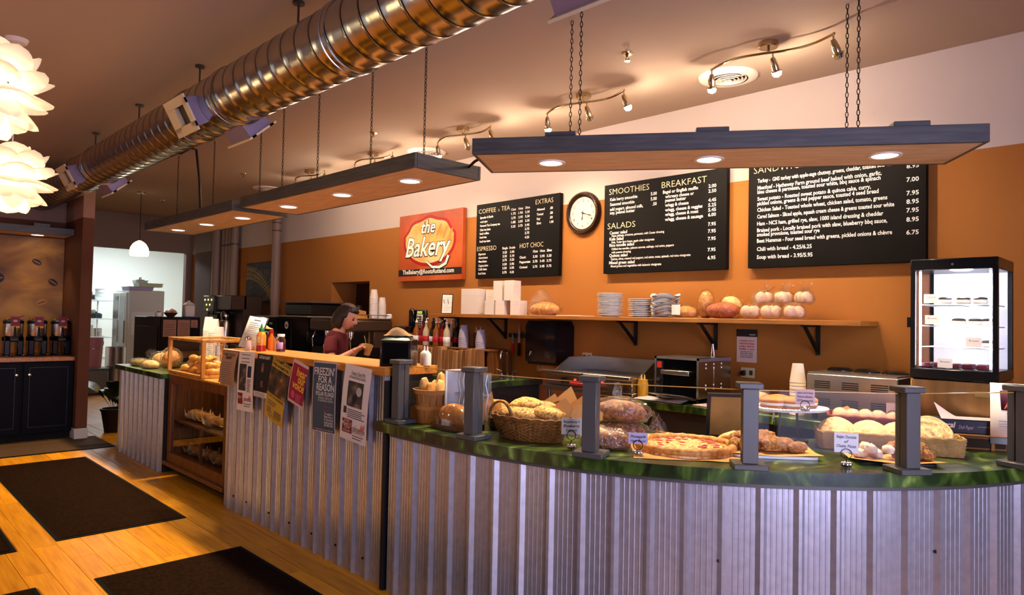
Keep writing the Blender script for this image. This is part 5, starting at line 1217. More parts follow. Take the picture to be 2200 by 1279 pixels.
sgn = thing('hand_wash_sign', 'small cream hand washing sign on the wall by the faucet', 'sign', (-4.10, WY-.002, .93)); MB().box(-.07, .07, -.004, 0, 0, .05).build('plate', mat('sign_cream', 'B8A884', .6), sgn); q = MB(); glyphs(q, 'EMPLOYEES MUST', .013, 0, .03, .12, 0, align='C', z=-.0046); glyphs(q, 'WASH HANDS', .013, 0, .012, .085, 0, align='C', z=-.0046); q.build('lettering', LETK, sgn, 180)
# kraft paper bags upright along the riser shelf
rs = thing('riser_shelf', 'low wooden riser shelf carrying syrup bottles and cups', 'shelf', (-4.98, 4.28, BCT)); MB().box(-.66, .52, -.14, .155, .22, .235, .002).build('board', WOODD, rs)
for sx in (-.64, .0, .50): MB().box(sx-.012, sx+.012, -.13, .15, 0, .22).build('support', WOODD, rs)
rk = random.Random(6); x = -5.45
kr = [mat('kraft_a', 'A87444', .85, var=.12, vs=6), mat('kraft_b', '8E5C32', .85, var=.12, vs=6), mat('kraft_c', 'B5875A', .85, var=.12, vs=6)]
k = 0
while x < -4.5:
    w_ = rk.choice((.05, .065, .08)); h_ = .225+rk.uniform(-.015, .02)
    t = thing('paper_bag', f'folded brown paper bag under the syrups, {ORD[k]} from left in its row', 'paper bag', (x+w_/2, 4.06, BCT), R(rk.uniform(-14, 14)), 'upright folded brown paper bags')
    MB().add([(-w_/2, -.02, 0), (w_/2, -.02, 0), (w_/2, .06, 0), (-w_/2, .06, 0), (-w_/2, -.01, h_), (w_/2*.9, -.022, h_), (w_/2*.9, .05, h_-.005), (-w_/2, .05, h_)], [(3, 2, 1, 0), (4, 5, 6, 7), (0, 1, 5, 4), (1, 2, 6, 5), (2, 3, 7, 6), (3, 0, 4, 7)]).build('folded_bag', kr[k % 3], t)
    MB().add([(-w_*.1, -.0205, .01), (w_*.1, -.0205, .01), (w_*.06, -.024, h_-.01), (-w_*.06, -.020, h_-.01)], [(0, 1, 2, 3)]).build('gusset_fold', kr[(k+1) % 3], t)
    x += w_+.006; k += 1
SY = BCT+.236
liq = [mat('syrup_amber', '8A4A14', .15, alpha=.9), mat('syrup_red', '7A1420', .15, alpha=.9), mat('syrup_clear', 'D8C8A0', .1, alpha=.6), mat('syrup_brown', '2A140C', .15)]
lblR = mat('label_red', 'B81C2C', .5); CLR = film('bottle_clear', 'FFFFFF', .06, .05, .95, .4)
def bottle(x, y, i, label, z=SY):
    t = thing('syrup_bottle', label, 'bottle', (x, y, z), R(40*i), 'flavour syrup bottles on the riser shelf')
    MB().lathe([(0, .002), (.033, .002), (.034, .01), (.034, .13), (.028, .155), (.013, .185), (.012, .21), (.014, .212), (.014, .225), (0, .225)], 20).build('glass', liq[i % 4], t)
    MB().lathe([(.0345, .04), (.0352, .041), (.0352, .09), (.0345, .091)], 20).build('label', lblR if i % 3 else PLATEW, t)
    MB().lathe([(.013, .222), (.015, .224), (.015, .235), (.005, .24), (.004, .265), (0, .265)], 12).tube([(0, 0, .262), (.02, 0, .268), (.028, 0, .258)], .004, 6).build('pourer', BLACK if i % 2 else PLATEW, t)
pos = [(-5.58, 4.18), (-5.50, 4.20), (-5.42, 4.18), (-5.34, 4.2), (-5.26, 4.18), (-5.18, 4.2), (-5.10, 4.18), (-5.45, 4.30), (-5.36, 4.31), (-5.28, 4.30), (-5.19, 4.31), (-5.10, 4.30)]
for i, (x, y) in enumerate(pos):
    row = 'front' if i < 7 else 'back'; n_ = i if i < 7 else i-7
    bottle(x, y, i, f'syrup bottle with red label, {["first", "second", "third", "fourth", "fifth", "sixth", "seventh"][n_]} from left in the {row} row')
for i, (x, y, c_, l_) in enumerate(((-5.62, 3.97, 'C8502C', 'red labelled squeeze bottle left of the brown bags'), (-5.53, 3.98, 'D8B090', 'pale squeeze bottle left of the brown bags'))):
    t = thing('squeeze_bottle', l_, 'bottle', (x, y, BCT)); MB().lathe([(0, 0), (.036, 0), (.038, .01), (.038, .16), (.03, .18), (.03, .19), (0, .19)], 20).build('body', mat('squeeze_'+c_, c_, .4), t); MB().lathe([(.03, .19), (.012, .21), (.004, .25), (0, .25)], 14).build('nozzle', PLATEW, t); MB().lathe([(.0385, .06), (.0388, .061), (.0388, .12), (.0385, .121)], 20).build('label', lblR, t)
for i, (x, y, l_) in enumerate(((-4.90, 4.22, 'left stack of grey cups on the riser shelf'), (-4.66, 4.22, 'right stack of grey cups on the riser shelf'))):
    t = thing('cup_stack', l_, 'cup stack', (x, y, SY)); cups(t, 6 if i == 0 else 4, .034, .046, .12, .018, mat('grey_cup', '9A94A4', .6))
for i, (x, l_) in enumerate(((-4.80, 'brown sauce squeeze bottle between the grey cups'), (-4.745, 'second sauce squeeze bottle between the grey cups'))):
    t = thing('sauce_bottle', l_, 'bottle', (x, 4.29, SY)); MB().lathe([(0, 0), (.026, 0), (.027, .01), (.027, .13), (.02, .145), (0, .145)], 16).build('body', mat('sauce_brown', '3A1E14', .3), t); MB().lathe([(.02, .145), (.006, .165), (.003, .195), (0, .195)], 12).build('nozzle', mat('tip_pale', 'C8B8A8', .4), t)
# ------------------------------------------------------------------ espresso machine and black units
em = thing('espresso_machine', 'bronze espresso machine with a cup rail along its top', 'espresso machine', (-6.72, 4.12, BCT))
MB().box(-.42, .40, -.24, .27, .06, .16, .01).build('drip_base', mat('machine_dark', '1A1614', .35, .3), em)
MB().box(-.42, .40, .05, .27, .16, .36, .01).build('back_body', mat('machine_bronze', '5A4638', .35, .6), em)
MB().box(-.43, .42, -.27, .28, .34, .47, .02).build('head', MATS['machine_bronze'], em)
MB().box(-.42, .41, -.26, .27, .47, .485, .003).build('cup_tray', STEEL, em)
for y in (-.25, .26): MB().tube([(-.42, y, .52), (.41, y, .52)], .004, 6).build('cup_rail', CHROME, em)
MB().tube([(.41, -.25, .52), (.41, .26, .52)], .004, 6).build('cup_rail', CHROME, em)
for y in (-.25, .0, .26): MB().tube([(.41, y, .485), (.41, y, .52)], .004, 6).build('rail_post', CHROME, em)
for x in (-.25, .0, .25): MB().at((x, -.14, .27)).cyl((0, 0, 0), .035, .08, 18).tube([(0, 0, .03), (0, -.16, .01)], .014, 8).build('group_head', CHROME, em)
for x in (-.40, .40): MB().tube([(x, -.2, .34), (x, -.24, .25), (x, -.23, .12)], .006, 6).build('steam_wand', CHROME, em)
MB().box(.385, .40, -.02, .0, .06, .35).build('corner_strut', CHROME, em)
for sx in (-.36, .34):
    for sy in (-.18, .2): MB().cyl((sx, sy, 0), .02, .06, 10).build('foot', BLACK, em)
TOPZ = BCT+.486
for i, (x, y, n_, l_) in enumerate(((-6.37, 4.19, 14, 'tallest stack of white paper cups on the espresso machine'), (-6.36, 4.29, 11, 'second stack of white paper cups on the espresso machine'))):
    t = thing('paper_cup_stack', l_, 'cup stack', (x, y, TOPZ)); cups(t, n_, .032, .043, .10, .0165 if i == 0 else .013, mat('cup_white', 'DAD2CA', .7), True)
for i, (x, y) in enumerate(((-6.46, 4.30), (-6.44, 4.37))):
    t = thing('espresso_cup', ['white cup beside the cup stacks on the espresso machine, front', 'white cup beside the cup stacks on the espresso machine, back'][i], 'cup', (x+.1*i, y, TOPZ)); MB().lathe([(.035, 0), (.034, .03), (.026, .05), (0, .05)], 20).build('bowl', PLATEW, t); MB().tube([(.033, 0, .01), (.05, 0, .018), (.046, 0, .034), (.028, 0, .038)], .004, 6).build('handle', PLATEW, t)
t = thing('black_canister', 'glossy black canister on the espresso machine', 'canister', (-6.52, 4.09, TOPZ)); MB().lathe([(0, 0), (.04, 0), (.04, .10), (.03, .125), (0, .125)], 20).build('body', BLACKG, t); MB().lathe([(.03, .125), (.03, .14), (0, .14)], 16).build('lid', BLACK, t)
t = thing('tan_pouch', 'tan folded paper pouch on the espresso machine', 'pouch', (-6.40, 4.06, TOPZ), R(60)); MB().add([(-.05, -.03, 0), (.05, -.03, 0), (.05, .03, 0), (-.05, .03, 0), (-.035, -.005, .09), (.045, -.005, .075), (.045, .005, .075), (-.035, .005, .09)], [(3, 2, 1, 0), (4, 5, 6, 7), (0, 1, 5, 4), (1, 2, 6, 5), (2, 3, 7, 6), (3, 0, 4, 7)]).build('pouch', KRAFT, t); MB().box(-.045, .045, -.0305, -.028, .02, .03).build('strip', WOODL, t)
t = thing('wooden_tray', 'small yellow wooden tray on the espresso machine', 'tray', (-6.40, 3.94, TOPZ), R(90)); MB().box(-.05, .16, -.05, .05, 0, .012).build('base', WOODL, t); MB().box(-.05, .16, -.05, -.04, .012, .03).build('front_rail', WOODL, t)
gd = thing('coffee_grinder', 'black coffee grinder with a flared hopper beside the espresso machine', 'grinder', (-5.84, 4.2, BCT)); MB().box(-.08, .08, -.1, .12, 0, .26, .01).build('body', BLACK, gd); MB().lathe([(.04, .26), (.085, .38), (.09, .40), (.0, .40)], 22).build('hopper', mat('hopper_smoke', '2A1A12', .1), gd); MB().lathe([(.0, .40), (.092, .40), (.092, .412), (0, .415)], 22).build('lid', BLACK, gd)
u1 = thing('black_cooler', 'black upright cooler with a round white sticker', 'cooler', (-7.62, 4.14, BCT)); MB().box(-.38, .38, -.26, .28, 0, .48, .01).build('cabinet', BLACKG, u1); MB().box(-.39, .39, -.275, .285, .48, .495, .002).build('top_plate', mat('top_grey', '8A7C74', .5), u1); MB().box(-.015, .0, -.264, -.258, .02, .46).build('door_gap', DARK, u1)
q = MB().at((-.13, -.262, .38), rx=R(90)); q.cyl((0, 0, 0), .045, .002, 28).build('round_sticker', mat('sticker', 'D8B8B0', .6), u1); q = MB().at((-.13, -.265, .375), rx=R(90)); q.prism(ell(0, 0, .026, .014, 16), 0, .001).build('sticker_mark', LETK, u1)
u2 = thing('black_dispenser', 'narrow black dispenser box left of the black cooler', 'dispenser', (-8.30, 4.12, BCT)); MB().box(-.27, .27, -.24, .28, 0, .47, .01).build('cabinet', BLACKG, u2); MB().box(-.28, .28, -.25, .285, .47, .485, .002).build('top_plate', MATS['top_grey'], u2); MB().box(.1, .17, -.244, -.24, .38, .405).build('badge', mat('badge_grey', '8A8A8A', .4), u2)
tb = thing('black_tub', 'black plastic tub with pale rim on the cooler', 'tub', (-7.62, 4.15, BCT+.496)); MB().box(-.34, .34, -.2, .2, 0, .15, .02).build('tub', BLACK, tb); MB().box(-.37, .37, -.23, .23, .15, .165, .004).build('lid', mat('lid_dark', '4A403C', .5), tb)
cm = thing('coffee_brewer', 'bronze and black coffee brewer with lit buttons by the pipes', 'brewer', (-9.75, 4.08, BCT)); MB().box(-.50, .42, -.05, .22, 0, .75, .012).build('body', mat('brewer_bronze', '4E3C32', .4, .5), cm); MB().box(-.50, -.1, -.25, .0, .52, .75, .01).build('head', mat('brewer_panel', '2C3038', .4, .3), cm); MB().box(-.1, .42, -.22, .0, .55, .75, .01).build('hood', MATS['brewer_bronze'], cm); MB().box(-.50, .42, -.25, .0, 0, .07, .006).build('drip_tray', BLACK, cm)
for i, (x, z) in enumerate(((-.42, .69), (-.30, .69), (-.18, .69), (-.36, .62), (-.24, .62), (-.33, .55))): MB().at((x, -.252, z), rx=R(90)).cyl((0, 0, 0), .014, .006, 10).build('button', mat('button_lit', 'FFC860', .4, emit=2.5), cm)
MB().at((.05, -.14, .07)).lathe([(0, 0), (.08, 0), (.085, .3), (.07, .34), (0, .34)], 22).build('urn', STEEL, cm); MB().at((.05, -.14, .42)).lathe([(0, 0), (.06, 0), (.07, .05), (.05, .11), (0, .12)], 20).build('brew_basket', CHROME, cm)
for x in (-.38, -.22): MB().tube([(x, -.2, .52), (x+.03, -.26, .4), (x+.05, -.24, .33)], .012, 8).build('tap', CHROME, cm)
MB().box(-.46, -.12, -.2, -.06, .12, .5, .01).build('black_column', BLACK, cm)
# ------------------------------------------------------------------ things on the bar top
BT = 1.1305
def napkin(loc, rz, label, crumple_=True, w_=.16, d_=.12, h_=.135):
    t = thing('napkin_dispenser', label, 'napkin dispenser', loc, rz)
    MB().box(-w_/2, w_/2, -d_/2, d_/2, 0, h_, .006).build('housing', mat('disp_bronze', '3A302C', .3, .6), t)
    for sx in (-1, 1): MB().box(sx*w_/2-.004, sx*w_/2+.004, -d_/2-.002, d_/2+.002, 0, h_+.004, .002).build('side_trim', mat('disp_side', '6A5448', .25, .9), t)
    MB().box(-w_/2+.012, w_/2-.012, -d_/2-.003, -d_/2, .015, h_-.012).build('dark_face', BLACKG, t)
    MB().at((0, 0, h_)).add([(-w_/2, -d_/2, 0), (w_/2, -d_/2, 0), (w_/2, d_/2, 0), (-w_/2, d_/2, 0), (-w_/2+.03, -d_/2+.03, .022), (w_/2-.03, -d_/2+.03, .022), (w_/2-.03, d_/2-.03, .022), (-w_/2+.03, d_/2-.03, .022)], [(3, 2, 1, 0), (4, 5, 6, 7), (0, 1, 5, 4), (1, 2, 6, 5), (2, 3, 7, 6), (3, 0, 4, 7)]).build('green_lid', mat('lid_green', '2E4438', .35), t)
    if crumple_: MB().at((0, 0, h_+.022)).surf(14, 8, lambda u, v: ((u-.5)*.15, (v-.5)*.07, .004+.04*math.sin(math.pi*min(1, u*1.1))*math.sin(math.pi*v)**.5+.01*noise.noise(Vector((u*4, v*4, 1))))).build('brown_napkin', mat('napkin_tan', 'B08A58', .9), t)
    return t
napkin((-3.02, 2.15, BT), R(38), 'black napkin dispenser with green lid at the right bar end')
napkin((-5.14+.2, 2.28, BT), R(38), 'napkin dispenser half hidden behind the tilted menu stand', True, .14, .10, .12)
ms_ = thing('menu_stand', 'tilted black stand with a printed white menu on the bar', 'menu stand', (-4.80, 2.12, BT), R(40))
Tq = Matrix.Translation((0, -.03, 0)) @ Matrix.Rotation(R(-22), 4, 'X') @ Matrix.Rotation(R(9), 4, 'Y')
def mq(fn, nme, m_):
    q = MB(); q.T = Tq; fn(q); return q.build(nme, m_, ms_, 180)
mq(lambda q: q.box(-.075, .075, .0, .006, .01, .26), 'backing', BLACK); mq(lambda q: q.box(-.07, .066, -.001, 0, .012, .252), 'menu_sheet', mat('paper_white', 'E2DCD4', .7))
def mt(q):
    q.box(-.025, .025, -.0018, -.001, .225, .231)
    for k in range(13): q.box(-.05, .02+.012*(k % 4), -.0018, -.001, .035+.014*k, .038+.014*k)
mq(mt, 'menu_print', mat('print_dim', '8A868C', .6)); MB().tube([(-.05, -.03, .02), (-.05, .08, 0), (.05, .08, 0), (.05, -.03, .02)], .003, 6).build('wire_foot', BLACK, ms_)
def shaker(x, y, label, fill):
    t = thing('shaker', label, 'shaker', (x, y, BT)); MB().lathe([(0, 0), (.021, 0), (.022, .005), (.019, .07), (0, .07)], 16).build('glass', fill, t); MB().lathe([(.0195, .07), (.021, .072), (.021, .09), (.014, .098), (0, .10)], 16).build('metal_cap', CHROME, t)
shaker(-4.72, 2.08, 'glass salt shaker with metal cap in front of the menu stand', mat('salt', 'D8B8A4', .4)); shaker(-4.60, 2.23, 'glass shaker with metal cap between the sauce bottles', mat('pepper', 'C8A078', .4))
t = thing('chili_sauce_bottle', 'clear chili sauce bottle with a green tapered cap', 'bottle', (-4.60, 2.12, BT)); MB().lathe([(0, 0), (.03, 0), (.032, .008), (.032, .105), (.024, .128), (.015, .135), (0, .135)], 20).build('bottle', mat('sauce_orange', 'E08A2C', .15, alpha=.85), t); MB().lathe([(.0, .002), (.0325, .002), (.0325, .04), (0, .042)], 20).build('sauce', mat('sauce_red', '9A1E0C', .2), t); MB().lathe([(.016, .135), (.018, .137), (.018, .155), (.008, .165), (.003, .19), (0, .19)], 16).build('green_cap', mat('cap_green', '1E7A3A', .4), t); MB().lathe([(.0328, .06), (.033, .061), (.033, .1), (.0328, .101)], 20, a0=3.6, a1=5.6).build('printed_label', mat('label_pale', 'E8B87A', .6), t)
t = thing('hot_sauce_bottle', 'small orange hot sauce bottle with red cap', 'bottle', (-4.70, 2.24, BT)); MB().lathe([(0, 0), (.024, 0), (.025, .08), (.012, .105), (.012, .12), (0, .12)], 16).build('bottle', mat('sauce_orange2', 'D8681C', .2), t); MB().lathe([(.013, .118), (.014, .12), (.014, .145), (0, .146)], 14).build('red_cap', mat('cap_red', 'A01820', .4), t)
t = thing('jam_jar', 'clear jam jar with white cap and dark red jam', 'jar', (-4.47, 2.20, BT)); MB().lathe([(0, 0), (.029, 0), (.031, .006), (.031, .08), (.022, .1), (.022, .105), (0, .105)], 20).build('jar', film('jar_glass', 'FFE8E0', .1, .05, .92, .4), t); MB().lathe([(0, .003), (.029, .003), (.029, .055), (0, .055)], 20).build('jam', mat('jam_red', '5A1018', .3), t); MB().lathe([(.023, .104), (.025, .105), (.025, .122), (0, .123)], 18).build('white_cap', PLATEW, t); MB().lathe([(.0314, .02), (.0318, .021), (.0318, .065), (.0314, .066)], 20, a0=4.9, a1=6.3).build('label', mat('label_lilac', 'B89AC8', .6), t)
for i, (x, y, l_) in enumerate(((-3.0, 2.305, 'white squeeze bottle at the bar end corner, left one'), (-2.955, 2.29, 'white squeeze bottle at the bar end corner, right one'))):
    t = thing('white_squeeze_bottle', l_, 'bottle', (x, y, BT)); MB().lathe([(0, 0), (.021, 0), (.022, .005), (.022, .06), (.016, .07), (0, .07)], 16).build('body', mat('mayo_white', 'E8DCC0', .5), t); MB().lathe([(.016, .07), (.005, .08), (.003, .105), (0, .105)], 12).build('nozzle', PLATEW, t)
# ------------------------------------------------------------------ flyers hung on the bar front
class Flyer:
    """sheet hung from its top edge: u to the right, v downwards; bends away from the counter by curl"""
    def __init__(s, name, label, x, z, w_, h_, paper, ang=0, curl=.01, y=2.012, hook=True):
        s.t = thing(name, label, 'flyer', (x, y, z), 0, 'printed flyers hung on the bar front'); s.w, s.h, s.c, s.a = w_, h_, curl, ang
        q = MB().surf(6, 12, lambda u, v: (u*w_, 0, -v*h_)); s.put(q, 0, 'sheet', paper)
    def put(s, q, layer, nme, m_):
        o = []
        for x, y, z in q.v:
            v = -z/s.h; X = x*math.cos(s.a)+z*math.sin(s.a); Z = z*math.cos(s.a)-x*math.sin(s.a)
            o.append((X, -.0012-.0007*layer-s.c*math.sin(math.pi*.5*max(0, v))+s.c*.6*max(0, v)**2, Z))
        q.v = o; return q.build(nme, m_, s.t, 180)
    def rect(s, u0, u1, v0, v1, m_, layer=1, nme='print_block'):
        return s.put(MB().surf(4, 6, lambda u, v: ((u0+(u1-u0)*u)*s.w, 0, -(v0+(v1-v0)*v)*s.h)), layer, nme, m_)
    def text(s, body, size, u, v, m_, wf=None, layer=2, align='L', off=0, nme='lettering', shear=0):
        return s.put(glyphs(MB(), body, size, u*s.w, -v*s.h, wf*s.w if wf else None, off, shear, align, z=0), layer, nme, m_)
    def greek(s, u0, u1, v0, v1, n, m_, layer=2, nme='small_print'):
        q = MB(); rg = random.Random(int(u0*100+v0*1000))
        for k in range(n):
            v = v0+(v1-v0)*k/max(1, n-1); e = u1-(u1-u0)*.25*rg.random()
            q.add([(u0*s.w, 0, -v*s.h), (e*s.w, 0, -v*s.h), (e*s.w, 0, -(v+.011)*s.h), (u0*s.w, 0, -(v+.011)*s.h)], [(0, 1, 2, 3)])
        return s.put(q, layer, nme, m_)
    def shape(s, poly, m_, layer=1, nme='print_shape'):
        q = MB(); q.add([(u*s.w, 0, -v*s.h) for u, v in poly], [tuple(range(len(poly)))]); return s.put(q, layer, nme, m_)
PW = mat('flyer_white', 'D8CCC8', .75); INK = mat('ink_grey', '4A4444', .8); INKK = LETK; MAR = mat('ink_maroon', '7A241E', .7)
PHOTO = ramp_mat('photo_dark', [(.3, '0C0A08'), (.5, '3A3028'), (.7, '8A7A68')], 14, 4, .6); PHOTO2 = ramp_mat('photo_gold', [(.35, '120C06'), (.55, '5A3A14'), (.75, 'C89A48')], 12, 4, .6)
f = Flyer('flyer', 'curled tan flyer with text at the left bar end', -4.96, 1.118, .25, .24, mat('flyer_tan', 'A07C62', .8), 0, .045)
f.text('Supper Fundraiser', .03, .12, .12, INKK, .75); f.text('BENEFIT', .028, .3, .22, INKK, .4, off=.0008); f.greek(.12, .88, .32, .92, 11, INK)
f = Flyer('flyer', 'white flyer with a dark photo strip, second from the left bar end', -4.695, 1.128, .25, .40, PW, R(-1), .02)
f.greek(.18, .85, .05, .17, 3, INK); f.rect(.1, .55, .21, .66, PHOTO, 1, 'photo'); f.rect(.62, .85, .24, .43, mat('photo_blue', '1A2238', .6), 1, 'portrait'); f.greek(.62, .86, .46, .66, 9, INK); f.rect(.06, .37, .70, .89, MAR, 1, 'date_box'); f.text('Mar 1', .032, .09, .80, PW, .25); f.text('phoenix', .045, .45, .83, MAR, .46); f.shape([(.72, .78), (.78, .72), (.8, .77), (.87, .71), (.86, .78), (.8, .80)], mat('bird_orange', 'C87858', .7), 2, 'bird_emblem'); f.greek(.45, .9, .87, .91, 2, INK)
f = Flyer('flyer', 'narrow black concert flyer with white strip at its foot', -4.405, 1.126, .215, .26, mat('flyer_black', '12100E', .6), R(1), .02)
f.text('CAITLIN CANTY', .028, .12, .11, PW, .76, off=.0005); f.rect(.36, .52, .22, .44, ramp_mat('face_warm', [(.3, '2A1410'), (.6, '8A4A3A')], 18, 3, .6), 1, 'portrait'); f.rect(.36, .5, .66, .82, MATS['face_warm'], 1, 'hands'); f.rect(-.12, .78, .94, 1.08, PW, 1, 'white_strip'); f.greek(-.06, .7, .965, 1.05, 4, INK, 2)
YEL = mat('flyer_yellow', 'B8942C', .75)
f = Flyer('flyer', 'yellow philharmonic concert poster hanging crooked', -4.175, 1.124, .25, .395, YEL, R(13), .025)
f.text('CHAMPLAIN', .034, .05, .06, INKK, .9, off=.0003); f.text('PHILHARMONIC', .030, .05, .135, INKK, .9, off=.0003); f.rect(.0, 1, .155, .58, PHOTO2, 1, 'stage_photo'); f.text("COUNT OF LUXEMBURG", .022, .04, .635, INKK, .9); f.greek(.1, .6, .69, .75, 3, INK); f.greek(.5, .93, .81, .90, 5, INK); f.greek(.1, .4, .80, .88, 4, INK); f.text('G T S G T', .022, .2, .955, INKK, .6)
f = Flyer('flyer', 'magenta flyer reading hear our voice', -3.905, 1.122, .19, .262, mat('flyer_pale', 'C8A8A8', .75), R(12), .02)
f.rect(.05, 1, .07, .93, mat('flyer_magenta', '8C1030', .7), 1, 'magenta_field'); YL = mat('ink_yellow', 'E8B428', .6)
f.text('hear', .072, .38, .32, YL, .62, off=.0012); f.text('our', .072, .52, .47, YL, .46, off=.0012); f.text('voice', .072, .22, .63, YL, .76, off=.0012); f.shape(ell(.32, .78, .12, .09, 20), mat('dot_pink', 'C04870', .7), 2, 'pink_dot'); f.greek(.5, .92, .73, .88, 6, mat('ink_pink', 'C86080', .7))
BLU = mat('flyer_slate', '3C4A58', .75)
f = Flyer('flyer', 'slate blue polar plunge charity poster with white border', -3.665, 1.122, .26, .40, mat('flyer_border', 'B8B4BC', .75), R(-1), .012)
f.rect(.03, .97, .02, .985, BLU, 1, 'blue_field'); CH = mat('ink_chalk', 'D0CCCC', .7)
f.text("FREEZIN'", .060, .07, .19, CH, .86, off=.001); f.text('FOR A', .054, .26, .30, CH, .56, off=.001); f.text('REASON', .056, .19, .41, CH, .75, off=.001); f.text('POLAR PLUNGE', .034, .17, .485, CH, .77, off=.0006); f.text('SATURDAY, MARCH 25TH', .017, .27, .53, CH, .6); f.text('AT LAKE BOMOSEEN, CASTLETON', .015, .26, .565, CH, .65); f.greek(.5, .85, .63, .68, 2, mat('ink_wine', '8A3048', .7)); f.text('To register a', .02, .55, .745, CH, .36, off=.0002)
for k, s_ in enumerate(('Plunge Team, or', 'for sponsorship', 'opportunities:', 'call 802-861')): f.text(s_, .02, .54, .785+.04*k, CH, .38, off=.0002)
f.rect(.03, .97, .945, .985, mat('strip_wine', '3A1420', .7), 2, 'foot_strip'); f.text('for registration & more info visit', .016, .08, .972, CH, .84, 3)
f = Flyer('flyer', 'large white poetry open mic poster near the right bar end', -3.315, 1.130, .26, .405, PW, R(4), .02)
f.text('Poetry Open Mic', .032, .28, .13, INK, .52); f.text('at Phoenix Books Rutland', .024, .2, .175, INK, .62); f.rect(.2, .78, .21, .545, PHOTO, 1, 'microphone_photo'); f.shape(ell(.63, .33, .1, .06, 20), mat('mic_silver', 'A8A4A0', .5), 2, 'microphone'); f.shape([(.4, .40), (.55, .35), (.58, .42), (.48, .52), (.42, .5)], mat('mic_shade', '10141C', .6), 2, 'microphone_body'); f.rect(.1, .22, .56, .65, PHOTO, 1, 'small_portrait'); f.greek(.26, .92, .58, .68, 5, INK); f.rect(.08, .46, .72, .905, MAR, 1, 'date_box'); f.text('SUNDAY', .014, .17, .755, PW, .2); f.text('March 11', .034, .1, .815, PW, .34, off=.0004); f.text('2-4 PM', .018, .18, .85, PW, .2); f.text('RUTLAND', .016, .14, .89, PW, .26); f.text('phoenix', .05, .50, .86, MAR, .44); f.shape([(.76, .80), (.82, .73), (.84, .78), (.93, .72), (.92, .79), (.85, .82)], MATS['bird_orange'], 2, 'bird_emblem'); f.text('BOOKS', .014, .58, .885, MATS['bird_orange'], .3); f.greek(.48, .92, .91, .945, 2, INK)
# grey flyer leaning on the display case
lf2 = thing('leaning_flyer', 'grey printed sheet leaning against the bar on the display case', 'flyer', (-5.155, 2.12, .862), R(10)); q = MB(); q.T = Matrix.Rotation(R(-16), 4, 'X'); q.surf(6, 8, lambda u, v: ((u-.5)*.24, .006*math.sin(u*6), v*.235)); q.build('sheet', mat('flyer_grey', '7C706A', .8), lf2, 180)
q = MB(); q.T = Matrix.Translation((0, -.007, 0)) @ Matrix.Rotation(R(-16), 4, 'X')
for k in range(10): q.box(-.085+.02*(k % 3), .07-.02*(k % 2), -.0008, 0, .06+.016*k, .064+.016*k)
q.build('print_lines', INK, lf2)
# ------------------------------------------------------------------ wooden display case and pastry box
dc = thing('display_case', 'dark wooden glass fronted display case with two pastry shelves', 'display case', (-5.68, 2.45, 0))
cx = .625; yf, yb = -.36, .33
MB().box(-cx+.02, cx-.02, yf+.08, yb, 0, .10).build('kick_base', DARK, dc)
MB().box(-cx, cx, yb-.02, yb, .10, .845).build('back_panel', mat('case_inside', '2A1A10', .7), dc)
for sx in (-1, 1): MB().box(sx*cx-(.02 if sx > 0 else 0), sx*cx+(.02 if sx < 0 else 0), yf+.02, yb-.02, .10, .845).build('side_panel', WOODD, dc)
MB().box(-cx, cx, yf, yf+.03, .775, .845, .003).build('top_rail', WOODD, dc); MB().box(-cx, cx, yf, yf+.03, .10, .19, .003).build('bottom_rail', WOODD, dc)
for sx in (-1, 1): MB().box(sx*(cx-.035)-.035, sx*(cx-.035)+.035, yf, yf+.03, .19, .775, .003).build('stile', WOODD, dc)
MB().box(-cx-.02, cx+.01, yf-.03, yf+.01, .075, .11, .006).build('base_moulding', WOODD, dc)
MB().box(-cx+.07, cx-.07, yf+.012, yf+.016, .19, .775).build('front_glass', film('dark_glass', 'FFFFFF', .006, .03, .88, .10), dc)
MB().box(-cx+.02, cx-.02, yf+.05, yb-.02, .44, .455).build('upper_shelf', WOODD, dc); MB().box(-cx+.02, cx-.02, yf+.05, yb-.02, .15, .165).build('lower_shelf', WOODD, dc)
MB().box(.0, .02, yf+.04, yf+.06, .165, .44).build('middle_upright', WOODD, dc)
MB().box(-cx+.0, cx+.0, yf-.005, yb, .845, .862, .003).build('case_top', WOODL, dc)
light('case_lamp', 'AREA', (0, -.2, .83), 1.6, (1, .75, .45), aim=(0, .2, -1), shape='RECTANGLE', size=1.0, size_y=.05, parent=dc)
PAP = mat('wax_paper', 'C8AE84', .8, var=.1, vs=8)
rq = random.Random(11)
for sh_, z in ((0, .456), (1, .166)):
    for k in range(7):
        x = -.48+.155*k+rq.uniform(-.02, .02); y = -.20+rq.uniform(-.02, .05); hh = .07 if sh_ == 0 else .09
        t = thing('wrapped_pastry', f'pastry in pale wax paper, {ORD[k]} from left on the {("upper", "lower")[sh_]} case shelf', 'pastry', (-5.68+x, 2.45+y, z), R(rq.uniform(0, 90)), 'wrapped pastries on the upper case shelf' if sh_ == 0 else 'wrapped pastries on the lower case shelf')
        lump(t, (.062, .05, .04), CRUST, 'pastry', (0, 0, .05), amp=.2, seed=k+sh_*9)
        q = MB().at((0, 0, .004), rz=R(20*k)); crumple(q, .15, .14, k+sh_*5, .075); q.build('wax_paper', PAP, t)
gb = thing('pastry_box', 'wood framed glass pastry box full of croissants', 'display box', (-5.955, 2.325, .863))
a, b, h = .375, .225, .307
for sx in (-1, 1):
    for sy in (-1, 1): MB().box(sx*a-.014, sx*a+.014, sy*b-.014, sy*b+.014, .02, h-.02).build('post', WOODL, gb)
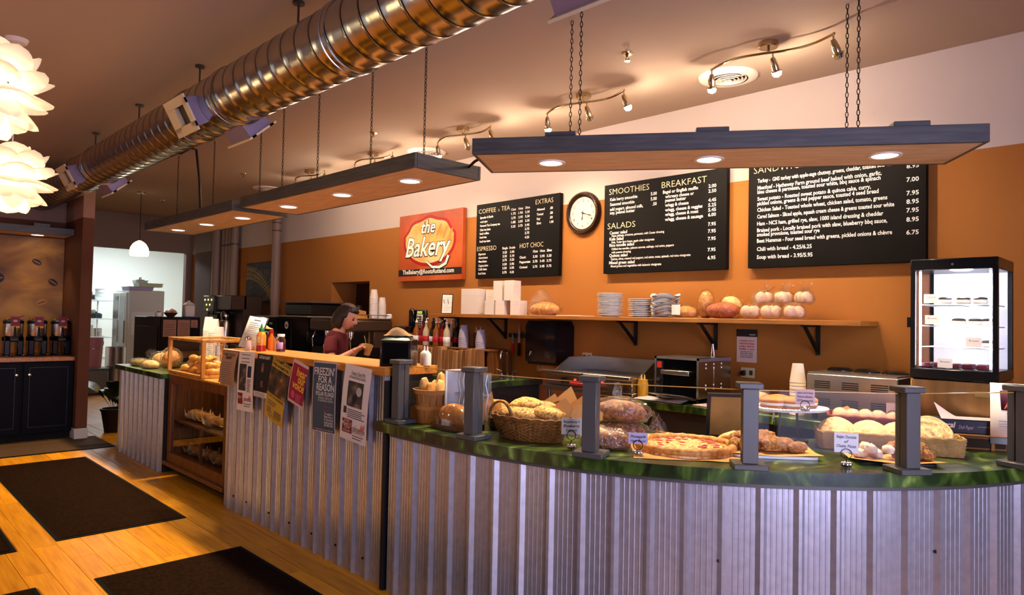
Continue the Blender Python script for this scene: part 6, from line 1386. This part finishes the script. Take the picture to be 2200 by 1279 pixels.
for z0, z1 in ((0, .022), (h-.022, h)):
    for sy in (-1, 1): MB().box(-a-.014, a+.014, sy*b-.014, sy*b+.014, z0, z1, .002).build('long_rail', WOODL, gb)
    for sx in (-1, 1): MB().box(sx*a-.014, sx*a+.014, -b+.014, b-.014, z0, z1, .002).build('short_rail', WOODL, gb)
GB = film('box_glass', 'FFFFFF', .01, .02, .96, .2)
for g in ((-a, a, -b-.002, -b+.002, .02, h-.02), (-a, a, b-.002, b+.002, .02, h-.02), (-a-.002, -a+.002, -b, b, .02, h-.02), (a-.002, a+.002, -b, b, .02, h-.02), (-a, a, -b, b, h-.010, h-.006)): MB().box(*g).build('glass_panel', GB, gb)
MB().box(-a, a, -b, b, .005, .012).build('floor_board', WOODL, gb)
MB().box(-a+.01, a-.01, .02, b-.01, .135, .14).build('glass_shelf', GB, gb)
CRO = ramp_mat('croissant', [(.25, 'A86A1C'), (.5, 'D89A3C'), (.75, 'F0C878')], 30, 5, .5, bump=.3)
def croissant(t, s=1, seed=0):
    def g(u, v):
        th = (u-.5)*2.6; a_ = 2*math.pi*v; r_ = .032*s*(math.cos((u-.5)*math.pi*.93))**.7*(1+.14*abs(math.sin(u*math.pi*4.5)))+.002
        cx_, cy_ = .06*s*math.sin(th), .06*s*(1-math.cos(th)); nx, ny = math.sin(th)*-1*0+math.sin(th), -math.cos(th)
        return (cx_+r_*math.cos(a_)*nx, cy_+r_*math.cos(a_)*ny, .028*s+r_*.85*math.sin(a_))
    MB().surf(26, 12, g, wv=True).build('croissant', CRO, t, sharp=80)
ci = 0
base = None
for lay, n_, z in ((0, 7, .013), (1, 6, .062), (2, 3, .105)):
    for k in range(n_):
        x = -.30+.10*k+.05*lay+(.08 if lay == 2 else 0); y = -.12+.10*((k+lay) % 2); rz = R(rq.uniform(-40, 40))
        lbl = f'golden croissant, {ORD[k]} from left in the {("bottom", "middle", "top")[lay]} layer of the pastry box'
        loc = (-5.955+x, 2.325+y, .863+z)
        if base is None:
            base = thing('croissant', lbl, 'croissant', loc, rz, 'croissants in the pastry box'); croissant(base)
        else: dup(base, loc, rz, lbl, None)
t = thing('glass_jar', 'clear lidded glass jar at the back of the pastry box', 'jar', (-6.12, 2.46, .863+.142)); MB().lathe([(0, 0), (.05, 0), (.052, .01), (.052, .09), (.04, .1), (.04, .115), (0, .115)], 18).build('jar', film('jar_clear', 'FFFFFF', .12, .05, .95, .5), t); MB().lathe([(.041, .112), (.043, .113), (.043, .125), (0, .126)], 16).build('lid', film('jar_lid', 'FFFFFF', .2, .05, .9, .5), t)
for i, (x, y, n_, l_) in enumerate(((-6.90, 2.64, 20, 'left tall stack of inverted white cups behind the pastry box'), (-6.76, 2.64, 19, 'middle tall stack of inverted white cups behind the pastry box'), (-6.58, 2.62, 15, 'shorter right stack of inverted white cups behind the pastry box'))):
    t = thing('white_cup_stack', l_, 'cup stack', (x, y, .851)); cups(t, n_, .036, .050, .14, .0185, mat('cup_pinkwhite', 'E8D8D0', .7))
# bagged breads on the low counter
bagged((-7.36, 2.17, .851), (.20, .08, .042), R(0), ramp_mat('green_bread', [(.3, '4A4818'), (.5, '9A8434'), (.75, 'D8BC78')], 40, 5, .6, bump=.4), 'long bagged herb bread at the front of the low counter', 41, 0)
bagged((-7.33, 2.36, .851), (.16, .085, .08), R(10), CRUSTL, 'taller bagged bread behind the long herb bread', 42, -1)
bagged((-6.98, 2.33, .851), (.13, .085, .11), R(0), CRUST, 'tall bagged bread next to the pastry box', 43, 1)
bagged((-6.99, 2.15, .851), (.12, .07, .05), R(10), CRUSTL, 'small bagged bread touching the pastry box', 44, 0)
# ------------------------------------------------------------------ black ice machine with papers
im = thing('ice_machine', 'tall black ice machine with tan papers taped to its side', 'ice machine', (-9.3, 3.03, 0)); MB().box(-.5, .5, -.23, .235, .04, 1.32, .01).build('cabinet', BLACKG, im); MB().box(-.5, .5, -.2, .2, 0, .04).build('plinth', BLACK, im); MB().box(-.42, .42, -.236, -.23, .7, 1.2, .003).build('door', mat('door_smoke', '1A1C20', .2), im)
PPR = mat('paper_tan', '8A6252', .8)
for y0, y1, z0 in ((-.20, -.05, 1.08), (-.035, .11, 1.09), (.12, .20, 1.19)):
    p = MB().box(.5, .502, y0, y1, z0, 1.285).build('paper_note', PPR, im)
    q = MB()
    for k in range(5): q.box(.502, .5026, y0+.02, y1-.02-.01*(k % 2), z0+.02+.03*k, z0+.026+.03*k) if z0+.03*k < 1.24 else None
    q.build('note_lines', INK, p)
TI = 1.3205
t = thing('milk_jug', 'grey white plastic milk jug on the ice machine', 'jug', (-8.92, 3.16, TI)); MB().box(-.06, .06, -.06, .06, 0, .15, .012).build('body', mat('jug_grey', 'B8B4B0', .5), t); MB().at((0, 0, .15)).add([(-.06, -.06, 0), (.06, -.06, 0), (.06, .06, 0), (-.06, .06, 0), (-.025, -.025, .035), (.025, -.025, .035), (.025, .025, .035), (-.025, .025, .035)], [(4, 5, 6, 7), (0, 1, 5, 4), (1, 2, 6, 5), (2, 3, 7, 6), (3, 0, 4, 7)]).cyl((0, 0, .034), .02, .02, 12).build('shoulder', MATS['jug_grey'], t)
t = thing('produce_bowl', 'brown bowl of fruit on the ice machine', 'bowl', (-8.98, 2.97, TI)); MB().lathe([(0, 0), (.04, 0), (.085, .05), (.08, .05), (.04, .008), (0, .008)], 20).build('bowl', mat('bowl_brown', '4A2A18', .5), t)
for i, (x, y, z, c_) in enumerate(((-9.0, 2.94, .03, 'C8A078'), (-8.95, 3.0, .035, 'B87A60'), (-8.99, 2.99, .05, 'D8C0B0'))):
    q = thing('fruit', ['pale fruit at the left of the brown bowl', 'reddish fruit at the right of the brown bowl', 'whitish fruit on top in the brown bowl'][i], 'fruit', (x, y, TI+z)); lump(q, (.03, .03, .028), mat('fruit_'+c_, c_, .5), 'flesh', (0, 0, .02), amp=.1, flat=0)
t = thing('red_cap_tub', 'small white tub with red cap on the ice machine', 'tub', (-9.06, 2.86, TI)); MB().lathe([(0, 0), (.04, 0), (.045, .05), (0, .05)], 18).build('tub', PLATEW, t); MB().lathe([(.02, .05), (.02, .065), (0, .066)], 14).build('red_cap', LETR, t)
# ------------------------------------------------------------------ coffee station
st_ = thing('coffee_cabinet', 'black panelled cabinet under the coffee airpots', 'cabinet', (-8.91, .8, 0))
CAB = mat('cabinet_black', '070506', .5, bump=.03, bs=120, spec=.1)
MB().box(-.325, .30, -1.25, 1.08, .08, .835).build('carcass', CAB, st_); MB().box(-.32, .24, -1.25, 1.08, 0, .08).build('toe_kick', DARK, st_)
MB().box(-.33, .325, -1.27, 1.083, .835, .88, .004).build('wooden_top', WOODB, st_)
for y0, y1, ky in ((.63, 1.075, .68), (.17, .61, .57), (-.3, .15, -.26), (-.77, -.32, -.36)):
    d = MB().box(.30, .32, y0, y1, .09, .825, .003).build('door', CAB, st_)
    m = MB()
    for (c0, c1, e0, e1) in ((y0+.05, y1-.05, .77, .775), (y0+.05, y1-.05, .15, .155), (y0+.05, y0+.055, .15, .775), (y1-.055, y1-.05, .15, .775)): m.box(.32, .325, c0, c1, e0, e1)
    m.build('panel_bead', mat('bead_grey', '2A2830', .3), d)
    MB().at((.32, ky, .70), ry=R(90)).lathe([(.005, 0), (.006, .012), (.014, .018), (.013, .026), (0, .028)], 14).build('knob', NICKEL, d)
mu_ = thing('bean_mural', 'warm brown mural of floating coffee beans above the airpots', 'mural', (-9.246, .7, .89)); MB().box(0, .004, -1.3, 1.18, 0, 1.3).build('panel', ramp_mat('mural_warm', [(.25, '3A200A'), (.5, '8A5A18'), (.75, 'C89436')], 1.6, 3, .55, (1, 1, 1.6), dist=.6), mu_)
BEAN = mat('bean_dark', '22120A', .5); BEANL = mat('bean_light', 'B0783C', .6)
def ovalyz(y, z, ry_, rz_, rot, m_, x=.005):
    q = MB(); pl = ell(y, z, ry_, rz_, 20, rot); q.add([(x, p, r_) for p, r_ in pl], [tuple(range(20))]).build('bean', m_, mu_); q = MB(); pl = ell(y, z, ry_*.9, rz_*.12, 16, rot); q.add([(x+.001, p, r_) for p, r_ in pl], [tuple(range(16))]).build('bean_crease', BEANL if m_ is BEAN else BEAN, mu_)
for y, z, ry_, rz_, rot, m_ in ((.92, 1.02, .05, .03, -.5, BEAN), (.52, .82, .11, .07, .1, BEAN), (.45, .92, .05, .035, .3, BEAN), (1.08, .80, .05, .035, -.6, BEAN), (.98, .57, .055, .033, .4, BEANL), (.78, .40, .055, .033, .35, BEANL), (.3, .6, .06, .04, .8, BEAN), (.1, .9, .06, .04, -.3, BEANL)): ovalyz(y, z, ry_, rz_, rot, m_)
def airpot(y, label):
    t = thing('coffee_airpot', label, 'coffee dispenser', (-8.84, y, .8805), R(90), 'coffee airpots on the station')
    m = MB().box(-.085, -.028, -.075, .075, .012, .215, .01).box(.028, .085, -.075, .075, .012, .215, .01).box(-.085, .085, -.075, .075, .155, .215, .01)
    m.at((0, 0, .155), rx=R(90)); 
    m.build('stand', BLACKG, t); MB().box(-.095, .095, -.10, .09, 0, .012, .004).build('base', BLACK, t)
    MB().at((0, .0, .215)).lathe([(.0, 0), (.088, 0), (.09, .005), (.09, .13), (0, .13)], 28).build('steel_vessel', STEEL, t)
    MB().at((0, .0, .345)).lathe([(.092, 0), (.092, .028), (.07, .045), (.03, .05), (0, .05)], 28).build('lid', BLACK, t)
    for x in (-.06, .06): MB().at((x, -.03, .39)).blob((.010, .010, .008), 6).build('lid_stud', CHROME, t)
    MB().tube([(0, -.09, .33), (0, -.105, .27), (0, -.10, .21)], .011, 8).box(-.04, .04, -.10, -.075, .16, .20, .008).build('tap', BLACK, t)
    m = MB()
    for k in range(3): m.tube([(-.04, -.078, .185-.012*k), (0, -.09, .18-.012*k), (.04, -.078, .185-.012*k)], .0025, 5)
    m.build('drip_guard', CHROME, t)
    tg = MB().box(-.04, .04, -.103, -.100, .32, .42).build('name_tag', mat('tag_red', '8C1C2C', .6), t)
    MB().box(-.04, .04, -.1035, -.1, .30, .322).build('yellow_strip', mat('tag_yellow', 'C89A18', .6), tg); MB().box(-.028, .028, -.1042, -.103, .345, .40).build('purple_panel', mat('tag_purple', '5A2A5A', .6), tg); q = MB().at((0, -.1046, .375), rx=R(90)); q.prism(ell(0, 0, .02, .013, 16), 0, .0004).build('tan_emblem', mat('tag_tan', 'C89A60', .6), tg)
for y, l_ in ((1.365, 'steel and black coffee airpot at the left photo edge'), (1.575, 'steel and black coffee airpot in the middle of three'), (1.79, 'steel and black coffee airpot next to the pillar')): airpot(y, l_)
floor_mat_run = thing('runner_mat', 'dark brown runner mat before the coffee cabinet', 'mat', (-8.2, .95, 0)); MB().box(-.36, .36, -1.3, 1.15, .0005, .007, .002).build('carpet', mat('runner_brown', '3A2616', .95, var=.3, vs=50), floor_mat_run); MB().box(-.38, -.36, -1.3, 1.15, .0005, .008).box(.36, .38, -1.3, 1.15, .0005, .008).build('edge', MATS['mat_rubber'], floor_mat_run)
# ------------------------------------------------------------------ potted plant
pl_ = thing('potted_plant', 'leafy green plant in a dark pot beside the pillar', 'plant', (-8.78, 2.33, 0)); MB().lathe([(0, .002), (.09, .002), (.13, .24), (.14, .245), (.14, .27), (.125, .27), (.12, .24), (0, .23)], 24).build('pot', mat('pot_dark', '1E1210', .5), pl_); MB().cyl((0, 0, .22), .118, .015, 20).build('soil', mat('soil', '1A100A', .95, bump=.5), pl_)
LEAF = mat('leaf_green', '26381A', .4, var=.4, vs=9); rl = random.Random(9)
for k in range(26):
    az = rl.uniform(-.9, 3.6); L_ = rl.uniform(.38, .72); el_ = rl.uniform(.75, 1.4); w_ = L_*.12
    q = MB().at((.03*math.cos(az), .03*math.sin(az), .24), rz=az)
    q.surf(8, 2, lambda u, v: (L_*u*math.cos(el_)+.25*L_*u*u, (v-.5)*2*w_*math.sin(math.pi*min(1, max(0, (u-.3)/.7)))**.8+.002*(v-.5), L_*u*math.sin(el_)-.35*L_*u**3+.02*abs(v-.5)*2*math.sin(math.pi*u))); q.build('leaf', LEAF, pl_, sharp=80)
# ------------------------------------------------------------------ back kitchen
kf = thing('kitchen_fridge', 'white upright fridge with glass doors in the back kitchen', 'fridge', (-13.9, 4.03, 0)); KF = mat('fridge_white', 'C8D0CE', .4)
MB().box(-.4, .4, -.28, .32, .06, 1.75, .01).build('cabinet', KF, kf); MB().box(-.38, .38, -.25, .3, 0, .06).build('plinth', BLACK, kf)
for x in (-.39, 0.005): d = MB().box(x, x+.385, -.32, -.28, .1, 1.70, .006).build('door', KF, kf); MB().box(x+.04, x+.345, -.323, -.32, .16, 1.64).build('door_pane', mat('fridge_pane', '7A8890', .1), d); MB().box(x+.36, x+.372, -.345, -.32, .8, 1.2).build('handle', STEEL, d)
wbd = MB().box(.4, .406, -.22, .24, .95, 1.36).build('whiteboard', mat('wb', 'DCE4E4', .3), kf); q = MB()
for k in range(4): q.box(.406, .4065, -.18, -.02+.03*k, 1.28-.07*k, 1.286-.07*k)
q.build('marker_notes', INK, wbd); MB().at((.4, .12, .9), ry=R(90)).cyl((0, 0, 0), .03, .01, 14).build('thermostat', BLACK, kf)
for i, (x, y, z, sx, sy, sz, c_, l_) in enumerate(((-13.7, 3.95, 1.751, .22, .2, .06, 'A8A0D0', 'lilac plastic tray on top of the kitchen fridge'), (-13.62, 4.1, 1.812, .16, .2, .07, 'B8C8A8', 'pale green container on the lilac tray'), (-13.75, 4.0, 1.884, .1, .1, .05, 'D8DCDC', 'clear lidded box on the green container'))):
    t = thing('storage_tray', l_, 'container', (x, y, z)); MB().box(-sx, sx, -sy, sy, 0, sz, .008).build('tub', mat('tub_'+c_, c_, .5), t); MB().box(-sx-.01, sx+.01, -sy-.01, sy+.01, sz-.012, sz).build('rim', mat('tub_'+c_, c_, .5), t)
t = thing('lid_handle', 'black handled lid on the kitchen fridge', 'lid', (-13.75, 4.0, 1.9345)); MB().box(-.09, .09, -.05, .05, 0, .012).tube([(-.05, 0, .01), (-.04, 0, .05), (.04, 0, .05), (.05, 0, .01)], .008, 6).build('lid', BLACK, t)
ks = thing('kitchen_shelving', 'white wire shelving crowded with kitchenware beyond the pillar', 'shelving', (-15.25, 3.62, 0))
for sx in (-.6, .6):
    for sy in (-.22, .22): MB().cyl((sx, sy, 0), .014, 1.75, 10).build('upright', KF, ks)
SHZ = (.45, .85, 1.2, 1.55)
for z in SHZ: MB().box(-.62, .62, -.24, .24, z, z+.02).build('shelf', KF, ks)
rz_ = random.Random(5); nn = 0
kinds = ('white mixing bowl', 'grey steel pot', 'dark lidded pan', 'stack of pale tubs')
for zi, z in enumerate(SHZ):
    for k in range(5):
        kd = (k+zi) % 4; x = -15.25-.48+.24*k; y = 3.52+rz_.uniform(-.04, .1); nn += 1
        row = ('lowest', 'second', 'third', 'top')[zi]; place = ('far left', 'left', 'middle', 'right', 'far right')[k]
        t = thing(('mixing_bowl', 'cooking_pot', 'lidded_pan', 'tub_stack')[kd], f'{kinds[kd]} at the {place} of the {row} kitchen shelf', ('bowl', 'pot', 'pan', 'tub')[kd], (x, y, z+.0205))
        if kd == 0: MB().lathe([(0, 0), (.05, 0), (.1, .07), (.11, .1), (.105, .1), (.05, .01), (0, .01)], 18).build('bowl', PLATEW, t)
        elif kd == 1: MB().lathe([(0, 0), (.09, 0), (.09, .16), (.085, .16), (.085, .01), (0, .01)], 18).build('pot', STEEL, t); MB().tube([(.09, 0, .12), (.12, 0, .12), (.12, .03, .12)], .008, 6).build('handle', STEEL, t)
        elif kd == 2: MB().lathe([(0, 0), (.1, 0), (.1, .08), (.06, .10), (0, .105)], 18).build('pan', mat('pan_dark', '34383A', .3, .5), t); MB().lathe([(.012, .1), (.016, .125), (0, .13)], 10).build('knob', BLACK, t)
        else:
            for j in range(3): MB().at((0, 0, .07*j)).lathe([(0, 0), (.075, 0), (.085, .065), (.09, .068), (0, .068)], 18).build('tub', mat('tub_pale', 'D0D8D8', .5), t)
t = thing('pink_bucket', 'dusty pink plastic bucket stacked in the kitchen doorway', 'bucket', (-13.0, 3.10, .42)); MB().lathe([(0, 0), (.13, 0), (.15, .40), (.158, .40), (.158, .44), (.15, .44), (.15, .5), (.145, .5), (.125, .02), (0, .02)], 26).build('pail', mat('bucket_pink', 'A87078', .5), t); MB().tube([(.155*math.cos(R(a_)), .155*math.sin(R(a_)), .42-.1*math.sin(R(a_+90)*1)) for a_ in range(-90, 91, 15)], .004, 6).build('bail', STEEL, t)
t = thing('grey_bin', 'grey plastic bin under the pink bucket', 'bin', (-13.0, 3.10, 0)); MB().box(-.2, .2, -.2, .2, .0, .40, .02).build('bin', mat('bin_grey', '6A7074', .6), t); MB().box(-.21, .21, -.21, .21, .40, .4195).build('rim', MATS['bin_grey'], t)
t = thing('steel_stockpot', 'steel stock pot standing beside the pink bucket', 'pot', (-13.2, 3.5, 0)); MB().lathe([(0, 0), (.16, 0), (.16, .75), (.155, .75), (.15, .02), (0, .02)], 24).build('pot', STEEL, t)
sw = thing('kitchen_outlet', 'small grey outlet plate on the white kitchen wall', 'outlet', (-16.198, 5.05, 1.6)); MB().box(0, .01, -.06, .06, -.05, .05).build('plate', mat('outlet_grey', '5A6060', .6), sw); MB().box(.01, .012, -.03, .03, -.02, .02).build('socket', BLACK, sw)
# ------------------------------------------------------------------ person behind the bar
def skin_mesh(joints, edges, levels=2):
    """joints: {name: ((x,y,z), radius)}; first joint is the root. Returns verts, faces of the grown surface"""
    names = list(joints); me = bpy.data.meshes.new('sk'); me.from_pydata([joints[n][0] for n in names], [(names.index(a), names.index(b)) for a, b in edges], [])
    o = bpy.data.objects.new('sk', me); COL.objects.link(o)
    o.modifiers.new('skin', 'SKIN'); ss = o.modifiers.new('sub', 'SUBSURF'); ss.levels = levels; ss.render_levels = levels
    if not me.skin_vertices:
        bm = bmesh.new(); bm.from_mesh(me); bm.verts.layers.skin.verify(); bm.to_mesh(me); bm.free()
    for i, n in enumerate(names):
        v = me.skin_vertices[0].data[i]; r_ = joints[n][1]; v.radius = r_ if isinstance(r_, tuple) else (r_, r_); v.use_root = (i == 0)
    bpy.context.view_layer.update(); dg = bpy.context.evaluated_depsgraph_get()
    m2 = bpy.data.meshes.new_from_object(o.evaluated_get(dg)); vs = [tuple(v.co) for v in m2.vertices]; fs = [tuple(p.vertices) for p in m2.polygons]
    bpy.data.objects.remove(o); bpy.data.meshes.remove(me); bpy.data.meshes.remove(m2)
    return vs, fs
pn = thing('person', 'person in a maroon T-shirt with a dark bob preparing a drink behind the bar', 'person', (-5.28, 3.10, 0), R(43))
SKIN = mat('skin', 'C08A6C', .5, sss=.05)
J = {'pelvis': ((-.02, 0, .80), (.12, .095)), 'waist': ((-.015, 0, .95), (.105, .08)), 'chest': ((0, 0, 1.10), (.12, .085)), 'upper': ((.005, 0, 1.19), (.11, .075)), 'neck': ((.03, 0, 1.265), .045), 'skull': ((.055, 0, 1.315), .045)}
E_ = [('pelvis', 'waist'), ('waist', 'chest'), ('chest', 'upper'), ('upper', 'neck'), ('neck', 'skull')]
def limb(s, sd, el_, wr):
    J.update({'sh'+s: ((.0, sd*.135, 1.195), .05), 'ua'+s: ((.0, sd*.165, 1.12), .043), 'el'+s: (el_, .035), 'fa'+s: (tuple((Vector(el_)*.55+Vector(wr)*.45)), .033), 'wr'+s: (wr, (.022, .018))})
    E_.extend([('upper', 'sh'+s), ('sh'+s, 'ua'+s), ('ua'+s, 'el'+s), ('el'+s, 'fa'+s), ('fa'+s, 'wr'+s)])
    d = (Vector(wr)-Vector(el_)).normalized(); up = Vector((0, 0, 1)); sdv = d.cross(up).normalized()*(-sd); nn = sdv.cross(d)
    pal = Vector(wr)+d*.05; J['pl'+s] = (tuple(pal), (.028, .014)); E_.append(('wr'+s, 'pl'+s))
    for k in range(4):
        b = pal+d*.03+sdv*(-.024+.016*k)*-1; L_ = (.062, .07, .066, .052)[k]; curl = Vector((0, 0, -1))
        p1 = b+d*L_*.45; p2 = p1+(d*.6-Vector((0, 0, 1))*.55+sdv*.3).normalized()*L_*.35; p3 = p2+(d*.1-Vector((0, 0, 1))*.5+sdv*.8).normalized()*L_*.3
        for n_, p in (('f%d0' % k, b), ('f%d1' % k, p1), ('f%d2' % k, p2), ('f%d3' % k, p3)): J[n_+s] = (tuple(p), .0088 if n_[2] != '3' else .0075)
        E_.extend([('pl'+s, 'f%d0' % k+s), ('f%d0' % k+s, 'f%d1' % k+s), ('f%d1' % k+s, 'f%d2' % k+s), ('f%d2' % k+s, 'f%d3' % k+s)])
    t0 = pal+sdv*.028-d*.015; t1 = t0+(sdv*.7+d*.7+Vector((0, 0, .3))).normalized()*.035; t2 = t1+d*.028
    for n_, p in (('t0', t0), ('t1', t1), ('t2', t2)): J[n_+s] = (tuple(p), .010)
    E_.extend([('pl'+s, 't0'+s), ('t0'+s, 't1'+s), ('t1'+s, 't2'+s)])
limb('r', -1, (.03, -.19, .99), (.16, -.12, 1.075)); limb('l', 1, (.05, .19, 1.0), (.17, .08, 1.09))
for s, sd in (('r', -1), ('l', 1)):
    J.update({'hp'+s: ((-.02, sd*.075, .76), .085), 'kn'+s: ((.0, sd*.085, .43), .055), 'ak'+s: ((-.03, sd*.085, .08), .038), 'to'+s: ((.10, sd*.09, .035), .033)}); E_.extend([('pelvis', 'hp'+s), ('hp'+s, 'kn'+s), ('kn'+s, 'ak'+s), ('ak'+s, 'to'+s)])
bv, bf = skin_mesh(J, E_)
body = MB().add(bv, bf)
HT = Matrix.Translation((.085, 0, 1.372)) @ Matrix.Rotation(R(24), 4, 'Y') @ Matrix.Rotation(R(-6), 4, 'Z')
def face_pt(d):
    az = math.atan2(d.y, d.x); el_ = math.asin(max(-1, min(1, d.z)))
    x, y, z = d.x*.092, d.y*.072, d.z*.108
    if d.z < 0: k = 1-.30*d.z*d.z; y *= k; x *= (1-.12*d.z*d.z) if d.x > 0 else (1-.35*d.z*d.z)
    n_ = .024*math.exp(-(az*az/.022+(el_+.10)**2/.035)); n_ += .006*math.exp(-(az*az/.06+(el_+.52)**2/.012)); n_ += .010*math.exp(-(az*az/.07+(el_+.88)**2/.04)); n_ += .004*math.exp(-(az*az/.3+(el_-.28)**2/.02))
    for s in (-1, 1): n_ -= .009*math.exp(-((az-s*.40)**2/.03+(el_-.08)**2/.016))
    return Vector((x, y, z))+Vector((math.cos(el_)*math.cos(az), math.cos(el_)*math.sin(az), math.sin(el_)*.3))*n_
body.T = HT
body.surf(40, 56, lambda u, v: tuple(face_pt(Vector((math.sin(math.pi*u)*math.cos(2*math.pi*v), math.sin(math.pi*u)*math.sin(2*math.pi*v), math.cos(math.pi*u))))), wv=True)
for s in (-1, 1): body.T = HT @ Matrix.Translation((-.005, s*.073, -.005)); body.blob((.018, .008, .028), 8, .2)
bo = body.build('body', SKIN, pn, sharp=180)
for s in (-1, 1):
    q = MB(); q.T = HT @ Matrix.Translation((.076, s*.031, .008)); q.blob((.010, .010, .008), 8); q.build('eye', mat('eye_dark', '1A120E', .2), pn)
    q = MB(); q.T = HT @ Matrix.Translation((.079, s*.03, .024)); q.tube([(-.006, -.014, 0), (.003, 0, .003), (-.006, .014, 0)], .0022, 5); q.build('eyebrow', mat('brow', '22140E', .8), pn)
q = MB(); q.T = HT @ Matrix.Translation((.088, 0, -.052)); q.blob((.009, .02, .007), 8); q.build('lips', mat('lips', '9A5248', .5), pn)
HAIR = mat('hair_dark', '1E120E', .35, var=.4, vs=20, stretch=(1, 1, .15), bump=.6, bs=60)
def hair_pt(u, v):
    th = math.pi*u*.80; ph = 2*math.pi*v; d = Vector((math.sin(th)*math.cos(ph), math.sin(th)*math.sin(ph), math.cos(th))); az = abs(math.atan2(d.y, d.x)); el_ = math.asin(d.z)
    k = 1.12+.03*noise.noise(d*6); p = Vector((d.x*.098*k, d.y*.082*k, d.z*.112*k))
    if el_ < 0: p.x = min(p.x, .02) if az < 1.35 else p.x*1.02-.004
    if el_ < -.2 and az > .9: p.z -= .02*(az-.9)
    if az < 1.25 and el_ < .60: p *= .78
    return tuple(p)
q = MB(); q.T = HT; q.surf(28, 56, hair_pt, wv=True); q.build('hair', HAIR, pn, sharp=180)
q = MB(); q.T = HT @ Matrix.Translation((.01, -.05, .105)); q.box(-.02, .02, -.004, .004, -.003, .004, .002).build('hair_clip', mat('clip_red', 'A05048', .4), pn)
JS = {'pelvis': ((-.02, 0, .84), (.14, .115)), 'waist': ((-.015, 0, .96), (.128, .102)), 'chest': ((0, 0, 1.10), (.138, .103)), 'upper': ((.005, 0, 1.195), (.118, .085)), 'collar': ((.022, 0, 1.254), (.054, .052))}
ES = [('pelvis', 'waist'), ('waist', 'chest'), ('chest', 'upper'), ('upper', 'collar')]
for s, sd, el_ in (('r', -1, (.03, -.19, .99)), ('l', 1, (.05, .19, 1.0))):
    JS.update({'sh'+s: ((0, sd*.135, 1.198), .062), 'sl'+s: ((.0, sd*.165, 1.12), .060), 'cf'+s: (tuple(Vector((0, sd*.165, 1.12))*.45+Vector(el_)*.55), .056)}); ES += [('upper', 'sh'+s), ('sh'+s, 'sl'+s), ('sl'+s, 'cf'+s)]
sv, sf = skin_mesh(JS, ES); shb = MB().add(sv, sf); so = shb.build('tshirt', mat('tshirt_maroon', '4A0713', .85, bump=.2, bs=40), pn, sharp=180)
from mathutils.bvhtree import BVHTree
bvh = BVHTree.FromPolygons([Vector(v) for v in sv], sf); PRN = mat('shirt_print', 'C89850', .7)
def onback(y, z):
    h_ = bvh.ray_cast(Vector((-.6, y, z)), Vector((1, 0, 0))); return (h_[0] if h_[0] else Vector((-.1, y, z)))-Vector((.002, 0, 0))
for rad, cz in ((.05, 1.13), (.032, 1.13)):
    MB().tube([tuple(onback(rad*1.1*math.cos(2*math.pi*k/24), cz+rad*math.sin(2*math.pi*k/24))) for k in range(24)], .0035, 5, close=True).build('back_print', PRN, pn)
for z in (1.055, 1.035): MB().tube([tuple(onback(-.06+.012*k, z)) for k in range(11)], .003, 5).build('back_print_line', PRN, pn)
JT = {'pelvis': ((-.02, 0, .80), (.128, .103))}; ET = []
for s, sd in (('r', -1), ('l', 1)): JT.update({'hp'+s: ((-.02, sd*.078, .74), .098), 'kn'+s: ((.0, sd*.085, .43), .072), 'ak'+s: ((-.03, sd*.085, .10), .058)}); ET += [('pelvis', 'hp'+s), ('hp'+s, 'kn'+s), ('kn'+s, 'ak'+s)]
tv, tf = skin_mesh(JT, ET); MB().add(tv, tf).build('trousers', mat('trousers_dark', '14141A', .85), pn, sharp=180)
for sd in (-1, 1): MB().at((.04, sd*.088, .04)).blob((.125, .045, .05), 10, flat=.78).build('shoe', BLACK, pn)
hw = Matrix.Rotation(R(43), 2) @ Vector((.275, -.02))
t = thing('tan_paper_cup', 'small tan paper cup with a stirrer held in hand', 'cup', (-5.28+hw.x, 3.10+hw.y, 1.055)); MB().at((0, 0, 0), ry=R(22)).lathe([(0, 0), (.027, 0), (.036, .085), (.038, .087), (.035, .087), (.026, .003), (0, .003)], 20).build('cup', mat('cup_tan', 'B08A48', .7), t); MB().tube([(.02, 0, .02), (-.045, 0, .16)], .002, 5).build('stirrer', mat('stir', 'C8A860', .6), t)

# tongs hanging from a shelf bracket
tg_ = thing('serving_tongs', 'steel serving tongs hanging from the fourth shelf bracket', 'tongs', (-2.44, WY-.05, 1.0)); MB().tube([(-.012, 0, .02), (-.016, 0, .12), (0, 0, .26)], .004, 6).tube([(.012, 0, .02), (.016, 0, .12), (0, 0, .26)], .004, 6).build('arms', STEEL, tg_); MB().tube([(.012*math.cos(2*math.pi*k/12), 0, .268+.012*math.sin(2*math.pi*k/12)) for k in range(12)], .002, 5, close=True).build('hanging_ring', BLACK, tg_)
